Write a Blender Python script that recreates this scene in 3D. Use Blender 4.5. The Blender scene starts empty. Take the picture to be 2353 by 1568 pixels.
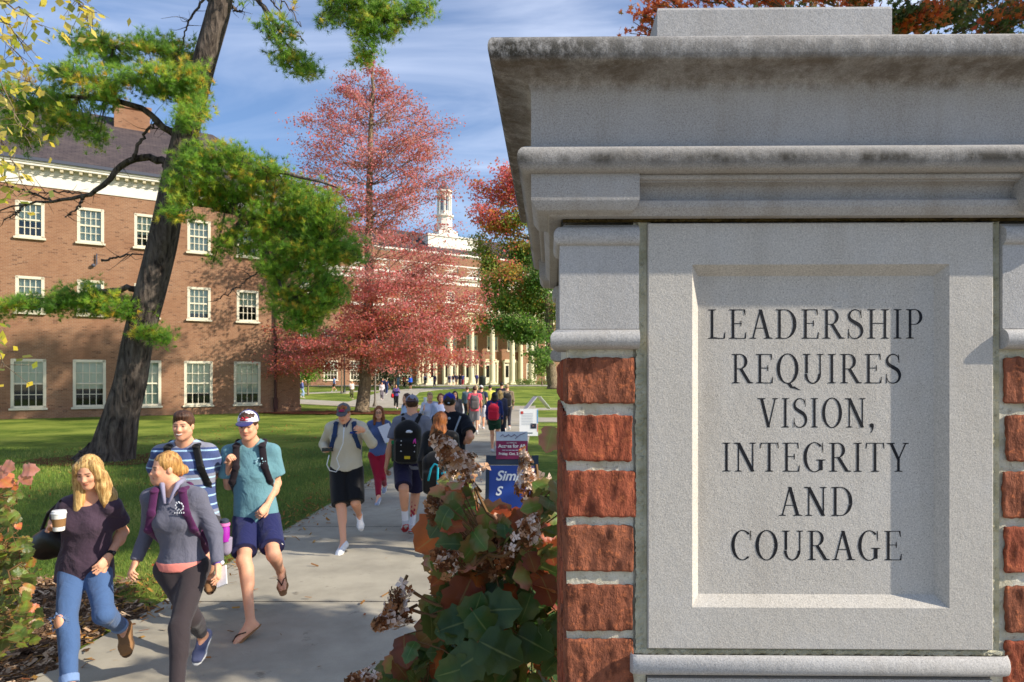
import bpy, math, random
import numpy as np
from mathutils import Vector, Matrix
R_ = math.radians
sc = bpy.context.scene
COL = sc.collection
rng = np.random.default_rng(7)
random.seed(7)
# ---------------------------------------------------------------- camera geometry (used to survey the photo)
F0, CX0, CY0, ZC = 1706.7, 1353.5, 948.7, 2.05      # photo pixels (2560 wide)
KD = 2560/2353.0
def S(x, y, Y):            # photo pixel (2560 scale) at depth Y -> world point
    return np.array([(x-CX0)/F0*Y, Y, ZC-(y-CY0)/F0*Y])
def D(x, y, Y):            # same, pixel on the 2353 scale
    return S(x*KD, y*KD, Y)
def gz(Y):
    t = min(max((Y-50)/62.0, 0), 1)
    return 1.22*t*t*(3-2*t)
def gY(ypx):               # depth of the ground seen at photo row ypx (2560 scale)
    lo, hi = 1.5, 108.0
    for _ in range(40):
        m = .5*(lo+hi)
        if (ZC-gz(m))/m*F0+CY0 > ypx: lo = m
        else: hi = m
    return .5*(lo+hi)
def G(x, y):               # ground point seen at a photo pixel
    Y = gY(y); return np.array([(x-CX0)/F0*Y, Y, gz(Y)])
def nrm(v):
    v = np.asarray(v, float); return v/(np.linalg.norm(v)+1e-12)
# ---------------------------------------------------------------- scene graph helpers
def tag(o, label=None, cat=None, group=None, kind=None):
    if label: o['label'] = label
    if cat: o['category'] = cat
    if group: o['group'] = group
    if kind: o['kind'] = kind
    return o
def empty(name, loc=(0,0,0), label=None, cat=None, group=None, kind=None, rz=0):
    o = bpy.data.objects.new(name, None); COL.objects.link(o)
    o.location = loc; o.rotation_euler = (0,0,rz); o.empty_display_size = .2
    return tag(o, label, cat, group, kind)
class MB:
    """collects polygons for ONE mesh object"""
    def __init__(s): s.v=[]; s.f=[]; s.n=0; s.att={}
    def add(s, v, f, **att):
        v = np.asarray(v, np.float32).reshape(-1,3)
        s.v.append(v)
        if isinstance(f, np.ndarray): s.f.extend((f+s.n).tolist())
        else: s.f.extend([[i+s.n for i in q] for q in f])
        for k, a in att.items():
            s.att.setdefault(k, []).append((s.n, np.broadcast_to(np.asarray(a, np.float32), (len(v),)) ))
        s.n += len(v)
    def box(s, c, h, R=None, **att):
        c=np.asarray(c,float); h=np.asarray(h,float)
        p=np.array([[x,y,z] for x in(-1,1) for y in(-1,1) for z in(-1,1)],float)*h
        if R is not None: p = p@np.asarray(R,float)      # rows of R = local axes
        s.add(p+c, [[0,1,3,2],[4,6,7,5],[0,4,5,1],[2,3,7,6],[0,2,6,4],[1,5,7,3]], **att)
    def tube(s, pts, rad, n=8, cap=True, **att):
        pts=np.asarray(pts,float); m=len(pts); rad=np.broadcast_to(np.asarray(rad,float),(m,))
        t=np.gradient(pts,axis=0); t/= np.linalg.norm(t,axis=1,keepdims=True)+1e-9
        ref=np.array([0,0,1.]) if abs(t[0][2])<.9 else np.array([1.,0,0])
        a=np.cross(t[0],ref); a/=np.linalg.norm(a)
        V=[]
        for i in range(m):
            a=a-t[i]*np.dot(a,t[i]); a/=np.linalg.norm(a)+1e-9
            b=np.cross(t[i],a)
            th=np.arange(n)*2*math.pi/n
            V.append(pts[i]+rad[i]*(np.outer(np.cos(th),a)+np.outer(np.sin(th),b)))
        V=np.concatenate(V); F=[]
        for i in range(m-1):
            for j in range(n):
                F.append([i*n+j,i*n+(j+1)%n,(i+1)*n+(j+1)%n,(i+1)*n+j])
        if cap: F.append(list(range(n))[::-1]); F.append([(m-1)*n+j for j in range(n)])
        s.add(V,F,**att)
    def lathe(s, c, prof, n=24, **att):    # prof = [(r,z)]
        c=np.asarray(c,float); V=[]; m=len(prof)
        for r,z in prof:
            for j in range(n):
                a=2*math.pi*j/n; V.append([c[0]+r*math.cos(a),c[1]+r*math.sin(a),c[2]+z])
        F=[[i*n+j,i*n+(j+1)%n,(i+1)*n+(j+1)%n,(i+1)*n+j] for i in range(m-1) for j in range(n)]
        F.append(list(range(n))[::-1]); F.append([(m-1)*n+j for j in range(n)])
        s.add(V,F,**att)
    def ell(s, c, r, nu=12, nv=8, R=None, **att):
        V=[];F=[]
        for i in range(nv+1):
            ph=math.pi*i/nv
            for j in range(nu):
                th=2*math.pi*j/nu
                V.append([r[0]*math.sin(ph)*math.cos(th), r[1]*math.sin(ph)*math.sin(th), -r[2]*math.cos(ph)])
        V=np.array(V)
        if R is not None: V=V@np.asarray(R,float)
        for i in range(nv):
            for j in range(nu):
                F.append([i*nu+j,i*nu+(j+1)%nu,(i+1)*nu+(j+1)%nu,(i+1)*nu+j])
        s.add(V+np.asarray(c,float),F,**att)
    def build(s, name, mat, parent=None, smooth=False, off=None):
        V=np.concatenate(s.v) if s.v else np.zeros((0,3),np.float32)
        if off is not None: V=V-np.asarray(off,np.float32)
        me=bpy.data.meshes.new(name)
        nf=len(s.f)
        tot=np.array([len(q) for q in s.f],np.int32)
        me.vertices.add(len(V)); me.vertices.foreach_set('co',V.astype(np.float32).ravel())
        loops=np.fromiter((i for q in s.f for i in q),np.int32,int(tot.sum()))
        me.loops.add(len(loops)); me.loops.foreach_set('vertex_index',loops)
        me.polygons.add(nf)
        me.polygons.foreach_set('loop_start',np.concatenate([[0],np.cumsum(tot)[:-1]]).astype(np.int32))
        me.polygons.foreach_set('use_smooth',np.full(nf,bool(smooth)))
        me.update(calc_edges=True)
        if smooth=='auto': me.set_sharp_from_angle(angle=R_(38))
        for k,l in s.att.items():
            arr=np.zeros(len(V),np.float32)
            for st,a in l: arr[st:st+len(a)]=a
            at=me.attributes.new(k,'FLOAT','POINT'); at.data.foreach_set('value',arr)
        if mat is not None:
            for m in (mat if isinstance(mat,(list,tuple)) else [mat]): me.materials.append(m)
        o=bpy.data.objects.new(name,me); COL.objects.link(o)
        if parent is not None: o.parent=parent
        return o
def fastmesh(name, V, Fq, mat, parent=None, smooth=False, att=None, col=None):
    """V Nx3, Fq MxK uniform faces"""
    me=bpy.data.meshes.new(name); V=np.asarray(V,np.float32); Fq=np.asarray(Fq,np.int32); k=Fq.shape[1]; nf=len(Fq)
    me.vertices.add(len(V)); me.vertices.foreach_set('co',V.ravel())
    me.loops.add(nf*k); me.loops.foreach_set('vertex_index',Fq.ravel())
    me.polygons.add(nf); me.polygons.foreach_set('loop_start',np.arange(nf,dtype=np.int32)*k)
    me.polygons.foreach_set('use_smooth',np.full(nf,bool(smooth)))
    me.update(calc_edges=True)
    for n_,a in (att or {}).items():
        at=me.attributes.new(n_,'FLOAT','POINT'); at.data.foreach_set('value',np.asarray(a,np.float32))
    if col is not None:
        at=me.attributes.new('Col','FLOAT_COLOR','POINT')
        c=np.ones((len(V),4),np.float32); c[:,:3]=col; at.data.foreach_set('color',c.ravel())
    if mat is not None: me.materials.append(mat)
    o=bpy.data.objects.new(name,me); COL.objects.link(o)
    if parent is not None: o.parent=parent
    return o
# ---------------------------------------------------------------- materials
def srgb(r,g,b):
    f=lambda c:(c/255/12.92 if c/255<=.04045 else ((c/255+.055)/1.055)**2.4)
    return (f(r),f(g),f(b),1)
class NT:
    def __init__(s,name):
        s.m=bpy.data.materials.new(name); s.m.use_nodes=True; s.t=s.m.node_tree; s.t.nodes.clear()
        s.out=s.t.nodes.new('ShaderNodeOutputMaterial')
    def n(s,ty,ins=None,**kw):
        nd=s.t.nodes.new('ShaderNode'+ty)
        for k,v in kw.items(): setattr(nd,k,v)
        for k,v in (ins or {}).items(): s.put(nd,k,v)
        return nd
    def put(s,nd,k,v):
        sock=nd.inputs[k]
        if hasattr(v,'is_output') : s.t.links.new(v,sock)
        elif hasattr(v,'outputs'): s.t.links.new(v.outputs[0],sock)
        else: sock.default_value=v
    def co(s,kind='Object',scale=None):
        tc=s.n('TexCoord').outputs[kind]
        if scale is None: return tc
        return s.n('Mapping',{'Vector':tc,'Scale':scale}).outputs[0]
    def noise(s,scale,det=4,rough=.5,co=None,dist=0):
        return s.n('TexNoise',{'Vector':co if co is not None else s.co(),'Scale':scale,'Detail':det,'Roughness':rough,'Distortion':dist}).outputs['Fac']
    def ramp(s,fac,stops,interp='LINEAR'):
        r=s.n('ValToRGB',{'Fac':fac}); cr=r.color_ramp; cr.interpolation=interp
        while len(cr.elements)<len(stops): cr.elements.new(.5)
        for e,(p,c) in zip(cr.elements,stops):
            e.position=p; e.color=c if len(c)==4 else (*c,1)
        return r.outputs[0]
    def mix(s,a,b,fac,mode='MIX'):
        m=s.n('Mix',data_type='RGBA',blend_type=mode)
        s.put(m,0,fac); s.put(m,6,a); s.put(m,7,b); return m.outputs[2]
    def math(s,op,a,b=0,c=None):
        m=s.n('Math',operation=op); s.put(m,0,a); s.put(m,1,b)
        if c is not None: s.put(m,2,c)
        return m.outputs[0]
    def bump(s,h,st=.5,dist=.01,nrm=None):
        b=s.n('Bump',{'Height':h,'Strength':st,'Distance':dist})
        if nrm is not None: s.put(b,'Normal',nrm)
        return b.outputs[0]
    def pbr(s,col,rough=.8,normal=None,spec=.3,metal=0,**kw):
        p=s.n('BsdfPrincipled'); s.put(p,'Base Color',col); s.put(p,'Roughness',rough); s.put(p,'Specular IOR Level',spec); s.put(p,'Metallic',metal)
        if normal is not None: s.put(p,'Normal',normal)
        for k,v in kw.items(): s.put(p,k.replace('_',' '),v)
        s.t.links.new(p.outputs[0],s.out.inputs[0]); return s.m
    def surf(s,sh):
        s.t.links.new(sh.outputs[0] if hasattr(sh,'outputs') else sh,s.out.inputs[0]); return s.m
_mc={}
def flat(rgb,rough=.8,spec=.3,metal=0,bump=0,bs=60):
    key=(rgb,rough,spec,metal,bump,bs)
    if key in _mc: return _mc[key]
    t=NT('paint_%d_%d_%d'%rgb[:3]); c=srgb(*rgb)
    nz=t.noise(bs,4)
    col=t.mix(c,tuple(x*.78 for x in c[:3])+(1,),nz)
    nm=t.bump(nz,bump,.01) if bump else None
    m=t.pbr(col,rough,nm,spec,metal); _mc[key]=m; return m
def cloth(rgb,rough=.9,fold=.6,var=.82,stripe=None,lin=None):
    key=('cloth',rgb,rough,fold,stripe is None)
    if key in _mc and stripe is None: return _mc[key]
    t=NT('cloth_%d_%d_%d'%rgb[:3]); c=srgb(*rgb)
    n1=t.noise(7,4,.5,t.co(scale=(1,1,.8)),.5); n2=t.noise(260,2)
    col=t.mix(c,tuple(x*var for x in c[:3])+(1,),n2)
    if stripe:
        sep=t.n('SeparateXYZ',{'Vector':t.co()}).outputs['Z']
        for (per,wd,off,rgb2) in stripe:
            a=t.math('FRACT',t.math('ADD',t.math('DIVIDE',sep,per),off))
            col=t.mix(col,srgb(*rgb2),t.math('LESS_THAN',a,wd))
    nm=t.bump(n1,fold*.8,.05); nm=t.bump(n2,.15,.002,nm)
    m=t.pbr(col,rough,nm,.15,Sheen_Weight=.15)
    if stripe is None: _mc[key]=m
    return m
# ---------------------------------------------------------------- camera, sky, sun
cam=bpy.data.cameras.new('camera'); co=bpy.data.objects.new('camera',cam); COL.objects.link(co); sc.camera=co
co.location=(0,0,ZC); co.rotation_euler=(R_(90),0,0)
cam.sensor_width=36; cam.lens=24; cam.clip_start=.05; cam.clip_end=3000
cam.shift_x=-(1244-1176.5)/2353; cam.shift_y=(872-784)/2353
cam.dof.use_dof=True; cam.dof.focus_distance=.86; cam.dof.aperture_fstop=26
SUN=nrm([3.9,-1.0,2.38])                     # towards the sun
elev=math.asin(SUN[2])
w=bpy.data.worlds.new('World'); sc.world=w; w.use_nodes=True
nt=w.node_tree; nt.nodes.clear()
def wn(ty,**k):
    n=nt.nodes.new('ShaderNode'+ty)
    for a,b in k.items(): setattr(n,a,b)
    return n
sky=wn('TexSky',sky_type='NISHITA',sun_disc=False)
sky.sun_elevation=elev; sky.sun_rotation=math.atan2(SUN[0],SUN[1]); sky.altitude=250; sky.air_density=1.0; sky.dust_density=.6; sky.ozone_density=2.5
tc=wn('TexCoord'); sep=wn('SeparateXYZ'); nt.links.new(tc.outputs['Generated'],sep.inputs[0])
# cirrus: project the view direction on a high flat layer
dv=wn('Math',operation='ADD'); dv.inputs[1].default_value=.18; nt.links.new(sep.outputs[2],dv.inputs[0])
dx=wn('Math',operation='DIVIDE'); dy=wn('Math',operation='DIVIDE')
nt.links.new(sep.outputs[0],dx.inputs[0]); nt.links.new(dv.outputs[0],dx.inputs[1])
nt.links.new(sep.outputs[1],dy.inputs[0]); nt.links.new(dv.outputs[0],dy.inputs[1])
cb=wn('CombineXYZ'); nt.links.new(dx.outputs[0],cb.inputs[0]); nt.links.new(dy.outputs[0],cb.inputs[1])
mp=wn('Mapping'); mp.inputs['Rotation'].default_value=(0,0,R_(28)); mp.inputs['Scale'].default_value=(.8,1.6,1); nt.links.new(cb.outputs[0],mp.inputs[0])
n1=wn('TexNoise'); n1.inputs['Scale'].default_value=1.5; n1.inputs['Detail'].default_value=10; n1.inputs['Roughness'].default_value=.55; n1.inputs['Distortion'].default_value=.9
nt.links.new(mp.outputs[0],n1.inputs['Vector'])
cr=wn('ValToRGB'); cr.color_ramp.elements[0].position=.40; cr.color_ramp.elements[1].position=.72; nt.links.new(n1.outputs[0],cr.inputs[0])
n2=wn('TexNoise'); n2.inputs['Scale'].default_value=.9; n2.inputs['Detail'].default_value=3; nt.links.new(cb.outputs[0],n2.inputs['Vector'])
cr2=wn('ValToRGB'); cr2.color_ramp.elements[0].position=.30; cr2.color_ramp.elements[1].position=.58; nt.links.new(n2.outputs[0],cr2.inputs[0])
ml=wn('Math',operation='MULTIPLY'); nt.links.new(cr.outputs[0],ml.inputs[0]); nt.links.new(cr2.outputs[0],ml.inputs[1])
ml2=wn('Math',operation='MULTIPLY_ADD'); nt.links.new(ml.outputs[0],ml2.inputs[0]); ml2.inputs[1].default_value=.55; ml2.inputs[2].default_value=.13
mx=wn('Mix',data_type='RGBA'); nt.links.new(ml2.outputs[0],mx.inputs[0]); nt.links.new(sky.outputs[0],mx.inputs[6]); mx.inputs[7].default_value=(8.4,8.9,10.0,1)
hs=wn('HueSaturation'); hs.inputs['Saturation'].default_value=1.34; hs.inputs['Value'].default_value=1.10; hs.inputs['Hue'].default_value=.505; nt.links.new(mx.outputs[2],hs.inputs['Color'])
bg=wn('Background'); bg.inputs[1].default_value=.104; nt.links.new(hs.outputs[0],bg.inputs[0])
wo=wn('OutputWorld'); nt.links.new(bg.outputs[0],wo.inputs[0])
sl=bpy.data.lights.new('sun','SUN'); sl.energy=5.0; sl.angle=R_(.53); sl.color=(1,.915,.78)
so=bpy.data.objects.new('sun',sl); COL.objects.link(so); so.rotation_euler=Vector(SUN).to_track_quat('Z','Y').to_euler()
so.location=(30,-8,20)
sc.view_settings.view_transform='Standard'; sc.view_settings.look='None'; sc.view_settings.gamma=1; sc.view_settings.exposure=0.42
sc.cycles.max_bounces=6; sc.cycles.transparent_max_bounces=8; sc.cycles.use_adaptive_sampling=True
# ---------------------------------------------------------------- inscribed gate pillar (local frame: u right, v back, z up)
PA=math.atan2(.021,1.569)
PD_=.82; UL=.0167; W=.607; UR=UL+W; VPX=1265.0
def pz(y,d): return (872-y)/1569.*d            # height above the eye of a row (2353 px) at depth d
def pu(x,d): return (x-VPX)/1569.*d+.0134*PD_*0
pil=empty('gate_pillar',(.0108,PD_,0),'pale limestone and red brick gate pillar carved with a five word motto in black capitals','pillar',rz=-PA)
U0=(VPX-1244)/1569*0
def PT(u,v,z): return (u,v,ZC+z)
def stone_mat(name,base=(187,184,180),stain=0.,dark=(70,66,55)):
    t=NT(name); c=srgb(*base)
    fine=t.noise(520,3,.6); spk=t.noise(900,1); big=t.noise(9,5,.6)
    col=t.mix(c,tuple(x*.62 for x in c[:3])+(1,),t.ramp(fine,[(.40,(0,0,0)),(.66,(.75,.75,.75))]))
    col=t.mix(col,tuple(x*.35 for x in c[:3])+(1,),t.ramp(spk,[(.63,(0,0,0)),(.72,(.8,.8,.8))]))
    col=t.mix(col,tuple(min(1,x*1.35) for x in c[:3])+(1,),t.ramp(t.noise(700,2,co=t.co(scale=(1,1,1.1))),[(.60,(0,0,0)),(.72,(.7,.7,.7))]))
    # faint vertical water streaks and blotches
    stre=t.noise(22,4,.6,t.co(scale=(1,1,.12)))
    col=t.mix(col,srgb(140,130,116),t.math('MULTIPLY',t.ramp(stre,[(.5,(0,0,0)),(.75,(1,1,1))]),.25+stain*.2))
    col=t.mix(col,srgb(200,200,200),t.math('MULTIPLY',t.ramp(big,[(.48,(0,0,0)),(.7,(1,1,1))]),.22))
    if stain:
        sx=t.n('SeparateXYZ',{'Vector':t.co()})
        z=sx.outputs['Z']
        zz=t.math('SUBTRACT',z,ZC)
        band=t.n('MapRange',{0:zz,1:.3385,2:.350,3:0.,4:1.}).outputs[0]
        band2=t.n('MapRange',{0:zz,1:.376,2:.362,3:.25,4:1.}).outputs[0]
        n=t.noise(60,8,.78,t.co(scale=(1,1,.7)))
        m=t.math('MULTIPLY',t.math('MULTIPLY',band,band2),t.ramp(n,[(.37,(0,0,0)),(.54,(1,1,1))]))
        left=t.n('MapRange',{0:sx.outputs['X'],1:.16,2:-.04,3:.42,4:1.}).outputs[0]
        m=t.math('MULTIPLY',m,left)
        col=t.mix(col,srgb(38,35,24),t.math('MULTIPLY',m,.92))
        b3=t.n('MapRange',{0:zz,1:.3255,2:.335,3:0.,4:1.}).outputs[0]
        b4=t.n('MapRange',{0:zz,1:.353,2:.3455,3:0.,4:1.}).outputs[0]
        n3=t.noise(30,8,.75,t.co(scale=(1,1,.8)))
        col=t.mix(col,srgb(84,68,48),t.math('MULTIPLY',t.math('MULTIPLY',b3,b4),t.ramp(n3,[(.42,(.1,.1,.1)),(.60,(.62,.62,.62))])))
        # dirt along the underside of the torus
        b5=t.n('MapRange',{0:zz,1:.236,2:.246,3:0.,4:1.}).outputs[0]; b6=t.n('MapRange',{0:zz,1:.262,2:.25,3:0.,4:1.}).outputs[0]
        col=t.mix(col,srgb(60,56,48),t.math('MULTIPLY',t.math('MULTIPLY',b5,b6),t.ramp(t.noise(18,6,.7),[(.35,(.1,.1,.1)),(.6,(.9,.9,.9))])))
    nm=t.bump(fine,.35,.001); nm=t.bump(t.noise(1300,1),.35,.0006,nm); nm=t.bump(t.noise(90,5,.65),.35,.002,nm)
    return t.pbr(col,.92,nm,.15)
M_STONE=stone_mat('limestone'); M_CORN=stone_mat('weathered_limestone',(177,173,168),1.0)
M_PANEL=stone_mat('panel_limestone',(198,192,182))
def mortar_mat(name,base,dk):
    t=NT(name); n=t.noise(150,6,.7); b=t.noise(30,4)
    col=t.mix(srgb(*base),srgb(*dk),t.ramp(b,[(.42,(0,0,0)),(.68,(1,1,1))]))
    col=t.mix(col,srgb(*[int(c*.55) for c in dk]),t.ramp(n,[(.55,(0,0,0)),(.75,(.8,.8,.8))]))
    return t.pbr(col,.95,t.bump(n,.9,.004),.1)
M_MORTAR=mortar_mat('mortar',(222,216,196),(196,188,160))
M_MOSS=mortar_mat('stained_mortar',(98,84,50),(48,36,20))
M_JOINT=mortar_mat('olive_mortar',(192,188,164),(154,150,120))
# square ring loft: prof = [(overhang, z)]
def ring(mb,prof,close=True):
    V=[];m=len(prof)
    for o,z in prof:
        V+= [PT(UL-o,-o,z),PT(UR+o,-o,z),PT(UR+o,W+o,z),PT(UL-o,W+o,z)]
    F=[]
    for i in range(m-1):
        for j in range(4):
            F.append([i*4+j,i*4+(j+1)%4,(i+1)*4+(j+1)%4,(i+1)*4+j])
    if close:
        F.append([0,3,2,1]); F.append([(m-1)*4+j for j in range(4)])
    mb.add(V,F)
def arc(o0,z0,o1,z1,bulge,n=8):      # points from (o0,z0) to (o1,z1), bulging outwards by 'bulge'
    out=[]
    for i in range(n+1):
        t=i/n; a=math.pi*t
        out.append((o0+(o1-o0)*t+bulge*math.sin(a), z0+(z1-z0)*(1-math.cos(a))/2))
    return out
# cornice heights above the eye
def zf(y,o): return pz(y,PD_-o)
mb=MB()
prof=[(.020,zf(500,.02)),(.0387,zf(484,.0387))] if False else []
prof=[(0.0,.170),(.034,.170)]
prof+=[(.0325,zf(484,.03)),(.0385,zf(462,.0387)),(.0387,zf(398,.0387))]
zt0,zt1=zf(392,.05),zf(331,.05)
prof+=arc(.041,zt0,.0405,zt1,.0135,9)
prof+=[(.0387,zt1+.0005),(.0387,zf(206,.0387))]
# cavetto up to the brim
a0=(.0405,zf(200,.04)); a1=(.0745,zf(146,.076))
for i in range(9):
    th=i/8*math.pi/2
    prof.append((a0[0]+(a1[0]-a0[0])*(1-math.cos(th)), a0[1]+(a1[1]-a0[1])*math.sin(th)))
zb0,zb1=zf(140,.08),zf(83,.08)
prof+=arc(.0765,zb0,.0775,zb1,.0075,9)
prof+=[(.05,zb1+.004),(-.06,zb1+.016),(-.12,zb1+.018)]
# the centre bays are set back below the torus: split the lower part off into corner blocks
low=[p for p in prof if p[1]<zt0-.0005]; up=[p for p in prof if p[1]>=zt0-.0005]
ring(mb,[(0.0,up[0][1]-.001)]+up)
UBL=(1470-VPX)/1569*(PD_-.0387)
bw=UBL-(UL-.0387)          # width of a corner block
def corner(mb,prof,cx,cy,sx,sy):
    # block whose outer faces follow prof; inner faces straight
    V=[];m=len(prof)
    for o,z in prof:
        xo=(UL-o) if sx<0 else (UR+o); yo=-o if sy<0 else W+o
        ex=.0387-o
        xi=(UL-.0387+bw-ex*.8) if sx<0 else (UR+.0387-bw+ex*.8); yi=(-.0387+bw-ex*.8) if sy<0 else (W+.0387-bw+ex*.8)
        q=[(xo,yo),(xi,yo),(xi,yi),(xo,yi)]
        if sx*sy<0: q=q[::-1]
        V+=[PT(a,b,z) for a,b in q]
    F=[[i*4+j,i*4+(j+1)%4,(i+1)*4+(j+1)%4,(i+1)*4+j] for i in range(m-1) for j in range(4)]
    F+=[[0,3,2,1],[(m-1)*4+j for j in range(4)]]
    mb.add(V,F)
bl=[(.0305,zf(486,.03)),(.0325,zf(483,.03)),(.0382,zf(462,.0387)),(.0387,zf(459,.0387)),(.0387,up[0][1]+.0008)]
for sx in(-1,1):
    for sy in(-1,1): corner(mb,bl,0,0,sx,sy)
cen=[(.0,.1915),(.018,.1915),(.023,zf(482,.022)),(.0255,zf(474,.024)),(.0255,zf(464,.024)),(.022,zf(459,.022))]
for i in range(7):
    th=i/6*math.pi/2
    cen.append((.0145+.014*(1-math.cos(th))+.003*0, zf(456,.02)+(zf(419,.03)-zf(456,.02))*math.sin(th)))
cen+=arc(.0285,zf(417,.03),.029,zf(400,.03),.006,7)
cen+=[(.02,zf(398,.03)),(.02,up[0][1]+.0006)]
ring(mb,cen)
cornice=mb.build('cornice',M_CORN,pil,smooth='auto')
# cap block on top
zc=zb1+.016
cd=.164; hb=.3355/2; ccx=.3215; ccy=.332
# stains on the panel face
mb=MB(); zt=(872-19)/1569*(.984)
V=[];prof2=[(hb,zc-.01),(hb,zt-.004),(hb-.002,zt),(hb-.012,zt+.0015),(hb*.5,zt+.006),(.03,zt+.008)]
for r,z in prof2: V+=[PT(ccx-r,ccy-r,z),PT(ccx+r,ccy-r,z),PT(ccx+r,ccy+r,z),PT(ccx-r,ccy+r,z)]
m=len(prof2); mb.add(V,[[i*4+j,i*4+(j+1)%4,(i+1)*4+(j+1)%4,(i+1)*4+j] for i in range(m-1) for j in range(4)]+[[0,3,2,1],[(m-1)*4+j for j in range(4)]])
mb.build('cap_block',M_STONE,pil)
# mortar core
zbot=-ZC+.0; UP=(1467-VPX)/1569*PD_
mb=MB()
mb.add([PT(u,v,z) for z in(zbot,.1935) for u,v in((UL+.004,.022),(UR-.004,.022),(UR-.004,W-.004),(UL+.004,W-.004))],
  [[0,3,2,1],[4,5,6,7],[0,1,5,4],[1,2,6,5],[2,3,7,6],[3,0,4,7]])
for a,b in((UL+.003,UL+.003+.095),(UR-.098,UR-.003)):
    mb.add([PT(u,v,z) for z in(zbot,zf(803,0)) for u,v in((a,.003),(b,.003),(b,.025),(a,.025))],[[0,3,2,1],[4,5,6,7],[0,1,5,4],[1,2,6,5],[2,3,7,6],[3,0,4,7]])
mb.add([PT(u,v,z) for z in(zf(1500,0),.1925) for u,v in((UP-.006,.003),(UP+.0155,.003),(UP+.0155,.025),(UP-.006,.025))],[[0,3,2,1],[4,5,6,7],[0,1,5,4],[1,2,6,5],[2,3,7,6],[3,0,4,7]])
core=mb.build('mortar_core',M_MORTAR,pil)
mb=MB()   # stained bed joint under the cornice
V=[];F=[]
def strip(mb,u0,u1,z0,z1,o,n=60,amp=.0015,sd=3,dep=.02,face='front'):
    r=np.random.default_rng(sd); nz=5
    us=np.linspace(u0,u1,n); zs=np.linspace(z0,z1,nz); V=[]
    for j,z in enumerate(zs):
        for i,u in enumerate(us):
            e=amp*(r.random()-.5)*2
            edge=(j in(0,nz-1))
            V.append(PT(u,-o+e+(0.004 if edge else 0),z+(e if not edge else 0)))
    base=len(V)
    F=[[j*n+i,j*n+i+1,(j+1)*n+i+1,(j+1)*n+i] for j in range(nz-1) for i in range(n-1)]
    mb.add(V,F)
strip(mb,UL-.002,UR+.002,zf(512,0),.1925,.004,200,.0016,4)
for v0 in (UL-.004,):
    mb.add([PT(UL-.004,.0,zf(512,0)),PT(UL-.004,W,zf(512,0)),PT(UL-.004,W,.1925),PT(UL-.004,.0,.1925)],[[0,1,2,3]])
mb.build('stained_joint',M_MOSS,pil)
# pilaster stones (four corners)
UP=(1467-VPX)/1569*PD_
pw=UP-UL
mb=MB()
for sx in(-1,1):
    for sy in(-1,1):
        pr=[(-.02,zf(803,.0)),(.0,zf(803,.0))]
        pr+=arc(.004,zf(802,.01),.0045,zf(757,.01),.0125,10)
        pr+=[(.0055,zf(756,.0055)),(.0055,zf(566,.0055))]
        pr+=arc(.0055,zf(563,.01),.003,zf(519,.01),.0085,10)
        pr+=[(0,zf(518,0)),(-.02,zf(518,0))]
        V=[];m=len(pr)
        for o,z in pr:
            xo=(UL-o) if sx<0 else (UR+o); yo=-o if sy<0 else W+o
            xi=UL+pw if sx<0 else UR-pw; yi=pw if sy<0 else W-pw
            q=[(xo,yo),(xi,yo),(xi,yi),(xo,yi)]
            if sx*sy<0: q=q[::-1]
            V+=[PT(a,b,z) for a,b in q]
        mb.add(V,[[i*4+j,i*4+(j+1)%4,(i+1)*4+(j+1)%4,(i+1)*4+j] for i in range(m-1) for j in range(4)]+[[0,3,2,1],[(m-1)*4+j for j in range(4)]])
mb.build('pilaster_stone',M_STONE,pil,smooth='auto')
# inscription panel with bevelled recess
u0=(1487-VPX)/1569*PD_; u1=(2268-VPX)/1569*PD_; z0=zf(1486,0); z1=zf(516,0)
r0=(1588-VPX)/1569*PD_; r1=(2169-VPX)/1569*PD_; q0=zf(1391,0); q1=zf(611,0)
DR=.0150; bv=.0100
bvt=.0115
o=.0055
mb=MB(); e=.0012
A=[(u0,z0),(u1,z0),(u1,z1),(u0,z1)]; Ai=[(u0+e,z0+e),(u1-e,z0+e),(u1-e,z1-e),(u0+e,z1-e)]
B=[(r0,q0),(r1,q0),(r1,q1),(r0,q1)]; C_=[(r0+bv,q0+bvt),(r1-bv,q0+bvt),(r1-bv,q1-bvt),(r0+bv,q1-bvt)]
V=[PT(u,.02,z) for u,z in A]+[PT(u,-o+e,z) for u,z in A]+[PT(u,-o,z) for u,z in Ai]+[PT(u,-o,z) for u,z in B]+[PT(u,-o+DR,z) for u,z in C_]
F=[]
for k in range(4):
    for j in range(4): F.append([k*4+j,k*4+(j+1)%4,(k+1)*4+(j+1)%4,(k+1)*4+j])
F.append([16,17,18,19])
mb.add(V,F); panel=mb.build('inscription_panel',M_PANEL,pil)
# joints beside and below the panel
mb=MB()
for (a,b,c,d_,sd) in ((UP+.0005,u0-.0005,zf(1500,0),.188,5),(u1+.0005,UR-pw-.0005,zf(1500,0),.188,6)):
    n=160; zs=np.linspace(c,d_,n); r=np.random.default_rng(sd); V=[]
    for z in zs:
        w_=r.normal(0,.0006,2)
        lean=.006 if z<zf(803,0) else 0
        V+=[PT(a-(.004 if z<zf(803,0) else 0)+w_[0],-.001,z),PT((a*2+b)/3,.0015+w_[1]*.8,z),PT((a+2*b)/3,.002+w_[0]*.8,z),PT(b,0,z)]
    mb.add(V,[[i*4+j,i*4+j+1,(i+1)*4+j+1,(i+1)*4+j] for i in range(n-1) for j in range(3)])
mb.build('side_joint',M_JOINT,pil)
mb=MB(); strip(mb,UP-.012,UR-pw+.012,zf(1506,0),zf(1487,0),.0005,120,.0012,9); mb.build('bed_joint',M_JOINT,pil)
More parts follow.
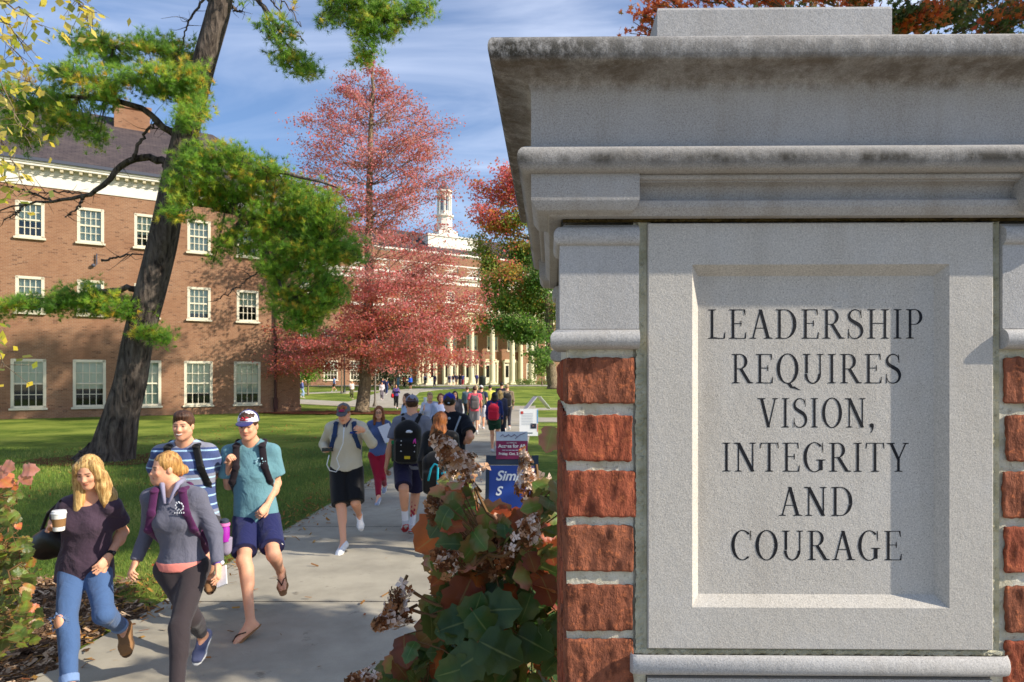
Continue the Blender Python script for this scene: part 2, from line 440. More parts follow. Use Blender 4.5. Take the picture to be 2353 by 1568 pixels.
# sill below the panel
mb=MB(); sa=(1452-VPX)/1569*(PD_-.02); sb=(2322-VPX)/1569*(PD_-.02)
pr=[(-.005,zf(1507,0)),(.012,zf(1507,.012))]+[(.012+.008*math.sin(math.pi*i/10),zf(1507,.016)+(zf(1552,.016)-zf(1507,.016))*(1-math.cos(math.pi*i/10))/2) for i in range(11)]+[(-.005,zf(1553,.012))]
n=len(pr); nu=14
V=[]; 
ends=[0,.0025,.005]
for iu in range(6):
    f=[0,1,2,3,4,5][iu]
    uu=[sa,sa+.002,sa+.008,sb-.008,sb-.002,sb][iu]; sh=[.55,.85,1,1,.85,.55][iu]
    for oo,z in pr: V.append(PT(uu,-(oo*sh),z))
F=[[i*n+j,(i+1)*n+j,(i+1)*n+j+1,i*n+j+1] for i in range(5) for j in range(n-1)]+[list(range(n)),[5*n+j for j in range(n)][::-1]]
mb.add(V,F)
mb.add([PT(u,v,z) for z in(zf(1800,0),zf(1554,0)) for u,v in((u0,-.004),(u1,-.004),(u1,.05),(u0,.05))],[[0,3,2,1],[4,5,6,7],[0,1,5,4],[1,2,6,5],[2,3,7,6],[3,0,4,7]])
mb.build('sill_stone',M_STONE,pil,smooth='auto')
# bricks: rough faced, front column on both corners, full courses on the side faces
def brick_mat():
    t=NT('rough_red_brick'); hue=t.n('Attribute',attribute_name='tint').outputs['Fac']
    base=t.ramp(hue,[(0,srgb(140,84,62)),(.35,srgb(152,94,70)),(.6,srgb(158,84,60)),(1,srgb(162,90,66))])
    n=t.noise(130,6,.7); v=t.noise(60,5,.7,t.co(scale=(1,1,.42)))
    col=t.mix(base,srgb(48,22,16),t.ramp(v,[(.47,(0,0,0)),(.60,(.55,.55,.55))]))
    col=t.mix(col,srgb(205,120,78),t.ramp(n,[(.54,(0,0,0)),(.66,(.6,.6,.6))]))
    nm=t.bump(v,1.,.007); nm=t.bump(n,.9,.003,nm)
    return t.pbr(col,.9,nm,.15)
M_BRICK=brick_mat()
mb=MB(); rb=np.random.default_rng(21)
from mathutils import noise as mnoise
def brick(mb,c,h,nrm_axis,tint,sd):
    # c centre, h half sizes (u,v,z); visible rough face on -u or -v
    n1,n2=(44,24)
    for ax in nrm_axis:
        V=[]
        for j in range(n2+1):
            for i in range(n1+1):
                a=i/n1*2-1; b=j/n2*2-1
                ea=max(0,abs(a)-.88)/.12; eb=max(0,abs(b)-.80)/.20
                rnd=(ea**4+eb**4)*.004
                if ax=='v':  p=[c[0]+a*h[0],c[1]-h[1],c[2]+b*h[2]]
                elif ax=='u': p=[c[0]-h[0],c[1]+a*h[1],c[2]+b*h[2]]
                else: p=[c[0]+h[0],c[1]+a*h[1],c[2]+b*h[2]]
                q=Vector((p[0]*60,p[1]*60,p[2]*28+sd))
                f=mnoise.fractal(q,1.,2.,6)*.0019
                f2=mnoise.noise(Vector((p[0]*30,p[1]*30+sd,p[2]*30)))*.0018
                w2=mnoise.noise(Vector((p[0]*120+sd,p[1]*120,p[2]*120)))*.0020
                dd=f+f2-rnd
                if ax=='v': p[1]-=dd; p[0]-=a*rnd*.6; p[2]+=(-b*rnd*.5+w2*eb); p[0]+=w2*ea
                elif ax=='u': p[0]-=dd; p[2]+=-b*rnd*.5+w2*eb
                else: p[0]+=dd; p[2]+=-b*rnd*.5+w2*eb
                V.append(PT(*p))
        F=[[j*(n1+1)+i,j*(n1+1)+i+1,(j+1)*(n1+1)+i+1,(j+1)*(n1+1)+i] for j in range(n2) for i in range(n1)]
        if ax=='u': F=[f[::-1] for f in F]
        mb.add(V,F,tint=tint)
rows=[(820,930),(956,1058),(1084,1187),(1209,1312),(1343,1450),(1468,1574),(1600,1706)]
zr=[(zf(a,0)+zf(b,0))/2 for a,b in rows]
while zr[-1]>-1.98: zr.append(zr[-1]-.0665)
tints=[.2,.7,.95,.3,.12,.22,.8]
ub=(1460-VPX)/1569*PD_
for k,z in enumerate(zr):
    tt=tints[k%7]; hh=.0298 if k<7 else .026
    bwid=(ub-UL)/2+rb.normal(0,.0008)
    vis=k<9
    if not vis:
        for ux in (UL+bwid,UR-bwid):
            mb.box(PT(ux,bwid,z),(bwid,bwid,hh),tint=tt)
        for q in range(5): mb.box(PT(UL+.045,.06+q*.11+.05,z),(.044,.05,hh),tint=rb.random())
        continue
    brick(mb,(UL+bwid+rb.normal(0,.0006),.045,z),(bwid,.047,hh),['v','u'],tt,k*3.1)
    brick(mb,(UR-bwid,.045,z),(bwid,.047,hh),['v','w'],tints[(k+3)%7],k*5.3+2)
    for q in range(5):
        brick(mb,(UL+.05,.103+q*.106+.04,z),(.052,.046,hh),['u'],rb.random(),k*7.7+q)
brickwork=mb.build('brickwork',M_BRICK,pil,smooth=True)
# ---- carved letters (polygons on a unit cap height)
def glyphs():
    TH=.026; ST=.084; SH=.045
    def stem(x,y0=0,y1=1,w=ST): return [[(x-w/2,y0),(x+w/2,y0),(x+w/2,y1),(x-w/2,y1)]]
    def ser(x,y,w=ST,e=.09,up=True,l=True,r=True):
        d=1 if up else -1; xl=x-w/2-(e if l else 0); xr=x+w/2+(e if r else 0)
        return [[(xl,y),(xr,y),(xr,y+d*TH*.8),(x+w/2,y+d*TH*1.7),(x-w/2,y+d*TH*1.7),(xl,y+d*TH*.8)]]
    def sst(x,w=ST): return stem(x,w=w)+ser(x,0,w)+ser(x,1,w,up=False)
    def bar(x0,x1,y,t=TH): return [[(x0,y-t/2),(x1,y-t/2),(x1,y+t/2),(x0,y+t/2)]]
    def diag(x0,y0,x1,y1,w): return [[(x0-w/2,y0),(x0+w/2,y0),(x1+w/2,y1),(x1-w/2,y1)]]
    def arcp(cx,cy,rx,ry,a0,a1,tx,ty,n=26):
        out=[]
        for i in range(n):
            p=a0+(a1-a0)*i/n; q=a0+(a1-a0)*(i+1)/n
            def pt(a,k): 
                return (cx+(rx-k*tx)*math.cos(a),cy+(ry-k*ty)*math.sin(a))
            out.append([pt(p,0),pt(q,0),pt(q,1),pt(p,1)])
        return out
    pi=math.pi
    g={}
    def arm(x,y,up,t=.15): # vertical terminal serif at the end of a thin bar
        d=1 if up else -1
        return [[(x-.055,y),(x,y),(x+.012,y+d*t),(x-.012,y+d*t)]]
    g['L']=(.60,sst(.16)+bar(.16,.56,TH/2)+arm(.58,0,True,.22)+[[(.22,.0),(.5,.0),(.22,.06)]])
    g['I']=(.32,sst(.16))
    Eb=sst(.16)+bar(.16,.54,1-TH/2)+arm(.55,1,False,.2)+bar(.2,.44,.52)+[[(.40,.42),(.43,.42),(.43,.62),(.40,.62)]]
    g['E']=(.60,Eb+bar(.16,.56,TH/2)+arm(.58,0,True,.22))
    g['T']=(.64,stem(.32)+ser(.32,0)+bar(.04,.60,1-TH/2)+[[(.03,1),(.075,1),(.035,.8),(.012,.8)],[(.61,1),(.565,1),(.605,.8),(.628,.8)]])
    g['H']=(.76,sst(.16)+sst(.60)+bar(.2,.58,.52))
    g['N']=(.76,stem(.15,w=.045)+stem(.62,w=.045)+ser(.15,0,.045)+ser(.62,1,.045,up=False)+diag(.14,1,.62,0,.125)+ser(.11,1,.08,.08,up=False,r=False))
    g['A']=(.74,diag(.12,0,.36,1,.045)+diag(.62,0,.36,1,.11)+ser(.12,0,.045,.09)+ser(.62,0,.135,.08)+bar(.2,.52,.36))
    g['V']=(.74,diag(.12,1,.38,0,.11)+diag(.62,1,.38,0,.045)+ser(.12,1,.135,.08,up=False)+ser(.62,1,.045,.09,up=False))
    g['Y']=(.72,stem(.36,0,.46)+ser(.36,0)+diag(.36,.42,.11,1,.105)+diag(.36,.42,.60,1,.045)+ser(.11,1,.13,.07,up=False)+ser(.60,1,.045,.08,up=False))
    g['D']=(.76,sst(.16)+bar(.16,.36,1-TH/2)+bar(.16,.36,TH/2)+arcp(.34,.5,.37,.5,-pi/2,pi/2,.112,TH))
    g['P']=(.60,sst(.16)+bar(.16,.32,1-TH/2)+bar(.18,.32,.47+TH/2)+arcp(.31,.735,.25,.265,-pi/2,pi/2,.10,TH))
    g['R']=(.72,sst(.16)+bar(.16,.32,1-TH/2)+bar(.18,.34,.48+TH/2)+arcp(.31,.74,.24,.26,-pi/2,pi/2,.10,TH)+diag(.33,.5,.62,0,.115)+ser(.63,0,.12,.06,l=False))
    O=arcp(.39,.5,.36,.52,0,2*pi,.11,.03,44)
    g['O']=(.78,O)
    g['Q']=(.78,O+[[(.34,0.02),(.48,0.02),(.60,-.18),(.48,-.16)],[(.48,-.16),(.60,-.18),(.82,-.25),(.80,-.22),(.60,-.10)]])
    g['C']=(.70,arcp(.39,.5,.36,.52,.26*pi,1.72*pi,.11,.03,40)+[[(.635,.84),(.655,.66),(.675,.66),(.665,1.0),(.645,1.0)]])
    g['G']=(.76,arcp(.39,.5,.36,.52,.26*pi,1.60*pi,.11,.03,40)+[[(.635,.84),(.655,.66),(.675,.66),(.665,1.0),(.645,1.0)]]+stem(.60,.05,.42,.12)+ser(.60,.42,.12,.09,up=False)+arcp(.39,.5,.36,.52,1.6*pi,1.78*pi,.1,.03,8))
    g['U']=(.74,stem(.15,.34,1)+stem(.60,.3,1,.045)+ser(.15,1,up=False)+ser(.60,1,.045,up=False)+arcp(.355,.32,.268,.34,pi,2*pi,.09,.04,30)[:]+[[(.578,.36),(.6225,.36),(.6225,.28),(.578,.28)]])
    # S as a stroke of varying width
    pts=[(.46,.80),(.42,.93),(.28,.985),(.15,.93),(.085,.79),(.13,.65),(.28,.545),(.43,.44),(.50,.27),(.45,.09),(.30,.005),(.14,.05),(.065,.22)]
    wd=[.02,.03,.035,.055,.08,.105,.122,.12,.095,.065,.035,.03,.02]
    P=[];Wd=[]
    for i in range(len(pts)-1):
        p0=np.array(pts[max(i-1,0)]);p1=np.array(pts[i]);p2=np.array(pts[i+1]);p3=np.array(pts[min(i+2,len(pts)-1)])
        for k in range(5):
            t=k/5; P.append(.5*((2*p1)+(-p0+p2)*t+(2*p0-5*p1+4*p2-p3)*t*t+(-p0+3*p1-3*p2+p3)*t**3)); Wd.append(wd[i]*(1-t)+wd[i+1]*t)
    P.append(np.array(pts[-1]));Wd.append(wd[-1]); P=np.array(P)
    T=np.gradient(P,axis=0);T/=np.linalg.norm(T,axis=1,keepdims=True);Nn=np.stack([-T[:,1],T[:,0]],1)
    L=P+Nn*np.array(Wd)[:,None]/2; Rr=P-Nn*np.array(Wd)[:,None]/2
    sp=[[tuple(L[i]),tuple(L[i+1]),tuple(Rr[i+1]),tuple(Rr[i])] for i in range(len(P)-1)]
    sp+=[[(.45,.98),(.475,.98),(.487,.70),(.465,.70)],[(.06,.33),(.085,.33),(.075,0),(.045,0)]]
    g['S']=(.56,sp)
    g[',']=(.26,arcp(.11,.07,.075,.075,0,2*pi,.075,.075,16)+[[(.10,.0),(.185,.07),(.17,-.06),(.09,-.19),(.06,-.19),(.12,-.08)]])
    return g
GL=glyphs()
def make_inscription():
    t=NT('black_letter_paint'); n=t.noise(420,3,.6)
    col=t.mix(srgb(18,20,26),srgb(120,120,122),t.ramp(n,[(.66,(0,0,0)),(.74,(.8,.8,.8))]))
    m=t.pbr(col,.6,t.bump(n,.4,.001),.25)
    df=PD_-o+DR
    lines=[('LEADERSHIP',712,779,1627,2115),('REQUIRES',814,881,1681,2065),('VISION,',915,982,1743,2007),('INTEGRITY',1017,1083,1660,2083),('AND',1118,1184,1790,1957),('COURAGE',1218,1285,1680,2066)]
    for word,ya,yb,xa,xb in lines:
        mb=MB()
        gap=.085; tot=sum(GL[c][0] for c in word)+gap*(len(word)-1)-.06
        H=(yb-ya)/1569*df; z0=pz(yb,df); ua=(xa-VPX)/1569*df; ub_=(xb-VPX)/1569*df
        sx=(ub_-ua)/tot; x=-.04
        cnt=0
        for c in word:
            wd,pl=GL[c]
            for poly in pl:
                A=sum(poly[i][0]*poly[(i+1)%len(poly)][1]-poly[(i+1)%len(poly)][0]*poly[i][1] for i in range(len(poly)))
                if A<0: poly=poly[::-1]
                eps=.00022+.000012*(cnt%14); cnt+=1
                V=[PT(ua+(x+px_)*sx,-o+DR-eps,z0+py_*H) for px_,py_ in poly]
                mb.add(V,[list(range(len(poly)))])
            x+=wd+gap
        q=mb.build('carved_word',m,panel); q['label']='black carved capitals reading '+word.strip(',')
make_inscription()
# ---------------------------------------------------------------- ground, paths, beds
def terrain_grid(xs,ys,zoff=0,bumpy=0):
    X,Y=np.meshgrid(xs,ys); Z=np.vectorize(gz)(Y)+zoff
    if bumpy: Z=Z+bumpy*(np.sin(X*.9+Y*.4)+np.sin(X*.37-Y*.8))*.5
    V=np.stack([X,Y,Z],-1).reshape(-1,3); n=len(xs); m=len(ys)
    i=np.arange(m-1)[:,None]*n+np.arange(n-1)[None]; i=i.ravel()
    return V,np.stack([i,i+1,i+n+1,i+n],1)
def grass_mat():
    t=NT('lawn'); co_=t.co()
    a=t.noise(.35,5,.6,co_); b=t.noise(7,6,.7,co_); c=t.noise(60,3,.6,co_)
    col=t.ramp(b,[(.32,srgb(66,90,30)),(.5,srgb(92,114,40)),(.68,srgb(126,136,56))])
    col=t.mix(col,srgb(150,160,70),t.ramp(a,[(.42,(0,0,0)),(.60,(.85,.85,.85))]))
    col=t.mix(col,srgb(54,78,24),t.ramp(c,[(.5,(0,0,0)),(.7,(.7,.7,.7))]))
    lf=t.ramp(t.noise(5.5,2,.5,co_),[(.72,(0,0,0)),(.74,(1,1,1))],'LINEAR')
    col=t.mix(col,srgb(150,110,50),t.math('MULTIPLY',lf,t.math('GREATER_THAN',c,.55)))
    return t.pbr(col,.9,t.bump(c,.8,.03,t.bump(b,.6,.05)),.1)
M_GRASS=grass_mat()
ys=np.concatenate([np.arange(-12,50,1.0),np.arange(50,116,2),np.array([120,160,250,500,900])])
V,Fq=terrain_grid(np.concatenate([np.array([-900,-300,-120]),np.arange(-80,81,4),np.array([120,300,900])]),ys)
g=fastmesh('lawn',V,Fq,M_GRASS); g['kind']='structure'
def conc_mat(name,base,joints=True):
    t=NT(name); co_=t.co()
    n=t.noise(1.2,7,.65,co_); f=t.noise(160,3,.6,co_); st=t.noise(4.5,7,.7,co_)
    c=srgb(*base)
    col=t.mix(c,tuple(x*.66 for x in c[:3])+(1,),t.ramp(n,[(.38,(0,0,0)),(.68,(1,1,1))]))
    col=t.mix(col,tuple(x*.6 for x in c[:3])+(1,),t.ramp(f,[(.5,(0,0,0)),(.75,(.55,.55,.55))]))
    col=t.mix(col,srgb(66,58,50),t.ramp(st,[(.62,(0,0,0)),(.70,(.5,.5,.5))]))
    if joints:
        yy=t.n('SeparateXYZ',{'Vector':co_}).outputs['Y']
        fr=t.math('FRACT',t.math('DIVIDE',t.math('SUBTRACT',yy,6.21-.012),3.15))
        col=t.mix(col,srgb(48,42,36),t.math('LESS_THAN',fr,.006))
    return t.pbr(col,.88,t.bump(f,.5,.003),.2)
M_CONC=conc_mat('concrete_path',(176,168,150)); M_CONC2=conc_mat('far_concrete',(180,172,156),False)
def ribbon(name,pts,w,mat,zoff,n=60):
    pts=np.asarray(pts,float); seg=np.linalg.norm(np.diff(pts,axis=0),axis=1); L=np.concatenate([[0],np.cumsum(seg)])
    s=np.linspace(0,L[-1],n); P=np.stack([np.interp(s,L,pts[:,0]),np.interp(s,L,pts[:,1])],1)
    for _ in range(3): P[1:-1]=(P[:-2]+2*P[1:-1]+P[2:])/4
    T=np.gradient(P,axis=0); T/=np.linalg.norm(T,axis=1,keepdims=True); N=np.stack([T[:,1],-T[:,0]],1)
    w=np.interp(s,L,np.broadcast_to(w,(len(pts),)))[:,None] if np.ndim(w) else w
    rows=[]
    for k,(f,dz) in enumerate(((-1,-.03),(-.999,0),(0,0),(.999,0),(1,-.03))):
        q=P+N*w/2*f; z=np.array([gz(a) for a in q[:,1]])+zoff+dz; rows.append(np.column_stack([q,z]))
    V=np.stack(rows,1).reshape(-1,3); i=(np.arange(n-1)[:,None]*5+np.arange(4)[None]).ravel()
    o=fastmesh(name,V,np.stack([i,i+1,i+6,i+5],1),mat); o['kind']='structure'; return o
PXL,PXR=-3.45,-.42
ribbon('main_path',[(-1.935,-3),(-1.935,20),(-1.95,52)],3.03,M_CONC,.03,80)
def GP(l): return [tuple(G(x,y)[:2]) for x,y in l]
ribbon('left_path',GP([(600,997),(740,1004),(880,1012),(1010,1018),(1150,1020)]),4.6,M_CONC2,.034)
ribbon('right_path',[(-2.0,34.5),(3,34.0),(16,33)],3.6,M_CONC2,.034)
ribbon('upper_right_path',[(-2.0,46.5),(6,47.5),(20,48)],3.0,M_CONC2,.034)
ribbon('portico_path',GP([(940,1012),(972,994),(1000,981),(1060,974),(1180,968.5)]),[6,5,4.5,5,5],M_CONC2,.038)
ribbon('cross_path',GP([(560,986),(760,984.5),(900,979),(1000,977)]),2.2,M_CONC2,.042)
V,Fq=terrain_grid(np.linspace(-60,40,30),np.array([97.2,98.5,100,102,104.5]),.03); o=fastmesh('plaza_walk',V,Fq,M_CONC2); o['kind']='structure'
V,Fq=terrain_grid(np.linspace(-70,70,8),np.array([-60,-30,-10,-2.2]),.02)
def asph():
    t=NT('asphalt'); n=t.noise(220,3,.6); col=t.mix(srgb(112,110,108),srgb(84,83,82),n); return t.pbr(col,.9,t.bump(n,.5,.004),.2)
o=fastmesh('added_street',V,Fq,asph()); o['kind']='structure'  # unseen asphalt added behind the camera to give the pillar a neutral bounce
V,Fq=terrain_grid(np.linspace(-70,70,8),np.array([-2.2,-1,.5]),.13); o=fastmesh('added_pavement',V,Fq,M_CONC2); o['kind']='structure'  # unseen concrete strip added under the camera, part of the same grey bounce
# mulch
def mulch_mat(name,a,b,c):
    t=NT(name); n=t.noise(38,6,.75); v=t.n('TexVoronoi',{'Vector':t.co(),'Scale':55.}).outputs['Distance']
    col=t.ramp(n,[(.32,srgb(*a)),(.5,srgb(*b)),(.7,srgb(*c))])
    return t.pbr(col,.95,t.bump(v,1.,.03,t.bump(n,1,.03)),.1)
M_MULCH=mulch_mat('shredded_mulch',(66,48,34),(126,98,74),(176,150,122))
M_MULCH2=mulch_mat('red_mulch',(62,34,22),(118,72,50),(160,112,84))
def patch(name,poly,mat,zoff,amp=.02,step=.1,noise_edge=.08,sd=1):
    bm=__import__('bmesh').new()
    poly=np.asarray(poly,float); x0,y0=poly.min(0);x1,y1=poly.max(0)
    xs=np.arange(x0,x1+step,step);ysx=np.arange(y0,y1+step,step)
    def inside(px,py):
        c=False;j=len(poly)-1
        for i in range(len(poly)):
            if ((poly[i][1]>py)!=(poly[j][1]>py)) and (px<(poly[j][0]-poly[i][0])*(py-poly[i][1])/(poly[j][1]-poly[i][1])+poly[i][0]): c=not c
            j=i
        return c
    r=np.random.default_rng(sd); n=len(xs);V=[];F=[];ok={}
    for a,yv in enumerate(ysx):
        for b,xv in enumerate(xs):
            V.append((xv+r.normal(0,step*.2),yv+r.normal(0,step*.2),gz(yv)+zoff+r.random()*amp))
    for a in range(len(ysx)-1):
        for b in range(n-1):
            if inside(xs[b]+step/2+noise_edge*math.sin(ysx[a]*5.1),ysx[a]+step/2+noise_edge*math.sin(xs[b]*4.3)): F.append([a*n+b,a*n+b+1,(a+1)*n+b+1,(a+1)*n+b])
    bm.free(); o=fastmesh(name,V,F,mat,smooth=True); o['kind']='structure'; return o
patch('left_mulch_bed',[(-9,2.2),(-3.47,2.2),(-3.47,6.0),(-4.3,6.75),(-6,7.0),(-9,7.2)],M_MULCH,.006,.035)
patch('right_mulch_bed',[(-.40,.4),(3.5,.4),(3.5,5.2),(.4,5.4),(-.40,4.9)],M_MULCH,.006,.035,sd=2)
tb=G(905,1033)
patch('red_tree_mulch_ring',[(tb[0]+4.6*math.cos(a)*1.35,tb[1]+2.2*math.sin(a)) for a in np.linspace(0,2*math.pi,20)[:-1]],M_MULCH2,.02,.05,.25,.1,3)
patch('pine_mulch_ring',[(-10.9+2.0*math.cos(a),17.2+1.3*math.sin(a)) for a in np.linspace(0,2*math.pi,16)[:-1]],M_MULCH2,.01,.04,.15,.1,4)
# mulch chips, grass blades, fallen leaves
def scatter_chips(name,poly_fn,n,mat,sz,sd,z0=.03):
    r=np.random.default_rng(sd); P=poly_fn(r,n); n=len(P)
    a=r.random(n)*6.283; L=sz*(.5+r.random(n)); w_=L*(.18+.2*r.random(n)); tl=r.normal(0,.35,n)
    d=np.stack([np.cos(a),np.sin(a),tl],1); e=np.stack([-np.sin(a),np.cos(a),r.normal(0,.3,n)],1)
    C=np.column_stack([P,np.array([gz(y) for y in P[:,1]])+z0+r.random(n)*.02])
    q=np.stack([C-d*L[:,None]/2-e*w_[:,None]/2,C+d*L[:,None]/2-e*w_[:,None]/2,C+d*L[:,None]/2+e*w_[:,None]/2,C-d*L[:,None]/2+e*w_[:,None]/2],1).reshape(-1,3)
    F=np.arange(4*n).reshape(-1,4)
    o=fastmesh(name,q,F,mat,att={'tint':np.repeat(r.random(n),4)}); return o
def tint_mat(name,stops,rough=.8,trans=0,bump=False):
    t=NT(name); a=t.n('Attribute',attribute_name='tint').outputs['Fac']
    col=t.ramp(a,[(p,srgb(*c)) for p,c in stops])
    if not trans: return t.pbr(col,rough,None,.2)
    p=t.n('BsdfPrincipled',{'Base Color':col,'Roughness':rough,'Specular IOR Level':.3})
    tr=t.n('BsdfTranslucent',{'Color':t.mix(col,(1,1,.6,1),.25)})
    m=t.n('MixShader',{0:trans,1:p,2:tr}); return t.surf(m)
M_CHIP=tint_mat('bark_chips',[(0,(62,44,30)),(.4,(128,98,72)),(.75,(172,142,112)),(1,(204,178,148))],.95)
def bedL(r,n):
    P=np.column_stack([r.uniform(-8,-3.5,n),r.uniform(2.6,7.0,n)]); return P[P[:,1]<6.75-(P[:,0]+3.5)*.25*-1*-1-.6*(P[:,0]>-4)]
c=scatter_chips('mulch_chips',bedL,16000,M_CHIP,.055,11); tag(c,'loose shredded bark mulch scattered on the bed beside the path','mulch',kind='stuff')
M_BLADE=tint_mat('grass_blades',[(0,(62,92,26)),(.5,(100,130,44)),(.85,(136,154,58)),(1,(186,180,96))],.6,.3)
def blades():
    r=np.random.default_rng(5); N=150000
    Y=5.2+(r.random(N)**1.6)*15; X=r.uniform(-1,0,N)*(Y*.82)-0.0
    X=np.where(X>-3.5,-3.5-r.random(N)*3,X); k=(X<-3.47)&(~((Y<7.0-.25*np.sin(X*3))&(X<-4.2)))&(~((Y<6.4)))
    m_=9000; Ye=6.4+r.random(m_)**1.5*16; X=np.concatenate([X[k],-3.40-np.abs(r.normal(0,.05,m_))-.03*np.abs(np.sin(Ye*3.1))]);Y=np.concatenate([Y[k],Ye]);n=len(X); h=(.028+.035*r.random(n))*np.clip(Y/9,.9,1.5); a=r.random(n)*6.283; w_=.0028*np.clip(Y/6,1,3.2)
    dx=np.cos(a)*w_;dy=np.sin(a)*w_; lx=r.normal(0,.018,n);ly=r.normal(0,.018,n)
    B=np.column_stack([X,Y,np.zeros(n)])
    q=np.stack([B-np.column_stack([dx,dy,0*dx]),B+np.column_stack([dx,dy,0*dx]),B+np.column_stack([lx,ly,h])],1).reshape(-1,3)
    t=np.clip(r.random(n)*.8+.25*np.sin(X*1.3)*np.sin(Y*1.1)+.1,0,1)
    o=fastmesh('grass_blades',q,np.arange(3*n).reshape(-1,3),M_BLADE,att={'tint':np.repeat(t,3)})
    tag(o,'short green grass blades of the lawn left of the path','grass',kind='stuff')
blades()
M_FALL=tint_mat('fallen_leaf',[(0,(96,60,28)),(.4,(150,100,44)),(.7,(176,132,60)),(1,(150,70,30))],.8,.15)
def fall(r,n):
    a=np.column_stack([r.uniform(-14,-3.4,n),r.uniform(5.5,30,n)]); b=np.column_stack([r.normal(-3.6,.25,n//3),r.uniform(4,14,n//3)])
    c=np.column_stack([r.uniform(-3.4,-.4,130),r.uniform(4.4,20,130)]); d=np.column_stack([r.uniform(-6.5,-3.6,n//4),r.uniform(3.5,6.9,n//4)])
    return np.concatenate([a,b,c,d])
c=scatter_chips('fallen_leaves',fall,3200,M_FALL,.055,12,.035); tag(c,'dry brown leaves fallen on the grass and path','leaves',kind='stuff')
# ---------------------------------------------------------------- buildings (both share one grid direction)
BU=nrm([1.575,1,0]); BN=np.array([BU[1],-BU[0],0])    # along the facades to the right/back, outward normal
def brickwall_mat(name,c1,c2,mo,sc_=1.):
    t=NT(name); tc=t.co()
    sx=t.n('SeparateXYZ',{'Vector':tc})
    v=t.n('CombineXYZ',{'X':sx.outputs['X'],'Y':sx.outputs['Z'],'Z':0.})
    b=t.n('TexBrick',{'Vector':v,'Color1':srgb(*c1),'Color2':srgb(*c2),'Mortar':srgb(*mo),'Scale':1.,'Mortar Size':.006,'Brick Width':.215,'Row Height':.078,'Bias':-.1})
    b.offset=.5
    # odd dark headers
    v2=t.n('CombineXYZ',{'X':t.math('FLOOR',t.math('DIVIDE',sx.outputs['X'],.215)),'Y':t.math('FLOOR',t.math('DIVIDE',sx.outputs['Z'],.078)),'Z':0.})
    wn_=t.n('TexWhiteNoise',{'Vector':v2.outputs[0]}).outputs['Value']
    col=t.mix(b.outputs['Color'],srgb(92,62,50),t.math('MULTIPLY',t.math('MULTIPLY',t.math('GREATER_THAN',wn_,.95),.7),t.math('SUBTRACT',1.,b.outputs['Fac'])))
    col=t.mix(col,srgb(c1[0]-22,c1[1]-22,c1[2]-18),t.ramp(t.noise(.5,5,.6),[(.4,(0,0,0)),(.75,(.7,.7,.7))]))
    col=t.mix(col,srgb(196,176,160),t.math('MULTIPLY',t.ramp(t.noise(1.1,6,.7,t.co(scale=(1,1,3))),[(.62,(0,0,0)),(.8,(1,1,1))]),.3))
    return t.pbr(col,.92,t.bump(b.outputs['Fac'],.3,-.01),.15)
M_BW=brickwall_mat('orange_brick',(156,116,88),(138,100,76),(164,144,122))
M_CREAM=flat((232,222,196),.6,.3,0,.15,3); M_WHITE=flat((238,232,218),.6,.3,0,.1,3)
M_ROOF=None
def roofm():
    t=NT('slate_shingles'); tc=t.co(); sx=t.n('SeparateXYZ',{'Vector':tc})
    v=t.n('CombineXYZ',{'X':sx.outputs['X'],'Y':t.math('MULTIPLY',sx.outputs['Z'],1.6),'Z':0.})
    b=t.n('TexBrick',{'Vector':v,'Color1':srgb(84,74,74),'Color2':srgb(70,62,64),'Mortar':srgb(44,40,42),'Scale':1.,'Mortar Size':.012,'Brick Width':.35,'Row Height':.2})
    col=t.mix(b.outputs['Color'],srgb(104,92,88),t.ramp(t.noise(2,6,.7),[(.45,(0,0,0)),(.75,(.6,.6,.6))]))
    return t.pbr(col,.85,None,.2)
M_ROOF=roofm()
M_GUT=flat((78,82,96),.5,.4); M_PIPE=flat((84,52,46),.6,.3)
def glassm():
    t=NT('window_glass'); g=t.n('BsdfGlossy',{'Color':(.8,.85,.9,1),'Roughness':.03}); tr=t.n('BsdfTransparent',{'Color':(.8,.86,.84,1)})
    f=t.n('Fresnel',{'IOR':1.5}).outputs[0]
    return t.surf(t.n('MixShader',{0:t.math('ADD',t.math('MULTIPLY',f,.8),.05),1:tr,2:g}))
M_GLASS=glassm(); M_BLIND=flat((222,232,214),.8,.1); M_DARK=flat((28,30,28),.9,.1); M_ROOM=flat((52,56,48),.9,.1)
class Fac:
    """facade frame: s along BU (right / away), t outward, z up; objects are parented to an empty turned to that frame"""
    def __init__(s,anchor,name,label):
        s.A=np.array(anchor,float); s.root=empty(name,s.A,label,'building',rz=math.atan2(BU[1],BU[0]))
    def at(s,x,y,t=0):      # photo pixel (2353) on the plane at outward offset t -> (s,z above anchor)
        r=(x-1244)/1569.; P0=s.A+BN*t
        k=(P0[0]-r*P0[1])/(r*BU[1]-BU[0]); Yw=P0[1]+k*BU[1]
        return k, ZC+(872-y)/1569.*Yw-s.A[2]
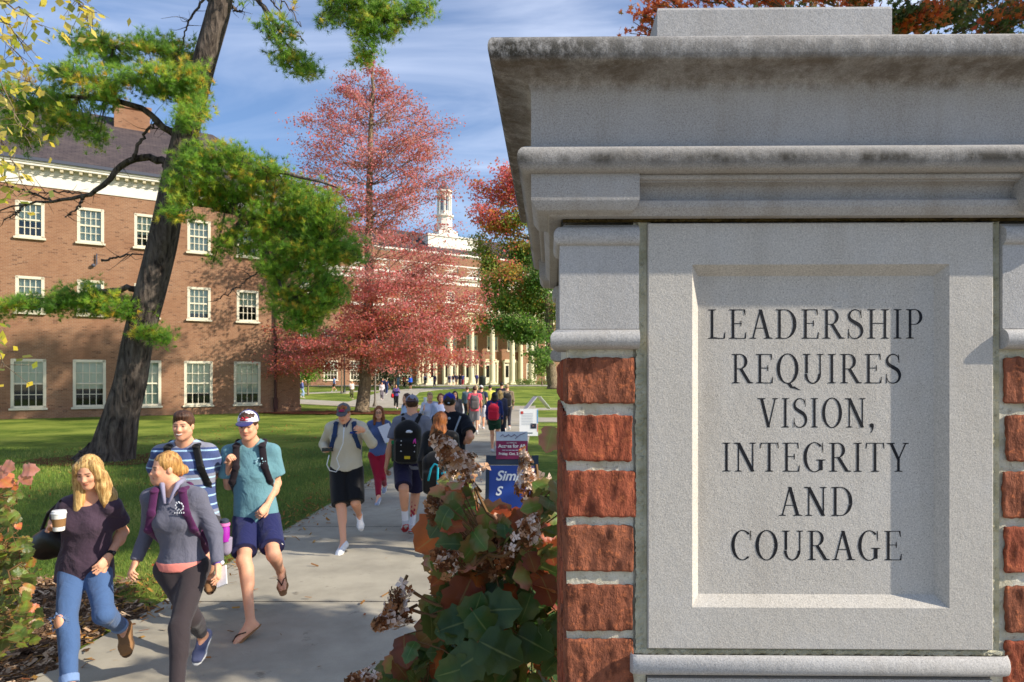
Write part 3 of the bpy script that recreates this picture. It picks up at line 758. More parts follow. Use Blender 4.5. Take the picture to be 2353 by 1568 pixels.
    # local coords: x=s, y=-t
def wallmesh(mb,s0,s1,z0,z1,t,holes,depth=.14):
    ss=sorted({s0,s1,*[h[0] for h in holes],*[h[1] for h in holes]}); ss=[a for a in ss if s0-1e-6<=a<=s1+1e-6]
    zz=sorted({z0,z1,*[h[2] for h in holes],*[h[3] for h in holes]}); zz=[a for a in zz if z0-1e-6<=a<=z1+1e-6]
    for i in range(len(ss)-1):
        for j in range(len(zz)-1):
            cs=(ss[i]+ss[i+1])/2; cz=(zz[j]+zz[j+1])/2
            if any(h[0]<cs<h[1] and h[2]<cz<h[3] for h in holes): continue
            mb.add([(ss[i],-t,zz[j]),(ss[i+1],-t,zz[j]),(ss[i+1],-t,zz[j+1]),(ss[i],-t,zz[j+1])],[[0,1,2,3]])
    for a,b,c,d in holes:
        y0,y1=-t,-t+depth
        for q in (((a,y0,c),(a,y1,c),(a,y1,d),(a,y0,d)),((b,y0,c),(b,y0,d),(b,y1,d),(b,y1,c)),((a,y0,c),(b,y0,c),(b,y1,c),(a,y1,c)),((a,y0,d),(a,y1,d),(b,y1,d),(b,y0,d))):
            mb.add(q,[[0,1,2,3]])
def sash(fc,a,b,c,d,t,cols=4,rows=(2,2),blind=.55,fw=.12,label=None,sill=True,mw=.035,simple=False,mat=None):
    mat=mat or M_CREAM
    mb=MB(); y=-t+.06
    H=d-c
    for x0,x1,z0,z1 in ((a-.02,a+fw,c,d),(b-fw,b+.02,c,d),(a,b,d-fw,d+.02),(a,b,c,c+fw*.9)):
        mb.box(((x0+x1)/2,y,(z0+z1)/2),((x1-x0)/2,.07,(z1-z0)/2))
    if sill: mb.box(((a+b)/2,-t-.03,c-.055),((b-a)/2+.09,.12,.05))
    zm=c+(d-c)*rows[1]/(rows[0]+rows[1])
    mb.box(((a+b)/2,y+.03,zm),((b-a)/2-fw,.03,.04))
    ia,ib,ic,id_=a+fw,b-fw,c+fw*.9,d-fw
    for k in range(1,cols):
        x=ia+(ib-ia)*k/cols; mb.box((x,y+.033,(ic+id_)/2),(mw/2,.02,(id_-ic)/2))
    for k in range(1,rows[0]): z=zm+(id_-zm)*k/rows[0]; mb.box(((a+b)/2,y+.034,z),((ib-ia)/2,.019,mw/2))
    for k in range(1,rows[1]): z=ic+(zm-ic)*k/rows[1]; mb.box(((a+b)/2,y+.034,z),((ib-ia)/2,.019,mw/2))
    w_=mb.build('window',mat,fc.root)
    if label: w_['label']=label
    mb=MB(); yy=-t+.125
    mb.add([(ia,yy,ic),(ib,yy,ic),(ib,yy,id_),(ia,yy,id_)],[[0,1,2,3]]); mb.build('pane',M_GLASS,w_)
    if blind>0:
        mb=MB(); zb=id_-(id_-ic)*blind; yy=-t+.20
        mb.add([(ia-.03,yy,zb),(ib+.03,yy,zb),(ib+.03,yy,id_+.05),(ia-.03,yy,id_+.05)],[[0,1,2,3]]); mb.build('blind',M_BLIND,w_)
    return w_
# ---- left hall
cor=np.array([-15.2,43.0,0.0])
lf=Fac(cor,'brick_hall','orange brick three storey hall with white sash windows behind the leaning pine')
cols_px=[(25,105),(170,245),(305,372),(427,488),(540,596)]
def scol(xa,xb,y,t=0): a,_=lf.at(xa,y); b,_=lf.at(xb,y); return a,b
holes=[]; wins=[]
_,zb0=lf.at(65,938); _,zb1=lf.at(65,826)
_,zm0=lf.at(68,718); _,zm1=lf.at(68,636)
_,zt0_=lf.at(71,546); _,zt1_=lf.at(71,464)
pc=[(25,105),(170,245),(306,372),(427,488),(540,596)]
cs=[sum(scol(a,b,900))/2 for a,b in pc]
# regular bays
step=(cs[4]-cs[0])/4; base=[cs[0]+step*i for i in range(5)]
wb=(scol(25,105,900)[1]-scol(25,105,900)[0])/2
mt=[(36,101),(182,242),(315,375),(436,487),(546,592)]
ct=[sum(scol(a,b,900))/2 for a,b in mt]; stt=(ct[4]-ct[0])/4
wt=(scol(36,101,600)[1]-scol(36,101,600)[0])/2
print('BAYS',cs,wb,ct,wt,(zb0,zb1,zm0,zm1,zt0_,zt1_))
blinds_b=[.5,.62,1.,.74,.78,.6,.5]; blinds_m=[.7,.6,.5,.85,.5,.6,.6]; blinds_t=[.55,1.,.6,.99,.6,.4,.7]
for i in range(-2,5):
    s=cs[0]+step*i if i!=2 else cs[0]+step*i
    holes.append((s-wb,s+wb,zb0,zb1)); wins.append((s-wb,s+wb,zb0,zb1,blinds_b[i%7],(2,2)))
    s=ct[0]+stt*i
    holes.append((s-wt,s+wt,zm0,zm1)); wins.append((s-wt,s+wt,zm0,zm1,blinds_m[i%7],(2,2)))
    holes.append((s-wt,s+wt,zt0_,zt1_)); wins.append((s-wt,s+wt,zt0_,zt1_,blinds_t[i%7],(2,2)))
SL=-46; DEP=15.0
_,zfr=lf.at(0,418)
mb=MB(); wallmesh(mb,SL,0,-1.2,zfr,0,holes)
mb.add([(0,0,-1.2),(0,DEP,-1.2),(0,DEP,zfr),(0,0,zfr)],[[0,1,2,3]])
mb.add([(SL,0,-1.2),(SL,DEP,-1.2),(SL,DEP,zfr),(SL,0,zfr)],[[0,3,2,1]]); mb.add([(SL,DEP,-1.2),(0,DEP,-1.2),(0,DEP,zfr),(SL,DEP,zfr)],[[0,3,2,1]])
mb.build('wall',M_BW,lf.root)
mb=MB()
for z in (zb1+.18,zt1_+.16):     # soldier courses
    pass
mb.box((SL/2+.02,-.035,zb0-.75),((-SL)/2+.04,.035,.62)); mb.build('base_course',M_BW,lf.root)
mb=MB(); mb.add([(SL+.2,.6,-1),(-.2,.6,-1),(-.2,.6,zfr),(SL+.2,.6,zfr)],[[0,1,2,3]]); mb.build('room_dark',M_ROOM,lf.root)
for a,b,c,d,bl,rw in wins: sash(lf,a,b,c,d,0,4,rw,bl)
# entablature: frieze, dentils, cornice, gutter, roof
def around(mb,z0,z1,o,s0=SL,s1=0,dep=DEP):
    mb.box(((s0+s1)/2,dep/2,(z0+z1)/2),((s1-s0)/2+o,dep/2+o,(z1-z0)/2))
mb=MB(); around(mb,zfr,zfr+.62,.05); around(mb,zfr+.62,zfr+.70,.10); around(mb,zfr+.70,zfr+.78,.14)
fr=mb.build('frieze',M_WHITE,lf.root)
mb=MB()
for k in range(int(-SL/.42)): mb.box((-k*.42-.1,-.28,zfr+.88),(.075,.13,.07))
mb.build('dentils',flat((200,188,156),.7),lf.root,)
mb=MB(); around(mb,zfr+.78,zfr+.97,.13); around(mb,zfr+.972,zfr+1.10,.46); around(mb,zfr+1.10,zfr+1.20,.52); mb.build('eaves_cornice',M_WHITE,lf.root)
mb=MB(); around(mb,zfr+1.20,zfr+1.36,.62); mb.build('gutter',M_GUT,lf.root)
ze=zfr+1.35; b_=7.5; zr=ze+5.4
mb=MB(); o=.6
mb.add([(SL-o,-o,ze),(o,-o,ze),(o,DEP+o,ze),(SL-o,DEP+o,ze),(SL+b_,b_,zr),(-b_*.55,b_,zr)],[[0,1,5,4],[1,2,5],[2,3,4,5],[3,0,4]])
mb.build('roof',M_ROOF,lf.root)
# chimney
sa,zc0=lf.at(262,330,-5.6); sb_,_=lf.at(345,330,-5.6); _,zc1=lf.at(300,238,-5.6)
mb=MB(); cx_=(sa+sb_)/2; hw=(sb_-sa)/2
mb.box((cx_,6.6,(zc1+zc0)/2-1.),(hw,.75,(zc1-zc0)/2+1.)); mb.box((cx_,6.6,zc1-.12),(hw+.09,.84,.12)); 
ch=mb.build('chimney',M_BW,lf.root)
mb=MB(); mb.box((cx_,6.6,zc0+.05),(hw+.1,.86,.25)); mb.build('flashing',M_GUT,ch)
# downpipe + small wall lamp pipe
sd,_=lf.at(632,900)
mb=MB(); mb.tube([(sd,-.12,-.1),(sd,-.12,zfr)],.075,8); mb.box((sd,-.12,.55),(.12,.11,.35)); mb.box((sd,-.12,5.2),(.12,.11,.05)); mb.build('downpipe',M_PIPE,lf.root)
sd,zz=lf.at(222,605); mb=MB(); mb.tube([(sd,-.1,zz-.1),(sd,-.1,zz+.5)],.035,6); mb.ell((sd-.15,-.12,zz-.15),(.1,.1,.1)); mb.build('wall_fitting',M_GUT,lf.root)
for xx in (0,): pass
# ---- portico hall far behind
fb=Fac((( 1089-1244)/1569.*110,110,1.2),'columned_hall','large brick hall with white columned portico and white cupola at the end of the lawn')
M_COL=flat((236,224,186),.6,.3,0,.1,2)
TB=-4.2
def fz(x,y,t): return fb.at(x,y,t)
S0=-62; S1=fz(1200,800,TB)[0]+16
# storeys on the wall plane
_,zlow=fz(1060,687,TB)
Z3a,Z3b=13.8,15.7
win=[];holes=[]
_,g0=fz(760,876,TB); 
wl=[(744,776),(803,836)]
c0=[sum((fz(a,850,TB)[0],fz(b,850,TB)[0]))/2 for a,b in wl]; st=c0[1]-c0[0]; 
_,za=fz(760,874,TB); _,zb=fz(760,829,TB)
hwid=(fz(776,850,TB)[0]-fz(744,850,TB)[0])/2
print('FB',c0,st,za,zb,hwid,S1)
k=-8
sp=c0[0]
bays=[c0[0]+st*i for i in range(-8,40)]
bays=[s for s in bays if S0+2<s<S1-2]
p0,p1=-14.5,15.5      # portico extent along s
for s in bays:
    for (c,d) in ((za,zb),(za+5.0,zb+4.6),(13.6,15.3)):
        holes.append((s-hwid*(1 if c<13 else .72),s+hwid*(1 if c<13 else .72),c,d))
mb=MB(); ZW=16.4; wallmesh(mb,S0,S1,-1,ZW,TB,holes,.2)
mb.add([(S1,-TB,-1),(S1,-TB+20,-1),(S1,-TB+20,ZW),(S1,-TB,ZW)],[[0,1,2,3]]); mb.add([(S0,-TB,-1),(S0,-TB+20,-1),(S0,-TB+20,ZW),(S0,-TB,ZW)],[[0,3,2,1]])
# attic brick
mb.box(((S0+S1)/2,-TB+11.5,19.6),((S1-S0)/2-1.3,10.2,1.6))
mb.build('wall',M_BW,fb.root)
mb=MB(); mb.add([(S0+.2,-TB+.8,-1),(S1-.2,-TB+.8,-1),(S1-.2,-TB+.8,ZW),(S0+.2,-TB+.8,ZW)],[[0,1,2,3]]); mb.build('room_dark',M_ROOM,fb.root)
for n_,(a,b,c,d) in enumerate(holes): sash(fb,a,b,c,d,TB,4 if c<13 else 3,(2,2),[.5,.7,.4][n_%3],.14,mw=.06)
def band(mb,z0,z1,o,s0=S0,s1=None,y0=None,y1=None):
    s1=S1 if s1 is None else s1; ya=-TB if y0 is None else y0; yb=-TB+20 if y1 is None else y1
    mb.box(((s0+s1)/2,(ya+yb)/2,(z0+z1)/2),((s1-s0)/2+o,(yb-ya)/2+o,(z1-z0)/2))
mb=MB(); band(mb,12.2,12.6,.15); band(mb,16.4,17.2,.1); band(mb,17.2,17.45,.5); band(mb,17.45,17.7,.7); mb.build('main_cornice',M_WHITE,fb.root)
mb=MB(); band(mb,20.9,21.5,.2,S0+2,S1-2.6,-TB+1.6); band(mb,21.5,21.8,.6,S0+2,S1-2.6,-TB+1.6); mb.build('attic_cornice',M_WHITE,fb.root)
mb=MB()      # lattice balustrade panels above the main cornice
for s in bays:
    a,b=s-hwid*1.15,s+hwid*1.15; y=-TB-.25
    for x0,z0,x1,z1 in ((a,17.9,b,17.9),(a,19.4,b,19.4),(a,17.9,a,19.4),(b,17.9,b,19.4),(a,17.9,b,19.4),(a,19.4,b,17.9),(a,18.65,b,18.65),((a+b)/2,17.9,(a+b)/2,19.4)):
        mb.tube([(x0,y,z0),(x1,y,z1)],.06,4)
mb.box(((S0+S1)/2,-TB-.25,19.5),((S1-S0)/2,.12,.10)); mb.box(((S0+S1)/2,-TB-.25,17.82),((S1-S0)/2,.12,.11))
mb.build('lattice_balustrade',M_WHITE,fb.root)
for i in range(len(bays)-1):
    mb=MB(); m_=(bays[i]+bays[i+1])/2; w_=st/2-hwid*1.15; mb.box((m_,-TB-.2,18.65),(w_,.3,.76)); mb.build('attic_pier',M_BW,fb.root)
mb=MB(); y0=-TB+1.2; e0=S0+1.5; e1=S1-2.2; rz_=26.6
mb.add([(e0,y0,21.8),(e1,y0,21.8),(e1,-TB+22,21.8),(e0,-TB+22,21.8),(e0+9,-TB+10,rz_),(e1-11,-TB+10,rz_)],[[0,1,5,4],[1,2,5],[2,3,4,5],[3,0,4]])
mb.build('roof',M_ROOF,fb.root)
# portico
mb=MB(); band(mb,9.75,10.3,-.25,p0,p1,-.6,-TB-.5); band(mb,10.3,11.3,-.2,p0,p1,-.6,-TB-.5); band(mb,11.3,11.6,.25,p0,p1,-.6,-TB-.5); band(mb,11.6,11.85,.45,p0,p1,-.6,-TB-.5)
mb.build('entablature',M_COL,fb.root)
mb=MB(); 
for k in range(60):
    x=p0+ (p1-p0)*k/59; mb.box((x,-.45,12.35),(.09,.09,.42))
mb.box(((p0+p1)/2,-.45,12.85),((p1-p0)/2,.16,.10)); mb.box(((p0+p1)/2,-.45,11.93),((p1-p0)/2,.16,.09))
mb.build('balcony_rail',M_WHITE,fb.root)
mb=MB(); mb.box(((p0+p1)/2,1.3,-.45),((p1-p0)/2+1.0,3.2,.45)); mb.box(((p0+p1)/2,-2.4,-.62),((p1-p0)/2+.2,.6,.4)); mb.box(((p0+p1)/2,-3.2,-.75),((p1-p0)/2,.4,.35)); mb.build('steps',M_CONC2,fb.root)
colx=[fb.at(x,850)[0] for x in (983,1036,1089,1131,1178,1221)]
gaps=np.mean(np.diff(colx)); print('cols',colx,gaps)
colx=[colx[-1]-gaps*i for i in range(6)]
def column(s,y,h,r):
    mb=MB(); mb.box((s,y,.12),(r*1.35,r*1.35,.12))
    mb.lathe((s,y,.24),[(r*1.3,0),(r*1.3,.12),(r*1.12,.16),(r*1.2,.26),(r*1.0,.34),(r,.5),(r*.98,h*.4),(r*.84,h-1.1),(r*.84,h-.95),(r*.92,h-.9),(r*.86,h-.86),(r*.9,h-.6)],20)
    c=mb.build('column',M_COL,fb.root,smooth='auto')
    mb=MB()
    for sx in(-1,1): mb.tube([(s+sx*r*.95,y-r*.8,h-.22),(s+sx*r*.95,y+r*.8,h-.22)],.22,8)
    mb.box((s,y,h-.03),(r*1.2,r*1.2,.08)); mb.box((s,y,h-.25),(r*.95,r*.9,.2)); mb.build('capital',M_COL,c)
for s in colx: column(s,0,9.72,.46)
for s in (colx[0],colx[5],): column(s,3.6,9.72,.42)
# entrance bay: doors with cream surround, tall windows between
mb=MB(); y=-TB-.16
for i in range(5):
    m_=(colx[i]+colx[i+1])/2
    mb.box((m_-1.25,y,1.9),(.16,.15,1.9)); mb.box((m_+1.25,y,1.9),(.16,.15,1.9)); mb.box((m_,y,3.9),(1.5,.2,.16)); mb.box((m_,y,4.15),(1.1,.24,.12)); mb.box((m_,y+.05,1.8),(.1,.1,1.8))
mb.build('door_surround',M_COL,fb.root)
for i in range(5):
    m_=(colx[i]+colx[i+1])/2
    mb=MB()
    for sx in(-.55,.55): mb.box((m_+sx,y+.08,1.75),(.5,.07,1.75))
    dd=mb.build('door',M_CREAM,fb.root)
    for sx in(-.55,.55):
        mb=MB(); mb.box((m_+sx,y+.0,2.2),(.28,.02,1.0)); mb.build('pane',M_DARK,dd)
# cupola
CSX,_=fb.at(1023,470,-TB*0-10); cy_=10+4.2*0
def cz(y): return fb.at(1023,y,-12)[1]
cxx=fb.at(1021,500,-12)[0]; cyy=12.0
mb=MB(); z0,z1=cz(590),cz(556); bwid=(fb.at(1083,560,-12)[0]-fb.at(962,560,-12)[0])/2
mb.box((cxx-.2,cyy,(z0+z1)/2-1),(bwid*.92,4.2,(z1-z0)/2+1.)); mb.box((cxx-.2,cyy,z1+.06),(bwid*.92+.15,4.35,.14))
cp=mb.build('cupola',M_WHITE,fb.root)
mb=MB()
def octa(z0,z1,r0,r1,n=8): mb.lathe((cxx,cyy,z0),[(r0,0),(r1,z1-z0)],n)
zA,zB,zC_,zD,zE,zF=z1,cz(535),cz(500),cz(440),cz(418),cz(398)
mb.box((cxx,cyy,(zA+zB)/2),(1.75,1.75,(zB-zA)/2)); octa(zB,zB+.2,2.0,2.0); octa(zB+.2,zC_,1.5,1.4); octa(zC_,zC_+.25,1.75,1.75)
for k in range(8):
    a=math.pi/8+k*math.pi/4; mb.tube([(cxx+1.15*math.cos(a),cyy+1.15*math.sin(a),zC_+.25),(cxx+1.1*math.cos(a),cyy+1.1*math.sin(a),zD-.3)],.16,6)
octa(zC_+.25,zC_+1.0,1.2,1.2); octa(zD-1.0,zD-.3,1.2,1.2); octa(zD-.3,zD,1.5,1.5)
mb.build('lantern',M_WHITE,cp)
mb=MB(); mb.lathe((cxx,cyy,zC_+1.),[(.75,0),(.75,zD-zC_-2.)],8); mb.build('louvre',flat((150,158,170),.6),cp)
mb=MB(); mb.lathe((cxx,cyy,zD),[(1.35,0),(1.2,.45),(.8,.95),(.35,1.35),(.12,1.55),(.05,zF-zD)],12); mb.build('dome',flat((96,100,112),.5),cp,smooth=True)
# ---------------------------------------------------------------- implicit-surface modelling for bodies and clothes
class SDF:
    def __init__(s,lo,hi,h):
        s.h=h; s.lo=np.asarray(lo,float)-2*h; n=np.ceil((np.asarray(hi,float)+2*h-s.lo)/h).astype(int)+1
        s.n=n; s.a=np.full(n,.2,np.float32)
        s.ax=[(s.lo[i]+np.arange(n[i])*h).astype(np.float32) for i in range(3)]
    def blk(s,lo,hi):
        i0=np.clip(np.floor((np.asarray(lo)-s.lo)/s.h).astype(int),0,s.n); i1=np.clip(np.ceil((np.asarray(hi)-s.lo)/s.h).astype(int)+1,0,s.n)
        if (i1<=i0).any(): return None
        sl=tuple(slice(a,b) for a,b in zip(i0,i1))
        return sl,s.ax[0][sl[0]][:,None,None],s.ax[1][sl[1]][None,:,None],s.ax[2][sl[2]][None,None,:]
    def comb(s,sl,d,k,mode):
        A=s.a[sl]
        if mode=='add':
            if k>0: h=np.clip(.5+.5*(A-d)/k,0,1); s.a[sl]=A*(1-h)+d*h-k*h*(1-h)
            else: s.a[sl]=np.minimum(A,d)
        else:
            if k>0: h=np.clip(.5-.5*(A+d)/k,0,1); s.a[sl]=A*(1-h)-d*h+k*h*(1-h)
            else: s.a[sl]=np.maximum(A,-d)
    def cap(s,a,b,ra,rb,k=.02,flat=None,mode='add',fe=False,fs=False):
        a=np.asarray(a,float);b=np.asarray(b,float); p=max(ra,rb)+.03+k
        q=s.blk(np.minimum(a,b)-p,np.maximum(a,b)+p)
        if q is None: return
        sl,X,Y,Z=q; ba=b-a; L2=float(ba@ba)+1e-12
        x=X-a[0];y=Y-a[1];z=Z-a[2]
        t=(x*ba[0]+y*ba[1]+z*ba[2])/L2; tc=np.clip(t,0,1)
        x=x-tc*ba[0];y=y-tc*ba[1];z=z-tc*ba[2]
        d2=x*x+y*y+z*z; f=1.
        if flat is not None:
            n,fc=flat; n=nrm(n); qn=x*n[0]+y*n[1]+z*n[2]; d2=d2+qn*qn*(1/fc**2-1); f=.5+.5*fc if fc<1 else 1
        d=(np.sqrt(np.maximum(d2,0))-(ra+(rb-ra)*tc))*f
        if fe: d=np.maximum(d,(t-1)*math.sqrt(L2))
        if fs: d=np.maximum(d,-t*math.sqrt(L2))
        s.comb(sl,d.astype(np.float32),k,mode)
    def ell(s,c,r,R=None,k=.02,mode='add'):
        c=np.asarray(c,float); p=max(r)+.03+k; q=s.blk(c-p,c+p)
        if q is None: return
        sl,X,Y,Z=q; x=X-c[0];y=Y-c[1];z=Z-c[2]
        R=np.eye(3) if R is None else np.asarray(R)
        e=[(x*R[i][0]+y*R[i][1]+z*R[i][2])/r[i] for i in range(3)]
        k0=np.sqrt(e[0]**2+e[1]**2+e[2]**2)+1e-6
        k1=np.sqrt((e[0]/r[0])**2+(e[1]/r[1])**2+(e[2]/r[2])**2)+1e-6
        s.comb(sl,(k0*(k0-1)/k1).astype(np.float32),k,mode)
    def box(s,c,hh,R,rad=.02,k=.0,mode='add'):
        c=np.asarray(c,float); p=float(np.linalg.norm(hh))+.03+k; q=s.blk(c-p,c+p)
        if q is None: return
        sl,X,Y,Z=q; x=X-c[0];y=Y-c[1];z=Z-c[2]; R=np.asarray(R)
        e=[np.abs(x*R[i][0]+y*R[i][1]+z*R[i][2])-(hh[i]-rad) for i in range(3)]
        d=np.sqrt(sum(np.maximum(v,0)**2 for v in e))+np.minimum(np.maximum(np.maximum(e[0],e[1]),e[2]),0)-rad
        s.comb(sl,d.astype(np.float32),k,mode)
    def plane(s,p,n):          # cut away everything on the +n side
        n=nrm(n); d=(s.ax[0][:,None,None]-p[0])*n[0]+(s.ax[1][None,:,None]-p[1])*n[1]+(s.ax[2][None,None,:]-p[2])*n[2]
        s.a=np.maximum(s.a,d.astype(np.float32))
    def mesh(s):
        a=s.a; a[0]=a[-1]=.1; a[:,0]=a[:,-1]=.1; a[:,:,0]=a[:,:,-1]=.1
        n=np.array(a.shape); b=a<0
        c=b[:-1,:-1,:-1].astype(np.int8)
        cnt=sum(b[i:n[0]-1+i,j:n[1]-1+j,k:n[2]-1+k].astype(np.int8) for i in(0,1) for j in(0,1) for k in(0,1))
        act=(cnt>0)&(cnt<8); idx=np.argwhere(act)
        if len(idx)==0: return np.zeros((0,3)),np.zeros((0,4),int)
        lab=np.full(act.shape,-1,np.int32); lab[act]=np.arange(len(idx))
        P=np.zeros((len(idx),3)); W_=np.zeros(len(idx))
        I,J,K=idx.T
        for ax in range(3):
            for u in(0,1):
                for v in(0,1):
                    o=[u,v]; o.insert(ax,0); e=list(o); e[ax]=1
                    f0=a[I+o[0],J+o[1],K+o[2]]; f1=a[I+e[0],J+e[1],K+e[2]]
                    m=(f0<0)!=(f1<0); t=np.where(m,f0/(f0-f1+1e-12),0)
                    q=np.tile(np.array(o,float),(len(idx),1)); q[:,ax]+=t
                    P+=q*m[:,None]; W_+=m
        P=P/W_[:,None]+idx; V=s.lo+P*s.h
        F=[]
        for ax in range(3):
            sh=[slice(None)]*3; s1=[slice(None)]*3
            sl0=[slice(1,-1)]*3; sl0[ax]=slice(0,-1); sl1=[slice(1,-1)]*3; sl1[ax]=slice(1,None)
            A=b[tuple(sl0)]; B=b[tuple(sl1)]; m=A!=B
            e=np.argwhere(m); 
            off=[1,1,1]; off[ax]=0; e=e+np.array(off)
            u,v=[(1,2),(2,0),(0,1)][ax]
            du=np.zeros(3,int);du[u]=1; dv=np.zeros(3,int);dv[v]=1
            q=[e-du-dv,e-dv,e,e-du]
            Q=np.stack([lab[tuple(x.T)] for x in q],1)
            inside=A[m]
            Q[~inside]=Q[~inside][:,::-1]
            F.append(Q)
        F=np.concatenate(F); F=F[(F>=0).all(1)]
        return V,F
def relax(V,F,it=1):
    for _ in range(it):
        S_=np.zeros_like(V);C_=np.zeros(len(V))
        for a in range(4):
            for b in((a+1)%4,(a+3)%4):
                np.add.at(S_,F[:,a],V[F[:,b]]); np.add.at(C_,F[:,a],1)
        V=V*.45+.55*S_/np.maximum(C_,1)[:,None]
    return V
def sdfobj(sd,name,mat,parent,it=1,col=None,loc=None):
    V,F=sd.mesh()
    if len(F)==0: return None
    V=relax(V,F,it) if it else V
    if loc is None: loc=np.array(parent_loc(parent))
    c=col(V) if col is not None else None
    return fastmesh(name,V-loc,F,mat,parent,smooth=True,col=c)
def parent_loc(o):
    p=np.zeros(3)
    while o is not None: p+=np.array(o.location); o=o.parent
    return p
def skinmat():
    t=NT('skin'); c=t.n('Attribute',attribute_name='Col').outputs['Color']
    n=t.noise(70,3); col=t.mix(c,t.mix(c,(1.,.55,.45,1),.5,'MULTIPLY'),t.math('MULTIPLY',t.ramp(n,[(.45,(0,0,0)),(.8,(1,1,1))]),.35))
    return t.pbr(col,.55,t.bump(n,.15,.004),.35,Subsurface_Weight=.12,Subsurface_Scale=.02,Subsurface_Radius=(1,.35,.2))
M_SKIN=skinmat()
def hairmat(rgb,dark):
    key=('hair',rgb)
    if key in _mc: return _mc[key]
    t=NT('hair_%d_%d_%d'%rgb); n=t.noise(55,5,.6,t.co(scale=(1,1,.16)),.6); n2=t.noise(14,3)
    col=t.mix(srgb(*dark),srgb(*rgb),t.ramp(n,[(.36,(0,0,0)),(.62,(1,1,1))]))
    _mc[key]=t.pbr(col,.45,t.bump(n,.9,.012,t.bump(n2,.4,.02)),.35); return _mc[key]
HAIR={'blonde':((224,186,120),(140,98,48)),'strawberry':((206,158,92),(128,82,38)),'brown':((92,62,44),(44,28,20)),'dark':((46,36,32),(18,14,12)),
      'black':((24,20,22),(8,7,8)),'red':((150,88,44),(78,40,18)),'ginger':((176,104,48),(100,50,20)),'light':((196,168,128),(130,100,66))}
SKN=np.array(srgb(228,168,134)[:3]); SKT=np.array(srgb(206,150,112)[:3]); SKD=np.array(srgb(120,80,58)[:3])
Zv=np.array([0,0,1.])
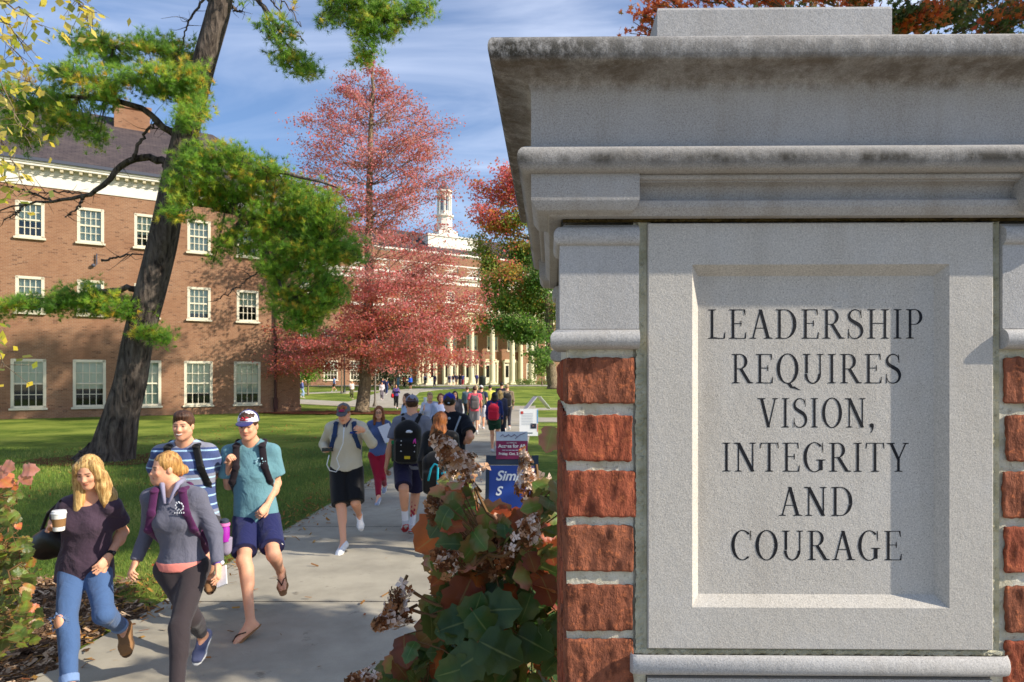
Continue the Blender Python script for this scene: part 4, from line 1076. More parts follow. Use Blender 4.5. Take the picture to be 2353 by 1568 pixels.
class Person:
    """joints in world space; J keys: pel, nk, head, shL.. (L/R = the person's own left/right)"""
    def __init__(p,name_label,loc,H=1.75,yaw=0.,sex='m',h=.006,group=None,build=1.0,cat='person',skin=SKN):
        # yaw: direction the torso faces; 0 = towards the camera (-Y), positive turns towards +X (photo right)
        p.H=H; p.s=H/1.75; p.h=h; p.sex=sex; p.w=build; p.skin=skin
        p.fw=np.array([math.sin(yaw),-math.cos(yaw),0.]); p.lf=np.array([math.cos(yaw),math.sin(yaw),0.])  # person's left
        p.root=empty('person',loc,name_label,cat,group); p.loc=np.array(loc,float); p.J={}
        p.yaw=yaw; p.hy=yaw; p.hp=0.; p.hr=0.
    def generic(p,phase=.5,lean=0.,armswing=.5):
        s=p.s; J=p.J; B=p.loc; f=p.fw; l=p.lf
        J['pel']=B+Zv*.95*s; J['nk']=B+Zv*1.47*s+f*(.02+lean); J['head']=B+Zv*1.635*s+f*(.05+lean*1.2)
        sw=(.185 if p.sex=='m' else .160)*s; hw=.088*s
        for k,sg in(('L',1),('R',-1)):
            ph=phase*sg
            J['sh'+k]=J['nk']+l*sg*sw-Zv*.035*s
            J['hip'+k]=J['pel']+l*sg*hw-Zv*.02*s
            ft=f*(.27*ph)
            J['ank'+k]=B+l*sg*.075*s+ft*s+Zv*(.085*s+ (0.10 if ph<-.3 else 0)*s)
            mid=(J['hip'+k]+J['ank'+k])/2; d=np.linalg.norm(J['hip'+k]-J['ank'+k]); L=.44*s*2
            J['kn'+k]=mid+f*math.sqrt(max(0,(L/2)**2-(d/2)**2))*.9
            dn=-.35 if ph>.3 else (-.8 if ph<-.3 else -.35)
            J['toe'+k]=J['ank'+k]+f*.17*s+Zv*(-.055*s if ph>-.3 else -.12*s)
            a=-ph*armswing
            J['el'+k]=J['sh'+k]-Zv*.28*s+f*(.25*a-.02)*s+l*sg*.05*s
            J['wr'+k]=J['el'+k]-Zv*.23*s+f*(.12+.2*a)*s
            J['hd'+k]=-Zv*.9+f*.3
        p.geo()
    def geo(p):
        J=p.J; J['chest']=J['pel']*.38+J['nk']*.62; J['waist']=J['pel']*.72+J['nk']*.28
        hf=np.array([math.sin(p.hy),-math.cos(p.hy),0.]); hl=np.array([math.cos(p.hy),math.sin(p.hy),0.])
        c,s_=math.cos(p.hp),math.sin(p.hp); f=hf*c-Zv*s_; u=Zv*c+hf*s_
        c,s_=math.cos(p.hr),math.sin(p.hr); l2=hl*c+u*s_; u=u*c-hl*s_
        p.Hf,p.Hl,p.Hu=f,l2,u
    def ray(p,x,y,par,L,sg):
        """point on the pixel ray (2560 scale) at distance L from joint par; sg +1 = further from the camera"""
        c=np.array([0,0,ZC]); d=nrm(np.array([(x-CX0)/F0,1,-(y-CY0)/F0])); o=c-par
        b=d@o; q=b*b-(o@o-L*L)
        t=-b+sg*math.sqrt(q) if q>0 else -b
        return c+d*t
    def pose(p,Y,zo,zs,pts,ground=None):
        """pts: pixel positions in a zoomed crop with origin zo and scale zs. limb entries (x,y,sign)"""
        W=lambda x,y,Yy:S(zo[0]+x/zs,zo[1]+y/zs,Yy)
        s=p.s; J=p.J
        J['nk']=W(*pts['nk'],Y); J['pel']=W(*pts['pel'],Y+pts.get('peldy',0)); J['head']=W(*pts['head'],Y+pts.get('headdy',-.04))
        sw=(.180 if p.sex=='m' else .158)*s*pts.get('sw',1); hw=.088*s*pts.get('sw',1)
        for k,sg in(('L',1),('R',-1)):
            J['sh'+k]=J['nk']+p.lf*sg*sw-Zv*(.070+pts.get('shr',0)*sg)*s; J['hip'+k]=J['pel']+p.lf*sg*hw-Zv*.02*s
            R=lambda key,par,L: (lambda q:p.ray(zo[0]+q[0]/zs,zo[1]+q[1]/zs,par,L,q[2]))(pts[key])
            if 'el'+k in pts:
                J['el'+k]=R('el'+k,J['sh'+k],.285*s); J['wr'+k]=R('wr'+k,J['el'+k],.25*s)
                h=pts['hd'+k]; J['hd'+k]=nrm(p.ray(zo[0]+h[0]/zs,zo[1]+h[1]/zs,J['wr'+k],.15*s,h[2])-J['wr'+k])
            else:
                J['el'+k]=J['sh'+k]-Zv*.27*s+p.lf*sg*.05-p.fw*.05; J['wr'+k]=J['el'+k]-Zv*.23*s+p.fw*.08; J['hd'+k]=-Zv
            if 'kn'+k in pts:
                J['kn'+k]=R('kn'+k,J['hip'+k],.425*s)
                a=pts['ank'+k]
                J['ank'+k]=R('ank'+k,J['kn'+k],.41*s)
                if len(a)>3:      # standing foot: slide to the ground
                    dz=J['ank'+k][2]-(.085*s+.03); 
                    J['ank'+k]=J['ank'+k]-Zv*dz*.9; J['kn'+k]=J['kn'+k]-Zv*dz*.4
                t_=pts['toe'+k]; J['toe'+k]=R('toe'+k,J['ank'+k],.17*s)
                if len(a)>3: J['toe'+k][2]=.055
            else:
                J['ank'+k]=p.loc+p.lf*sg*.1+p.fw*.15*sg+Zv*(.085*s+.03); J['kn'+k]=(J['hip'+k]+J['ank'+k])/2+p.fw*.05; J['toe'+k]=J['ank'+k]+p.fw*.16-Zv*.05
        p.loc=np.array([(J['ankL'][0]+J['ankR'][0])/2,(J['ankL'][1]+J['ankR'][1])/2,.03]); p.root.location=p.loc
        p.geo()
        print('POSE',p.root['label'][:30],'ankL',J['ankL'].round(2),'ankR',J['ankR'].round(2),'headtop',round(float(J['head'][2]+.13),2))
    def torso(p,S_,t=0.,k=.05,sleeve=None,hem=None):
        J=p.J; s=p.s; w=p.w; f=p.fw; fem=p.sex=='f'
        sh=1 if not fem else .92
        S_.ell(J['pel'],np.array([.155*w+t,.110*w+t,.12+t])*np.array([s,s,s]),[p.lf,f,Zv],k)
        S_.cap(J['pel']+Zv*.02,J['chest'],(.122 if not fem else .112)*s*w+t,.135*s*w*sh+t,k,(f,.78))
        S_.ell(J['chest']+Zv*.02*s,np.array([.158*w*sh+t,.108*w+t,.18+t])*s,[p.lf,f,Zv],k)
        S_.cap(J['shL']-p.lf*.02*s,J['shR']+p.lf*.02*s,.047*s*w+t,.047*s*w+t,k,(f,.95))
        if fem:
            for sg in(-1,1): S_.ell(J['chest']+p.lf*sg*.065*s+f*.075*s-Zv*.005*s,np.array([.055,.05,.055])*s+t,[p.lf,f,Zv],.04)
        up=J['nk']+Zv*.03*s
        for k_ in'LR': S_.cap(up,J['sh'+k_]+Zv*.01*s,.040*s+t*.6,.036*s+t*.8,k*.8)
    def body(p,legs=True,hands=True,fingers=True,blush=.3,beard=None,brow=(70,48,34)):
        J=p.J; s=p.s; h=p.h; f=p.fw; pts=np.array([J[k_] for k_ in ('pel','nk','head','shL','shR','elL','elR','wrL','wrR','knL','knR','ankL','ankR','toeL','toeR')])
        S_=SDF(pts.min(0)-.22,pts.max(0)+.22,h)
        p.torso(S_,0)
        s0=s; s=s*.94; hd=J['head']; HF,HL,HU=p.Hf,p.Hl,p.Hu; R=[HL,HF,HU]; c=lambda l,ff,u:hd+(HL*l+HF*ff+HU*u)*s
        nb=c(0,-.02,-.07); r=.057 if p.sex=='m' else .047
        S_.cap(J['nk'],nb,r*1.1*s,r*s,.03)
        S_.ell(c(0,-.012,.035),np.array([.074,.094,.088])*s,R,.02)
        S_.ell(c(0,.028,-.035),np.array([.058,.062,.075])*s,R,.03)
        jw=.05 if p.sex=='m' else .043
        S_.cap(c(jw,0,-.055),c(.012,.062,-.098),.022*s,.018*s,.03); S_.cap(c(-jw,0,-.055),c(-.012,.062,-.098),.022*s,.018*s,.03)
        for sg in(-1,1):
            S_.ell(c(sg*.034,.072,-.022),np.array([.022,.016,.02])*s,R,.02)       # cheek
            S_.ell(c(sg*.031,.092,.006),np.array([.017,.014,.010])*s,R,.012,'sub')  # eye socket
            S_.ell(c(sg*.031,.074,.005),np.array([.013,.013,.012])*s,R,.004)      # eyeball
            S_.cap(c(sg*.015,.082,.020),c(sg*.044,.072,.022),.0085*s,.007*s,.01)  # brow
            S_.ell(c(sg*.076,-.008,-.005),np.array([.010,.020,.030])*s,R,.008)
        S_.cap(c(0,.083,.008),c(0,.104,-.028),.0085*s,.0125*s,.012)
        for sg in(-1,1): S_.ell(c(sg*.012,.094,-.033),np.array([.009,.011,.008])*s,R,.008)
        S_.ell(c(0,.083,-.058),np.array([.023,.012,.0065])*s,R,.006); S_.ell(c(0,.082,-.067),np.array([.018,.011,.006])*s,R,.006)
        s=s0
        for k_,sg in(('L',1),('R',-1)):
            S_.cap(J['sh'+k_],J['el'+k_],.043*s*p.w,.035*s*p.w,.03); S_.cap(J['el'+k_],J['wr'+k_],.038*s*p.w,.024*s,.02)
            m_=J['el'+k_]*.72+J['wr'+k_]*.28; S_.ell(m_,np.array([.04,.04,.06])*s*p.w,None,.03)
            if hands: p.hand(S_,k_,fingers)
            S_.cap(J['hip'+k_],J['kn'+k_],.086*s*p.w,.052*s*p.w,.05)
            S_.cap(J['kn'+k_],J['ank'+k_],.050*s*p.w,.034*s,.03)
            kd=nrm(J['ank'+k_]-J['kn'+k_]); back=nrm(J['toe'+k_]-J['ank'+k_]); back=-nrm(back-kd*(back@kd))
            cf=J['kn'+k_]+kd*.125*s+back*.018*s; S_.cap(cf-kd*.05*s,cf+kd*.07*s,.047*s*p.w,.036*s*p.w,.04)
            S_.ell(J['kn'+k_]-back*.02*s,np.array([.04,.04,.045])*s*p.w,None,.03)
            p.foot(S_,k_,0)
        s=s0*.94; lipc=c(0,.095,-.062); eyes=[c(.031,.088,.006),c(-.031,.088,.006)]; brows=[(c(sg*.014,.09,.024),c(sg*.046,.078,.026)) for sg in(-1,1)]
        skin=p.skin; hr=np.array(srgb(*brow)[:3])
        def col(V):
            C=np.tile(skin,(len(V),1)).astype(float)
            def bl(d,r0,r1,cc):
                a=np.clip((r1-d)/(r1-r0),0,1)[:,None]; C[:]=C*(1-a)+np.array(cc)*a
            L=(V-lipc); ll=L@HL; uu=L@HU; fd=(V-hd)@HF
            fr=fd>.05*s
            d=np.sqrt((ll/2.6)**2+uu**2); d=np.where(fr,d,1); bl(d,.005*s,.011*s,skin*np.array([.72,.36,.38]))
            for e in eyes:
                d=V-e; dd=np.sqrt((d@HL/1.7)**2+(d@HU)**2); dd=np.where(fr,dd,1); bl(dd,.003*s,.0105*s,(.045,.028,.02))
            for a,b in brows:
                ba=b-a; t=np.clip(((V-a)@ba)/(ba@ba),0,1); d=np.linalg.norm(V-a-t[:,None]*ba,axis=1); bl(d,.003*s,.009*s,hr*.8+skin*.1)
            for sg in(-1,1):
                d=np.linalg.norm(V-c(sg*.042,.07,-.03),axis=1); a=np.clip(1-d/(.03*s),0,1)[:,None]*blush; C[:]=C*(1-a)+skin*np.array([.95,.55,.5])*a
            d=np.linalg.norm(V-c(0,.105,-.03),axis=1); a=np.clip(1-d/(.02*s),0,1)[:,None]*.35; C[:]=C*(1-a)+skin*np.array([.95,.6,.55])*a
            if beard is not None:
                lowf=(((V-hd)@HU)<-.04*s)&(((V-hd)@HF)>.0); lowf&=(((V-hd)@HU)>-.13*s); a=np.where(lowf,.28,0)[:,None]; C[:]=C*(1-a)+np.array(srgb(*beard)[:3])*a
            return C
        if p.cut: 
            for pt,n in p.cut: S_.plane(pt,n)
        return sdfobj(S_,'body',M_SKIN,p.root,1,col)
    cut=None
    def hand(p,S_,k_,fingers=True):
        J=p.J; s=p.s; w=J['wr'+k_]; d=nrm(J['hd'+k_]); sg=1 if k_=='L' else -1
        pn=p.J.get('pn'+k_)                       # palm normal
        if pn is None:
            pn=-p.lf*sg                            # relaxed: palm towards the thigh
        pn=nrm(np.asarray(pn,float)-d*(np.asarray(pn)@d)); ac=nrm(np.cross(d,pn))*(1 if k_=='L' else -1)
        # ac = towards the thumb side
        if ac@p.fw<0 and 'pn'+k_ not in p.J: ac=-ac
        p.J['ac'+k_]=ac
        S_.cap(w,w+d*.03*s,.024*s,.026*s,.015,(pn,.7))
        S_.cap(w+d*.03*s,w+d*.075*s,.033*s,.036*s,.015,(pn,.42))
        curl=p.J.get('curl'+k_,.7)
        if not fingers:
            S_.cap(w+d*.07*s,w+d*.13*s+pn*.02*s,.03*s,.02*s,.015,(pn,.45)); return
        for q,(o,L) in enumerate(((.027,.068),(.009,.076),(-.009,.071),(-.026,.055))):
            b=w+d*.078*s+ac*o*s; c1=curl*.55+.1*q; c2=curl*1.5+.1*q
            d1=d*math.cos(c1)+pn*math.sin(c1); d2=d*math.cos(c2)+pn*math.sin(c2)
            m_=b+d1*L*.5*s; e=m_+d2*L*.5*s
            r=max(.0078*s,p.h*1.05); S_.cap(b,m_,r*1.1,r,.004); S_.cap(m_,e,r,r*.85,.003)
        b=w+d*.028*s+ac*.026*s; m_=b+(d*.6+ac*.6+pn*.35)*.04*s; e=m_+(d*.85+ac*.1+pn*.5)*.032*s
        r=max(.0095*s,p.h*1.1); S_.cap(b,m_,r*1.25,r,.008); S_.cap(m_,e,r,r*.85,.004)
    def foot(p,S_,k_,t=0,sole=False):
        J=p.J; s=p.s; a=J['ank'+k_]; to=J['toe'+k_]; d=nrm(to-a); kd=nrm(a-J['kn'+k_])
        fd=nrm(d); up=nrm(-kd-fd*((-kd)@fd)); sd=np.cross(fd,up)
        sole_n=up
        heel=a-up*0+ (nrm(kd)*.05-fd*.035)*s; ball=a+fd*.135*s+kd*.028*s; toe=a+fd*.185*s+kd*.036*s
        p.J['ft'+k_]=(heel,ball,toe,fd,up,sd)
        S_.cap(a,heel,.034*s+t,.030*s+t,.02); S_.cap(heel,ball,.030*s+t,.026*s+t,.02); S_.cap(a+fd*.03*s,ball,.030*s+t,.022*s+t,.02)
        S_.cap(ball+sd*.016*s,toe+sd*.014*s,.022*s+t,.015*s+t,.015); S_.cap(ball-sd*.016*s,toe-sd*.016*s,.022*s+t,.013*s+t,.015)
    def shirt(p,mat,sleeve=.55,t=.016,hem=-.06,neck=.075,flare=.0,name='shirt',vneck=0,h=None,extra=None,loose=.0,tilt=0,cuffr=.0):
        J=p.J; s=p.s; h=h or p.h*1.15; pts=np.array([J[k_] for k_ in('pel','nk','shL','shR','elL','elR','wrL','wrR')])
        S_=SDF(pts.min(0)-.28,pts.max(0)+.24,h)
        p.torso(S_,t,.06)
        if loose or flare: S_.cap(J['chest'],J['pel']+Zv*(hem-.02)*s,(.135+loose)*s*p.w,(.150+loose+flare)*s*p.w,.05,(p.fw,.72))
        for k_ in'LR':
            sh,el,wr=J['sh'+k_],J['el'+k_],J['wr'+k_]; r0=.050*s*p.w+t*.5+loose*.2
            if sleeve<=1: S_.cap(sh,sh+(el-sh)*sleeve,r0,(.053+.012+cuffr)*s*p.w+loose*.3,.035,fe=True)
            else:
                S_.cap(sh,el,r0,.046*s*p.w+t*.5,.035); S_.cap(el,el+(wr-el)*(sleeve-1),.046*s*p.w+t*.5,.031*s+t*.5+cuffr*s,.02,fe=True)
        hp=J['pel']+Zv*hem*s; S_.plane(hp,-Zv+p.lf*tilt)
        # neckline
        if neck: S_.cap(J['nk']+Zv*.035*s+p.fw*.012*s-Zv*vneck*s*.6+p.fw*vneck*.5*s,J['nk']+Zv*.2*s,neck*s,neck*s*1.1,.01,mode='sub')
        # folds
        A=S_.a; X,Y,Z=S_.ax[0][:,None,None],S_.ax[1][None,:,None],S_.ax[2][None,None,:]
        u=X*p.lf[0]+Y*p.lf[1]
        ph=p.loc[0]*7
        S_.a=A+(.0030*s*np.sin(u*31+np.sin(Z*7+ph)*2.6+ph)*np.sin(Z*11+u*13+ph)+(.25*flare*.03)*np.sin(u*70)).astype(np.float32)*(np.abs(A)<.05)
        if extra: extra(S_)
        return sdfobj(S_,name,mat,p.root,1)
    def legs(p,mat,frac=2.,t=.012,name='trousers',flare=0.,top=.06,h=None,taper=0.):
        J=p.J; s=p.s; h=h or p.h*1.15; pts=np.array([J[k_] for k_ in('pel','knL','knR','ankL','ankR')])
        S_=SDF(pts.min(0)-.22,pts.max(0)+.22,h)
        S_.ell(J['pel'],np.array([.160*p.w*s+t,.118*p.w*s+t,.125*s]),[p.lf,p.fw,Zv],.04)
        if p.sex=='f': S_.ell(J['pel']-p.fw*.03*s-Zv*.02*s,np.array([.15*p.w*s+t,.12*p.w*s+t,.12*s]),[p.lf,p.fw,Zv],.04)
        for k_ in'LR':
            hp,kn,an=J['hip'+k_],J['kn'+k_],J['ank'+k_]
            if frac<=1: S_.cap(hp,hp+(kn-hp)*frac,.092*s*p.w+t,(.066+flare)*s*p.w+t,.012,fe=True)
            else:
                kd=nrm(an-kn); back=nrm(J['toe'+k_]-an); back=-nrm(back-kd*(back@kd))
                S_.cap(hp,kn,.088*s*p.w+t,.054*s*p.w+t+flare*.5,.04); e=kn+(an-kn)*(frac-1)
                S_.cap(kn,e,.054*s*p.w+t,(.050 if frac<1.7 else .038)*s+t+flare-taper,.03,fe=True)
                cf=kn+kd*.12*s+back*.018*s; S_.cap(cf-kd*.04,cf+kd*.05,.046*s*p.w+t*.7,.038*s*p.w+t*.7,.04)
        S_.plane(J['pel']+Zv*top*s,Zv)
        A=S_.a; X,Y,Z=S_.ax[0][:,None,None],S_.ax[1][None,:,None],S_.ax[2][None,None,:]; u=X*p.lf[0]+Y*p.lf[1]
        S_.a=A+(.0024*np.sin(u*34+Z*10)*np.sin(Z*20+u*16)).astype(np.float32)*(np.abs(A)<.04)
        return sdfobj(S_,name,mat,p.root,1)
    def shoes(p,mat,sole=None,t=.008,name='shoe',clog=False):
        for k_ in'LR':
            a=p.J['ank'+k_]; S_=SDF(a-.27,a+.27,max(p.h,.006)); p.foot(S_,k_,t*p.s*1.0)
            heel,ball,toe,fd,up,sd=p.J['ft'+k_]
            S_.plane(a+up*(.012 if not clog else -.012)*p.s,up)
            o=sdfobj(S_,name,mat,p.root,1)
            if sole is not None and o is not None:
                S2=SDF(a-.27,a+.27,max(p.h,.006)); q=-up*.022*p.s
                S2.cap(heel+q,ball+q,.033*p.s+t,.036*p.s+t,.02,(up,.3)); S2.cap(ball+q,toe+q,.038*p.s+t,.026*p.s+t,.02,(up,.32))
                sdfobj(S2,'sole',sole,o,1,loc=p.loc)
    def socks(p,mat,hgt=.14):
        for k_ in'LR':
            a=p.J['ank'+k_]; kd=nrm(p.J['kn'+k_]-a); S_=SDF(a-.2,a+.25,p.h); S_.cap(a-kd*.03,a+kd*hgt*p.s,.040*p.s,.041*p.s,0,fe=True); sdfobj(S_,'sock',mat,p.root,1)
    def hc(p,l,f,u): return p.J['head']+(p.Hl*l+p.Hf*f+p.Hu*u)*p.s*.94
    def hair(p,kind,style='short',extra=None):
        s=p.s*.94; J=p.J; R=[p.Hl,p.Hf,p.Hu]; m=hairmat(*HAIR[kind]); S_=SDF(J['head']-.42,J['head']+.24,max(p.h,.006))
        S_.ell(p.hc(0,-.018,.042),np.array([.083,.098,.094])*s,R,.0)
        if style in('short','fade'):
            S_.ell(p.hc(0,.01,.09),np.array([.07,.08,.045])*s,R,.02)
            S_.ell(p.hc(0,.07,-.045),np.array([.085,.075,.088])*s,R,.01,'sub')
            S_.plane(p.hc(0,-.06,-.055),-p.Hu-p.Hf*.25)
            for sg in(-1,1): S_.ell(p.hc(sg*.085,.01,-.03),np.array([.022,.03,.035])*s,R,.005,'sub')
        else:
            if style=='long':
                for sg in(-1,1):
                    S_.cap(p.hc(sg*.062,.02,.05),p.hc(sg*.078,.005,-.10),.032*s,.034*s,.03); S_.cap(p.hc(sg*.078,.0,-.10),p.hc(sg*.085,.03,-.22),.036*s,.026*s,.03)
                S_.cap(p.hc(0,-.06,.0),p.hc(0,-.07,-.16),.075*s,.07*s,.04,(p.Hf,.7)); S_.cap(p.hc(0,-.07,-.14),p.hc(0,-.075,-.29),.078*s,.05*s,.04,(p.Hf,.5))
            elif style=='straightback':
                S_.cap(p.hc(0,-.05,.02),p.hc(0,-.06,-.15),.082*s,.085*s,.04,(p.Hf,.75)); S_.cap(p.hc(0,-.06,-.15),p.hc(.0,-.07,-.36),.088*s,.06*s,.04,(p.Hf,.5))
            elif style=='bun':
                S_.ell(p.hc(0,-.125,-.035),np.array([.042,.036,.040])*s,R,.015); S_.ell(p.hc(0,-.09,-.02),np.array([.05,.05,.05])*s,R,.03)
            elif style=='curly':
                r=np.random.default_rng(3)
                for q in range(26):
                    a=r.random()*6.28; S_.ell(p.hc(.085*math.cos(a),-.03+.085*math.sin(a)*.8,r.uniform(-.2,.07)),np.array([.034]*3)*s,None,.01)
            S_.ell(p.hc(0,.100,-.022),np.array([.060,.078,.100])*s,R,.010,'sub')
            if style=='bun': S_.plane(p.hc(0,-.05,-.075),-p.Hu*.9-p.Hf*.15)
        if extra: extra(S_)
        A=S_.a; X,Y,Z=S_.ax[0][:,None,None],S_.ax[1][None,:,None],S_.ax[2][None,None,:]
        S_.a=A+(.0011*np.sin(X*260+Z*18+Y*90)+.0011*np.sin(Y*230-Z*22)+.0016*np.sin(X*70+Z*14)).astype(np.float32)
        return sdfobj(S_,'hair',m,p.root,1)
    def cap_hat(p,mat,brim,back=False,logo=None,logo2=None):
        s=p.s*.94; J=p.J; R=[p.Hl,p.Hf,p.Hu]; S_=SDF(J['head']-.25,J['head']+.25,max(p.h*.9,.005)); sg=-1 if back else 1
        S_.ell(p.hc(0,-.008,.050),np.array([.088,.103,.094])*s,R,.0); S_.plane(p.hc(0,sg*.06,.048),-p.Hu+p.Hf*sg*.12)
        if back: S_.ell(p.hc(0,.115,.045),np.array([.04,.035,.03])*s,R,.005,'sub')
        o=sdfobj(S_,'cap',mat,p.root,1)
        S_=SDF(J['head']-.25,J['head']+.25,max(p.h*.9,.005))
        S_.ell(p.hc(0,sg*.105,.046),np.array([.074,.075,.012])*s,[p.Hl,nrm(p.Hf*sg*1-p.Hu*.18),nrm(p.Hu+p.Hf*sg*.18)],0)
        S_.ell(p.hc(0,-.008*sg,.05),np.array([.084,.099,.09])*s,R,.0,'sub')
        sdfobj(S_,'brim',brim,o,1,loc=p.loc)
        MBb=MB(); MBb.ell(p.hc(0,-.01,.148)-p.loc,[.008]*3,6,4); MBb.build('button',brim,o)
        if logo:
            mb=MB(); 
            for (a,b,w_) in logo_strokes:
                def pt(q): 
                    uu=p.hc(0,0,0); l,u=q; ang=l/.095; return p.hc(.093*math.sin(ang),.004+.104*math.cos(ang)-.0*u,.088+u)
                A_=pt(a);B_=pt(b); mb.tube([A_-p.loc,B_-p.loc],w_*s,6)
            q=mb.build('cap_emblem',logo,o)
        return o
    def backpack(p,mat,front=True,size=(.155,.085,.23),drop=.02,strap=None,pocket=True,off=.0,extra=None,h=None):
        s=p.s; J=p.J; f=p.fw; S_=SDF(J['chest']-.55,J['chest']+.5,h or max(p.h,.008)); c=J['chest']*.9+J['nk']*.1-f*(.115*p.w+size[1]+.01)*s-Zv*(drop+.05)*s+p.lf*off
        R=[p.lf,f,Zv]
        S_.box(c-Zv*.02*s,np.array(size)*s*np.array([1,1,.9]),R,min(.085,size[1]*.98)*s,0); S_.ell(c+Zv*size[2]*.55*s,np.array([size[0]*.86,size[1]*.95,size[2]*.5])*s,R,.04)
        S_.box(c-f*(size[1]*.75)*s-Zv*size[2]*.35*s,np.array([size[0]*.82,size[1]*.5,size[2]*.52])*s,R,.035*s,.02)
        o=sdfobj(S_,'backpack',mat,p.root,1)
        strap=strap or mat
        S_=SDF(J['chest']-.45,J['chest']+.45,min(h or p.h,.008))
        for sg,k_ in((1,'L'),(-1,'R')):
            sh=J['nk']*.42+J['sh'+k_]*.58
            P=[c+p.lf*sg*.07*s+Zv*size[2]*.75*s+f*size[1]*s,sh+Zv*.062*s-f*.02*s,sh+Zv*.035*s+f*.085*s*p.w,J['chest']+p.lf*sg*.115*s*p.w+f*.128*s*p.w+Zv*.06*s,J['chest']+p.lf*sg*.152*s*p.w+f*.09*s*p.w-Zv*.07*s,c+p.lf*sg*size[0]*.85*s-Zv*size[2]*.6*s+f*size[1]*.6*s]
            for a,b in zip(P[:-1],P[1:]): S_.cap(a,b,.029*s,.029*s,.012,(nrm(np.cross(b-a,p.lf))+1e-6,.42))
        sdfobj(S_,'strap',strap,o,0,loc=p.loc)
        p.bpc=c; return o
logo_strokes=[((-.035,-.012),(-.012,.012),.007),((-.012,.012),(.0,-.010),.006),((.0,-.010),(.018,.014),.006),((.018,.014),(.036,.004),.006),((-.04,-.016),(.036,-.014),.004)]
def quickobj(name,mb,mat,par,root=None):
    return mb.build(name,mat,par,off=parent_loc(par),smooth='auto')
# ---------------------------------------------------------------- the walkers in front
def emblem(p,mat,c,w,h,pts_fn,name,par,th=.003):
    """thin printed mark lying on the cloth: polygons given in (u,v) units around c along left/up, pushed out along forward"""
GP_='people walking along the concrete path'
M_WHITEC=cloth((236,236,238),.8,.2); M_NAVY=cloth((34,38,84),.75,.6); M_BLACK=cloth((20,20,24),.8,.5); M_BLK2=cloth((14,14,16),.5,.2)
M_RUB=flat((226,224,220),.6); M_TAN=flat((150,112,76),.85,.2,0,.2,80); M_GREYC=cloth((112,112,122),.9,.8)
def watch(p,k,mat,face=None,t=.018):
    J=p.J; w=J['wr'+k]; d=nrm(J['hd'+k]); fa=nrm(J['wr'+k]-J['el'+k]); q=w-fa*.02
    S_=SDF(q-.08,q+.08,.004); S_.cap(q-fa*.012,q+fa*.012,.031*p.s,.031*p.s,0,fe=True,fs=True); o=sdfobj(S_,'wristwatch',mat,p.root,0)
    if face is not None:
        mb=MB(); n=-nrm(np.asarray(p.J.get('pn'+k,-p.lf))); mb.ell(q+n*.030-p.loc,(.015,.015,.015),10,6); mb.build('dial',face,o,smooth=True)
# --- blonde woman with coffee
c=(60,1106);z=2.6125
p=Person('blonde woman in a loose plum top and ripped jeans holding a takeaway coffee',(-2.9,4.66,.03),1.60,.10,'f',.0055,GP_,.98)
p.hy=.16; p.hp=.34; p.hr=.03
p.J.update(pnR=nrm([.75,-.45,.1]),pnL=nrm([-.55,.1,-.2]),curlR=.62,curlL=.42)
p.pose(4.62,c,z,dict(nk=(428,360),pel=(398,800),head=(425,195),headdy=-.06,peldy=.03,
  elR=(212,520,1),wrR=(172,560,-1),hdR=(215,520,-1),elL=(648,585,1),wrL=(555,745,-1),hdL=(465,850,-1),
  knR=(278,1085,-1),ankR=(300,1455,-1,1),toeR=(190,1560,-1),knL=(520,1125,-1),ankL=(648,1215,1),toeL=(655,1350,-1)))
p.body(blush=.35)
M_PLUM=cloth((74,58,72),.85,1.0)
p.shirt(M_PLUM,.62,.014,-.11,.088,.045,'tunic',vneck=.03,loose=.014,cuffr=.008)
M_JEAN=cloth((78,106,150),.9,.6,.7); M_CUFF=cloth((122,148,190),.9,.4)
J=p.J
tr=p.legs(M_JEAN,1.84,.010,'jeans')
# ripped knee: a frayed pale patch ring with skin inside
kn=J['knR']; fdir=nrm(np.array([-.25,-1,.05]))
mb=MB(); r_=np.random.default_rng(4)
for q in range(60):
    a=q/60*6.283; R0=.036+.006*math.sin(a*5); e=kn+fdir*(.066-.012*abs(math.cos(a)))+np.array([math.cos(a)*R0*1.15,-.002,math.sin(a)*R0*1.25+.01])
    e2=e+np.array([math.cos(a)*.013*(1+r_.random()),.004,math.sin(a)*.010+r_.normal(0,.006)]); mb.tube([e-p.loc,e2-p.loc],[.0035,.0012],4)
mb.build('frayed_edge',M_CUFF,tr)
S_=SDF(kn-.1,kn+.1,.005); S_.ell(kn+fdir*.050+Zv*.01,np.array([.036,.026,.048]),[np.array([1,0,0]),nrm(fdir),Zv],0)
sdfobj(S_,'bare_knee',M_SKIN,tr,0,lambda V:np.tile(SKN,(len(V),1)),loc=p.loc)
for k in'LR':
    kk=J['kn'+k];a=J['ank'+k]; e=kk+(a-kk)*.84; S_=SDF(a-.2,a+.25,.006); S_.cap(e-(a-kk)*.11,e,.054,.053,0,fe=True,fs=True); sdfobj(S_,'turned_up_cuff',M_CUFF,tr,0,loc=p.loc)
p.shoes(M_TAN,flat((96,72,50),.8),.012,'clog')
def eh(S_):
    c_=p.hc
    S_.cap(c_(.075,.0,-.04),c_(.125,.02,-.20),.044,.036,.03); S_.cap(c_(.125,.02,-.2),c_(.16,.05,-.30),.036,.014,.03); S_.cap(c_(.09,.04,-.12),c_(.11,.085,-.27),.034,.018,.03); S_.cap(c_(.06,.04,.09),c_(.088,.03,-.03),.022,.03,.02)
    S_.cap(c_(-.07,.02,-.08),c_(-.085,.095,-.27),.038,.028,.03); S_.cap(c_(-.055,.05,.07),c_(-.08,.03,-.05),.02,.03,.02)
p.hair('blonde','long',eh)
watch(p,'L',M_BLK2,flat((30,32,36),.2,.6))
